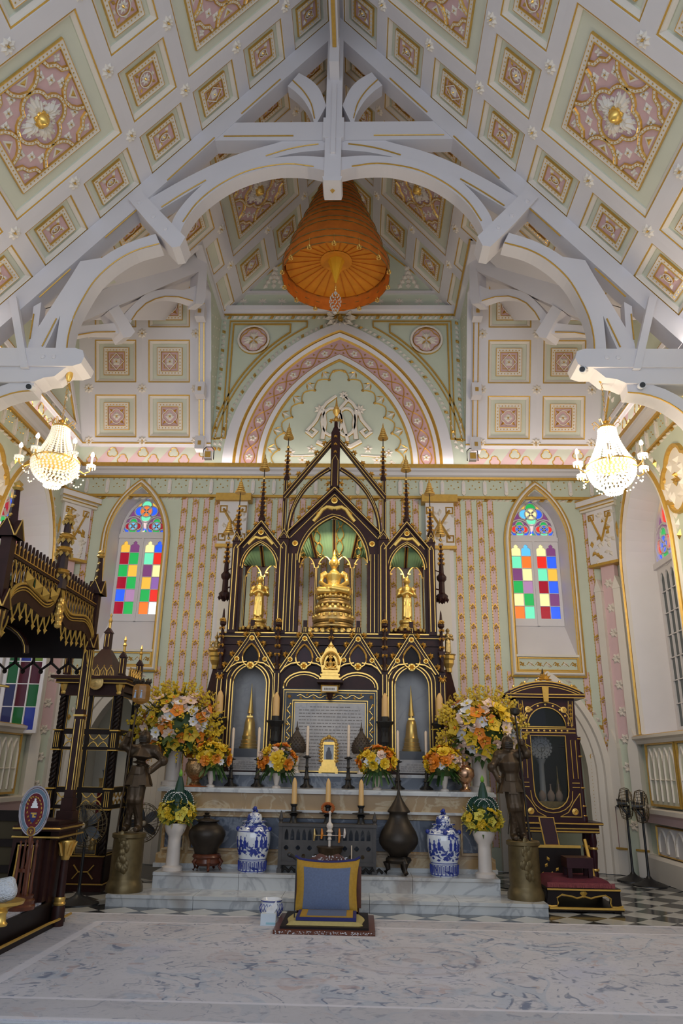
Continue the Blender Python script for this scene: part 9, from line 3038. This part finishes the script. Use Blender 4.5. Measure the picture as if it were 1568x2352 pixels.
# ================================================================== cushion seat on the carpet
Yc = 7.82
sx0_, sx1_ = atz(621, 2154, .02).x, atz(862, 2156, .02).x
xc = (sx0_ + sx1_) / 2
Zg = .018
pl = thing('low_platform', (xc, 8.2, Zg), 'low dark wooden platform with a mother-of-pearl edge on the carpet', 'platform')
b = MB(); b.box((sx0_, Yc, Zg), (sx1_, Yc + .86, Zg + .035)); b.build('rim', WOODR, pl)
b = MB(); b.box((sx0_ + .06, Yc + .06, Zg + .035), (sx1_ - .06, Yc + .86, Zg + .055)); b.build('board', WOODD, pl)
b = MB()
for q in range(150):
  x = random.uniform(sx0_ + .01, sx1_ - .01)
  b.stud((x, random.uniform(Zg + .006, Zg + .03)), random.uniform(.003, .006), .002, None, lambda a, b_, h: (a, Yc - .001 - h, b_))
tag(b.build('pearl_inlay', mat('pearl', (.62, .60, .62), .2, var=.2), pl), kind='stuff')
def pad(name, lab, x0, x1, y0, y1, z0, th, m, cat, wav=.0):
  b = MB(); n = 16; vs = []
  for j in range(n + 1):
    for i in range(n + 1):
      u, v = i / n, j / n
      e = min(u, 1 - u, v, 1 - v)
      ex = .012 * math.sin(v * 7 + (3 if u > .5 else 0)) * wav * (1 if u in (0, 1) else 0)
      vs.append((x0 + (x1 - x0) * u + ex, y0 + (y1 - y0) * v, z0 + th * (1 - (1 - min(1, e * 9)) ** 2)))
  b.add(vs, [(j * (n + 1) + i, j * (n + 1) + i + 1, (j + 1) * (n + 1) + i + 1, (j + 1) * (n + 1) + i) for j in range(n) for i in range(n)])
  return tag(b.build(name, m, loc=((x0 + x1) / 2, (y0 + y1) / 2, z0), smooth=60), lab, cat)
TAN = mat('tan_mat', (.42, .34, .13), .8, var=.1, scale=40)
YBR = mat('gold_brocade', (.40, .22, .015), .6, var=.2, scale=40)
BBR = mat('blue_brocade', (.10, .135, .24), .65, var=.18, scale=60)
NAVY = mat('royal_blue', (.012, .014, .13), .65, var=.15)
z1_ = Zg + .055
pad('straw_mat', 'pale yellow mat under the blue seat cushion', sx0_ + .11, sx1_ - .11, Yc + .13, Yc + .62, z1_, .035, TAN, 'mat', 1)
cs = thing('seat_cushion', (xc, Yc + .4, z1_ + .035), 'flat royal blue seat cushion with gold brocade border', 'cushion')
for nm, dx, dy0, dy1, th_, m in (('blue_edge', .20, .17, .58, .028, NAVY), ('gold_border', .235, .195, .57, .034, YBR), ('blue_centre', .30, .24, .54, .038, BBR)):
  b = MB(); b.box((sx0_ + dx, Yc + dy0, z1_ + .034), (sx1_ - dx + .02, Yc + dy1, z1_ + .034 + th_)); b.build(nm, m, cs)
bk = thing('back_cushion', (xc, Yc + .70, z1_ + .03), 'upright blue back cushion with a wide gold brocade border', 'cushion')
Yb = Yc + .60
w0, w1 = .325, .345
ztp = at(750, 1972, Yb + .14)[1]
zb_ = z1_ + .05
n = 20
def cushion_sheet(u0, u1, v0, v1, h, m, name):
  b = MB(); vs = []
  for j in range(n + 1):
    for i in range(n + 1):
      u, v = u0 + (u1 - u0) * i / n, v0 + (v1 - v0) * j / n
      pf = (1 - (2 * u - 1) ** 2) ** .5 * (1 - (2 * v - 1) ** 2) ** .5 if 0 < u < 1 and 0 < v < 1 else 0
      pinch = 1 - .07 * (1 - (2 * v - 1) ** 2)
      sag = .035 * (1 - (2 * u - 1) ** 2) * v ** 3
      x = xc - .01 + (2 * u - 1) * (w0 + (w1 - w0) * v) * pinch
      vs.append((x, Yb + .16 * v - .075 * pf - h, zb_ + (ztp - zb_) * v - sag))
  b.add(vs, [(j * (n + 1) + i, j * (n + 1) + i + 1, (j + 1) * (n + 1) + i + 1, (j + 1) * (n + 1) + i) for j in range(n) for i in range(n)])
  return b.build(name, m, bk, smooth=60)
cushion_sheet(0, 1, 0, 1, .0, YBR, 'gold_border')
cushion_sheet(.125, .875, .04, .86, .006, BBR, 'blue_centre')
b = MB()
edge = [(xc - .01 + (2 * u - 1) * w1 * 1.0, Yb + .16, ztp - .035 * (1 - (2 * u - 1) ** 2) + (.02 if u in (0, 1) else 0)) for u in [q / 14 for q in range(15)]]
b.tube(edge, .014, 6); b.build('blue_piping', NAVY, bk, smooth=60)
b = MB(); b.box((xc - .35, Yb + .20, zb_), (xc + .35, Yb + .22, ztp - .08)); b.prism([(xc - .31 + .62 * q / 12, ztp - .08 + (.11 + .02 * math.cos(q * 1.57)) * math.sin(PI * q / 12) ** .5) for q in range(13)], Yb + .20, Yb + .225); b.box((xc - .33, Yb + .22, zb_ - .06), (xc - .28, Yb + .30, zb_)); b.box((xc + .28, Yb + .22, zb_ - .06), (xc + .33, Yb + .30, zb_))
fr_ = thing('legless_chair', (xc, Yb + .22, z1_), 'dark carved legless chair back inlaid with mother-of-pearl behind the cushion', 'chair')
b.build('backboard', WOODR, fr_)
b = MB()
for q in range(60):
  b.stud((random.uniform(xc - .2, xc + .2), random.uniform(ztp - .05, ztp + .02)), random.uniform(.005, .009), .002, None, lambda a, b_, h: (a, Yb + .199 - h, b_))
tag(b.build('pearl_inlay', MT['pearl'], fr_), kind='stuff')
b = MB()
for q in (-.30, .30): b.box((xc + q - .02, Yb + .22, Zg + .055), (xc + q + .02, Yb + .26, zb_))
b.build('support', WOODR, fr_)
# cuspidor, tissue box, microphone
pb = atz(622, 2112, Zg)
cp = thing('cuspidor', (pb.x, 8.60, Zg), 'small round blue and white porcelain bowl with lattice pattern by the platform', 'bowl')
X, Y = at(622, 2105, 8.6)[0], 8.60
b = MB(); b.lathe([(.075, Zg), (.08, Zg + .02), (.115, Zg + .07), (.12, Zg + .11), (.10, Zg + .155), (.115, Zg + .175), (.105, Zg + .18), (.085, Zg + .15)], (X, Y, 0), 24); b.build('bowl', PORCW, cp, smooth=50)
b = MB()
for z, rr in ((.165, .109), (.03, .09)): b.tube([(X + rr * math.cos(2 * PI * q / 24), Y + rr * math.sin(2 * PI * q / 24), Zg + z) for q in range(24)], .005, 4, closed=True)
for q in range(18):
  for s_ in (-1, 1):
    b.tube([(X + r_ * math.cos(2 * PI * q / 18 + s_ * t_), Y + r_ * math.sin(2 * PI * q / 18 + s_ * t_), Zg + z) for r_, z, t_ in ((.098, .04, 0), (.118, .07, .17), (.1225, .10, .34), (.108, .14, .5))], .0032, 3)
tag(b.build('painted_lattice', BLUE, cp), kind='stuff')
Y = 8.24
X = at(616, 2125, Y)[0]
tb_ = thing('tissue_box', (X, Y, Zg), 'white tissue box with a pulled tissue beside the platform', 'tissue box')
b = MB(); b.box((X - .075, Y - .05, Zg), (X + .075, Y + .05, Zg + .105), 0); b.box((X - .02, Y - .052, Zg + .012), (X + .073, Y - .05, Zg + .03), 1); b.build('carton', [mat('carton', (.60, .66, .72), .6, var=.05), mat('carton_teal', (.30, .52, .58), .6)], tb_)
b = MB(); b.add([(X - .03, Y, Zg + .105), (X + .05, Y, Zg + .105), (X + .085, Y - .02, Zg + .16), (X + .07, Y + .01, Zg + .22), (X + .03, Y - .02, Zg + .17), (X - .02, Y + .02, Zg + .15)], [(0, 1, 4, 5), (1, 2, 3, 4)]); b.build('tissue', PWHITE, tb_)
Y = 8.15
pm = at3(676, 2092, Y)
ms = thing('microphone_stand', (pm.x, Y, Zg), 'thin black gooseneck microphone beside the back cushion', 'microphone')
zt_ = at(680, 1975, Y)[1]
b = MB(); b.lathe([(.06, Zg), (.06, Zg + .02), (.012, Zg + .03)], (pm.x, Y, 0), 14); b.build('base', BLACK, ms)
b = MB(); b.tube([(pm.x, Y, Zg + .02), (pm.x + .003, Y, zt_ - .1), (pm.x + .002, Y + .01, zt_)], .006, 6); b.build('rod', BLACK, ms)
b = MB(); b.tube([(pm.x, Y, zt_), (pm.x - .03, Y - .01, zt_ + .03), (pm.x - .06, Y - .03, zt_ + .045)], [.012, .016, .02], 8); b.ball((pm.x - .068, Y - .035, zt_ + .05), .024, 8, 6); b.build('head', BLACK, ms, smooth=50)

# ================================================================== cameras and floodlights
def cctv(px, py, Y, d, lab, holder):
  p = at3(px, py, Y)
  p = Vector((p.x, Y, p.z))
  t = thing('security_camera', p, lab, 'camera')
  d = Vector(d).normalized()
  b = MB(); b.tube([p + d * .0, p - d * .16], .045, 12); b.build('housing', PORCW, t, smooth=50)
  b = MB(); b.tube([p + d * .012, p + d * .002], .036, 12); b.build('lens', BLACK, t)
  b = MB(); b.tube([p - d * .1, p - d * .12 + Vector(holder)], .014, 6); b.build('bracket', PORCW, t)
cctv(1337, 848, 8.60, (-.4, -.8, -.3), 'white security camera on the end of the hammer beam', (.10, .1, .05))
cctv(1475, 884, 8.62, (-.1, -.9, -.3), 'white security camera under the hammer beam brace', (.02, .08, .14))
cctv(66, 888, 8.62, (.1, -.9, -.3), 'dark-faced security camera under the beam above the throne', (-.02, .08, .14))
for px, lab in ((1086, 'small floodlight on the cornice beside the arch, clock side'), (476, 'small floodlight on the cornice beside the arch, throne side')):
  X, Z = at(px, 1075, 12.72)
  t = thing('floodlight', (X, 12.72, 6.99), lab, 'floodlight')
  b = MB(); b.box((X - .07, 12.66, 7.0), (X + .07, 12.76, 7.16), 0); b.box((X - .055, 12.655, 7.02), (X + .055, 12.66, 7.14), 1); b.build('housing', [WHITE, GOLDP], t)
  b = MB(); b.tube([(X - .10, 12.72, 7.0), (X - .10, 12.72, 7.2), (X - .05, 12.72, 7.26), (X + .05, 12.72, 7.26), (X + .10, 12.72, 7.2), (X + .10, 12.72, 7.0)], .010, 5); b.build('bracket', BLACK, t)
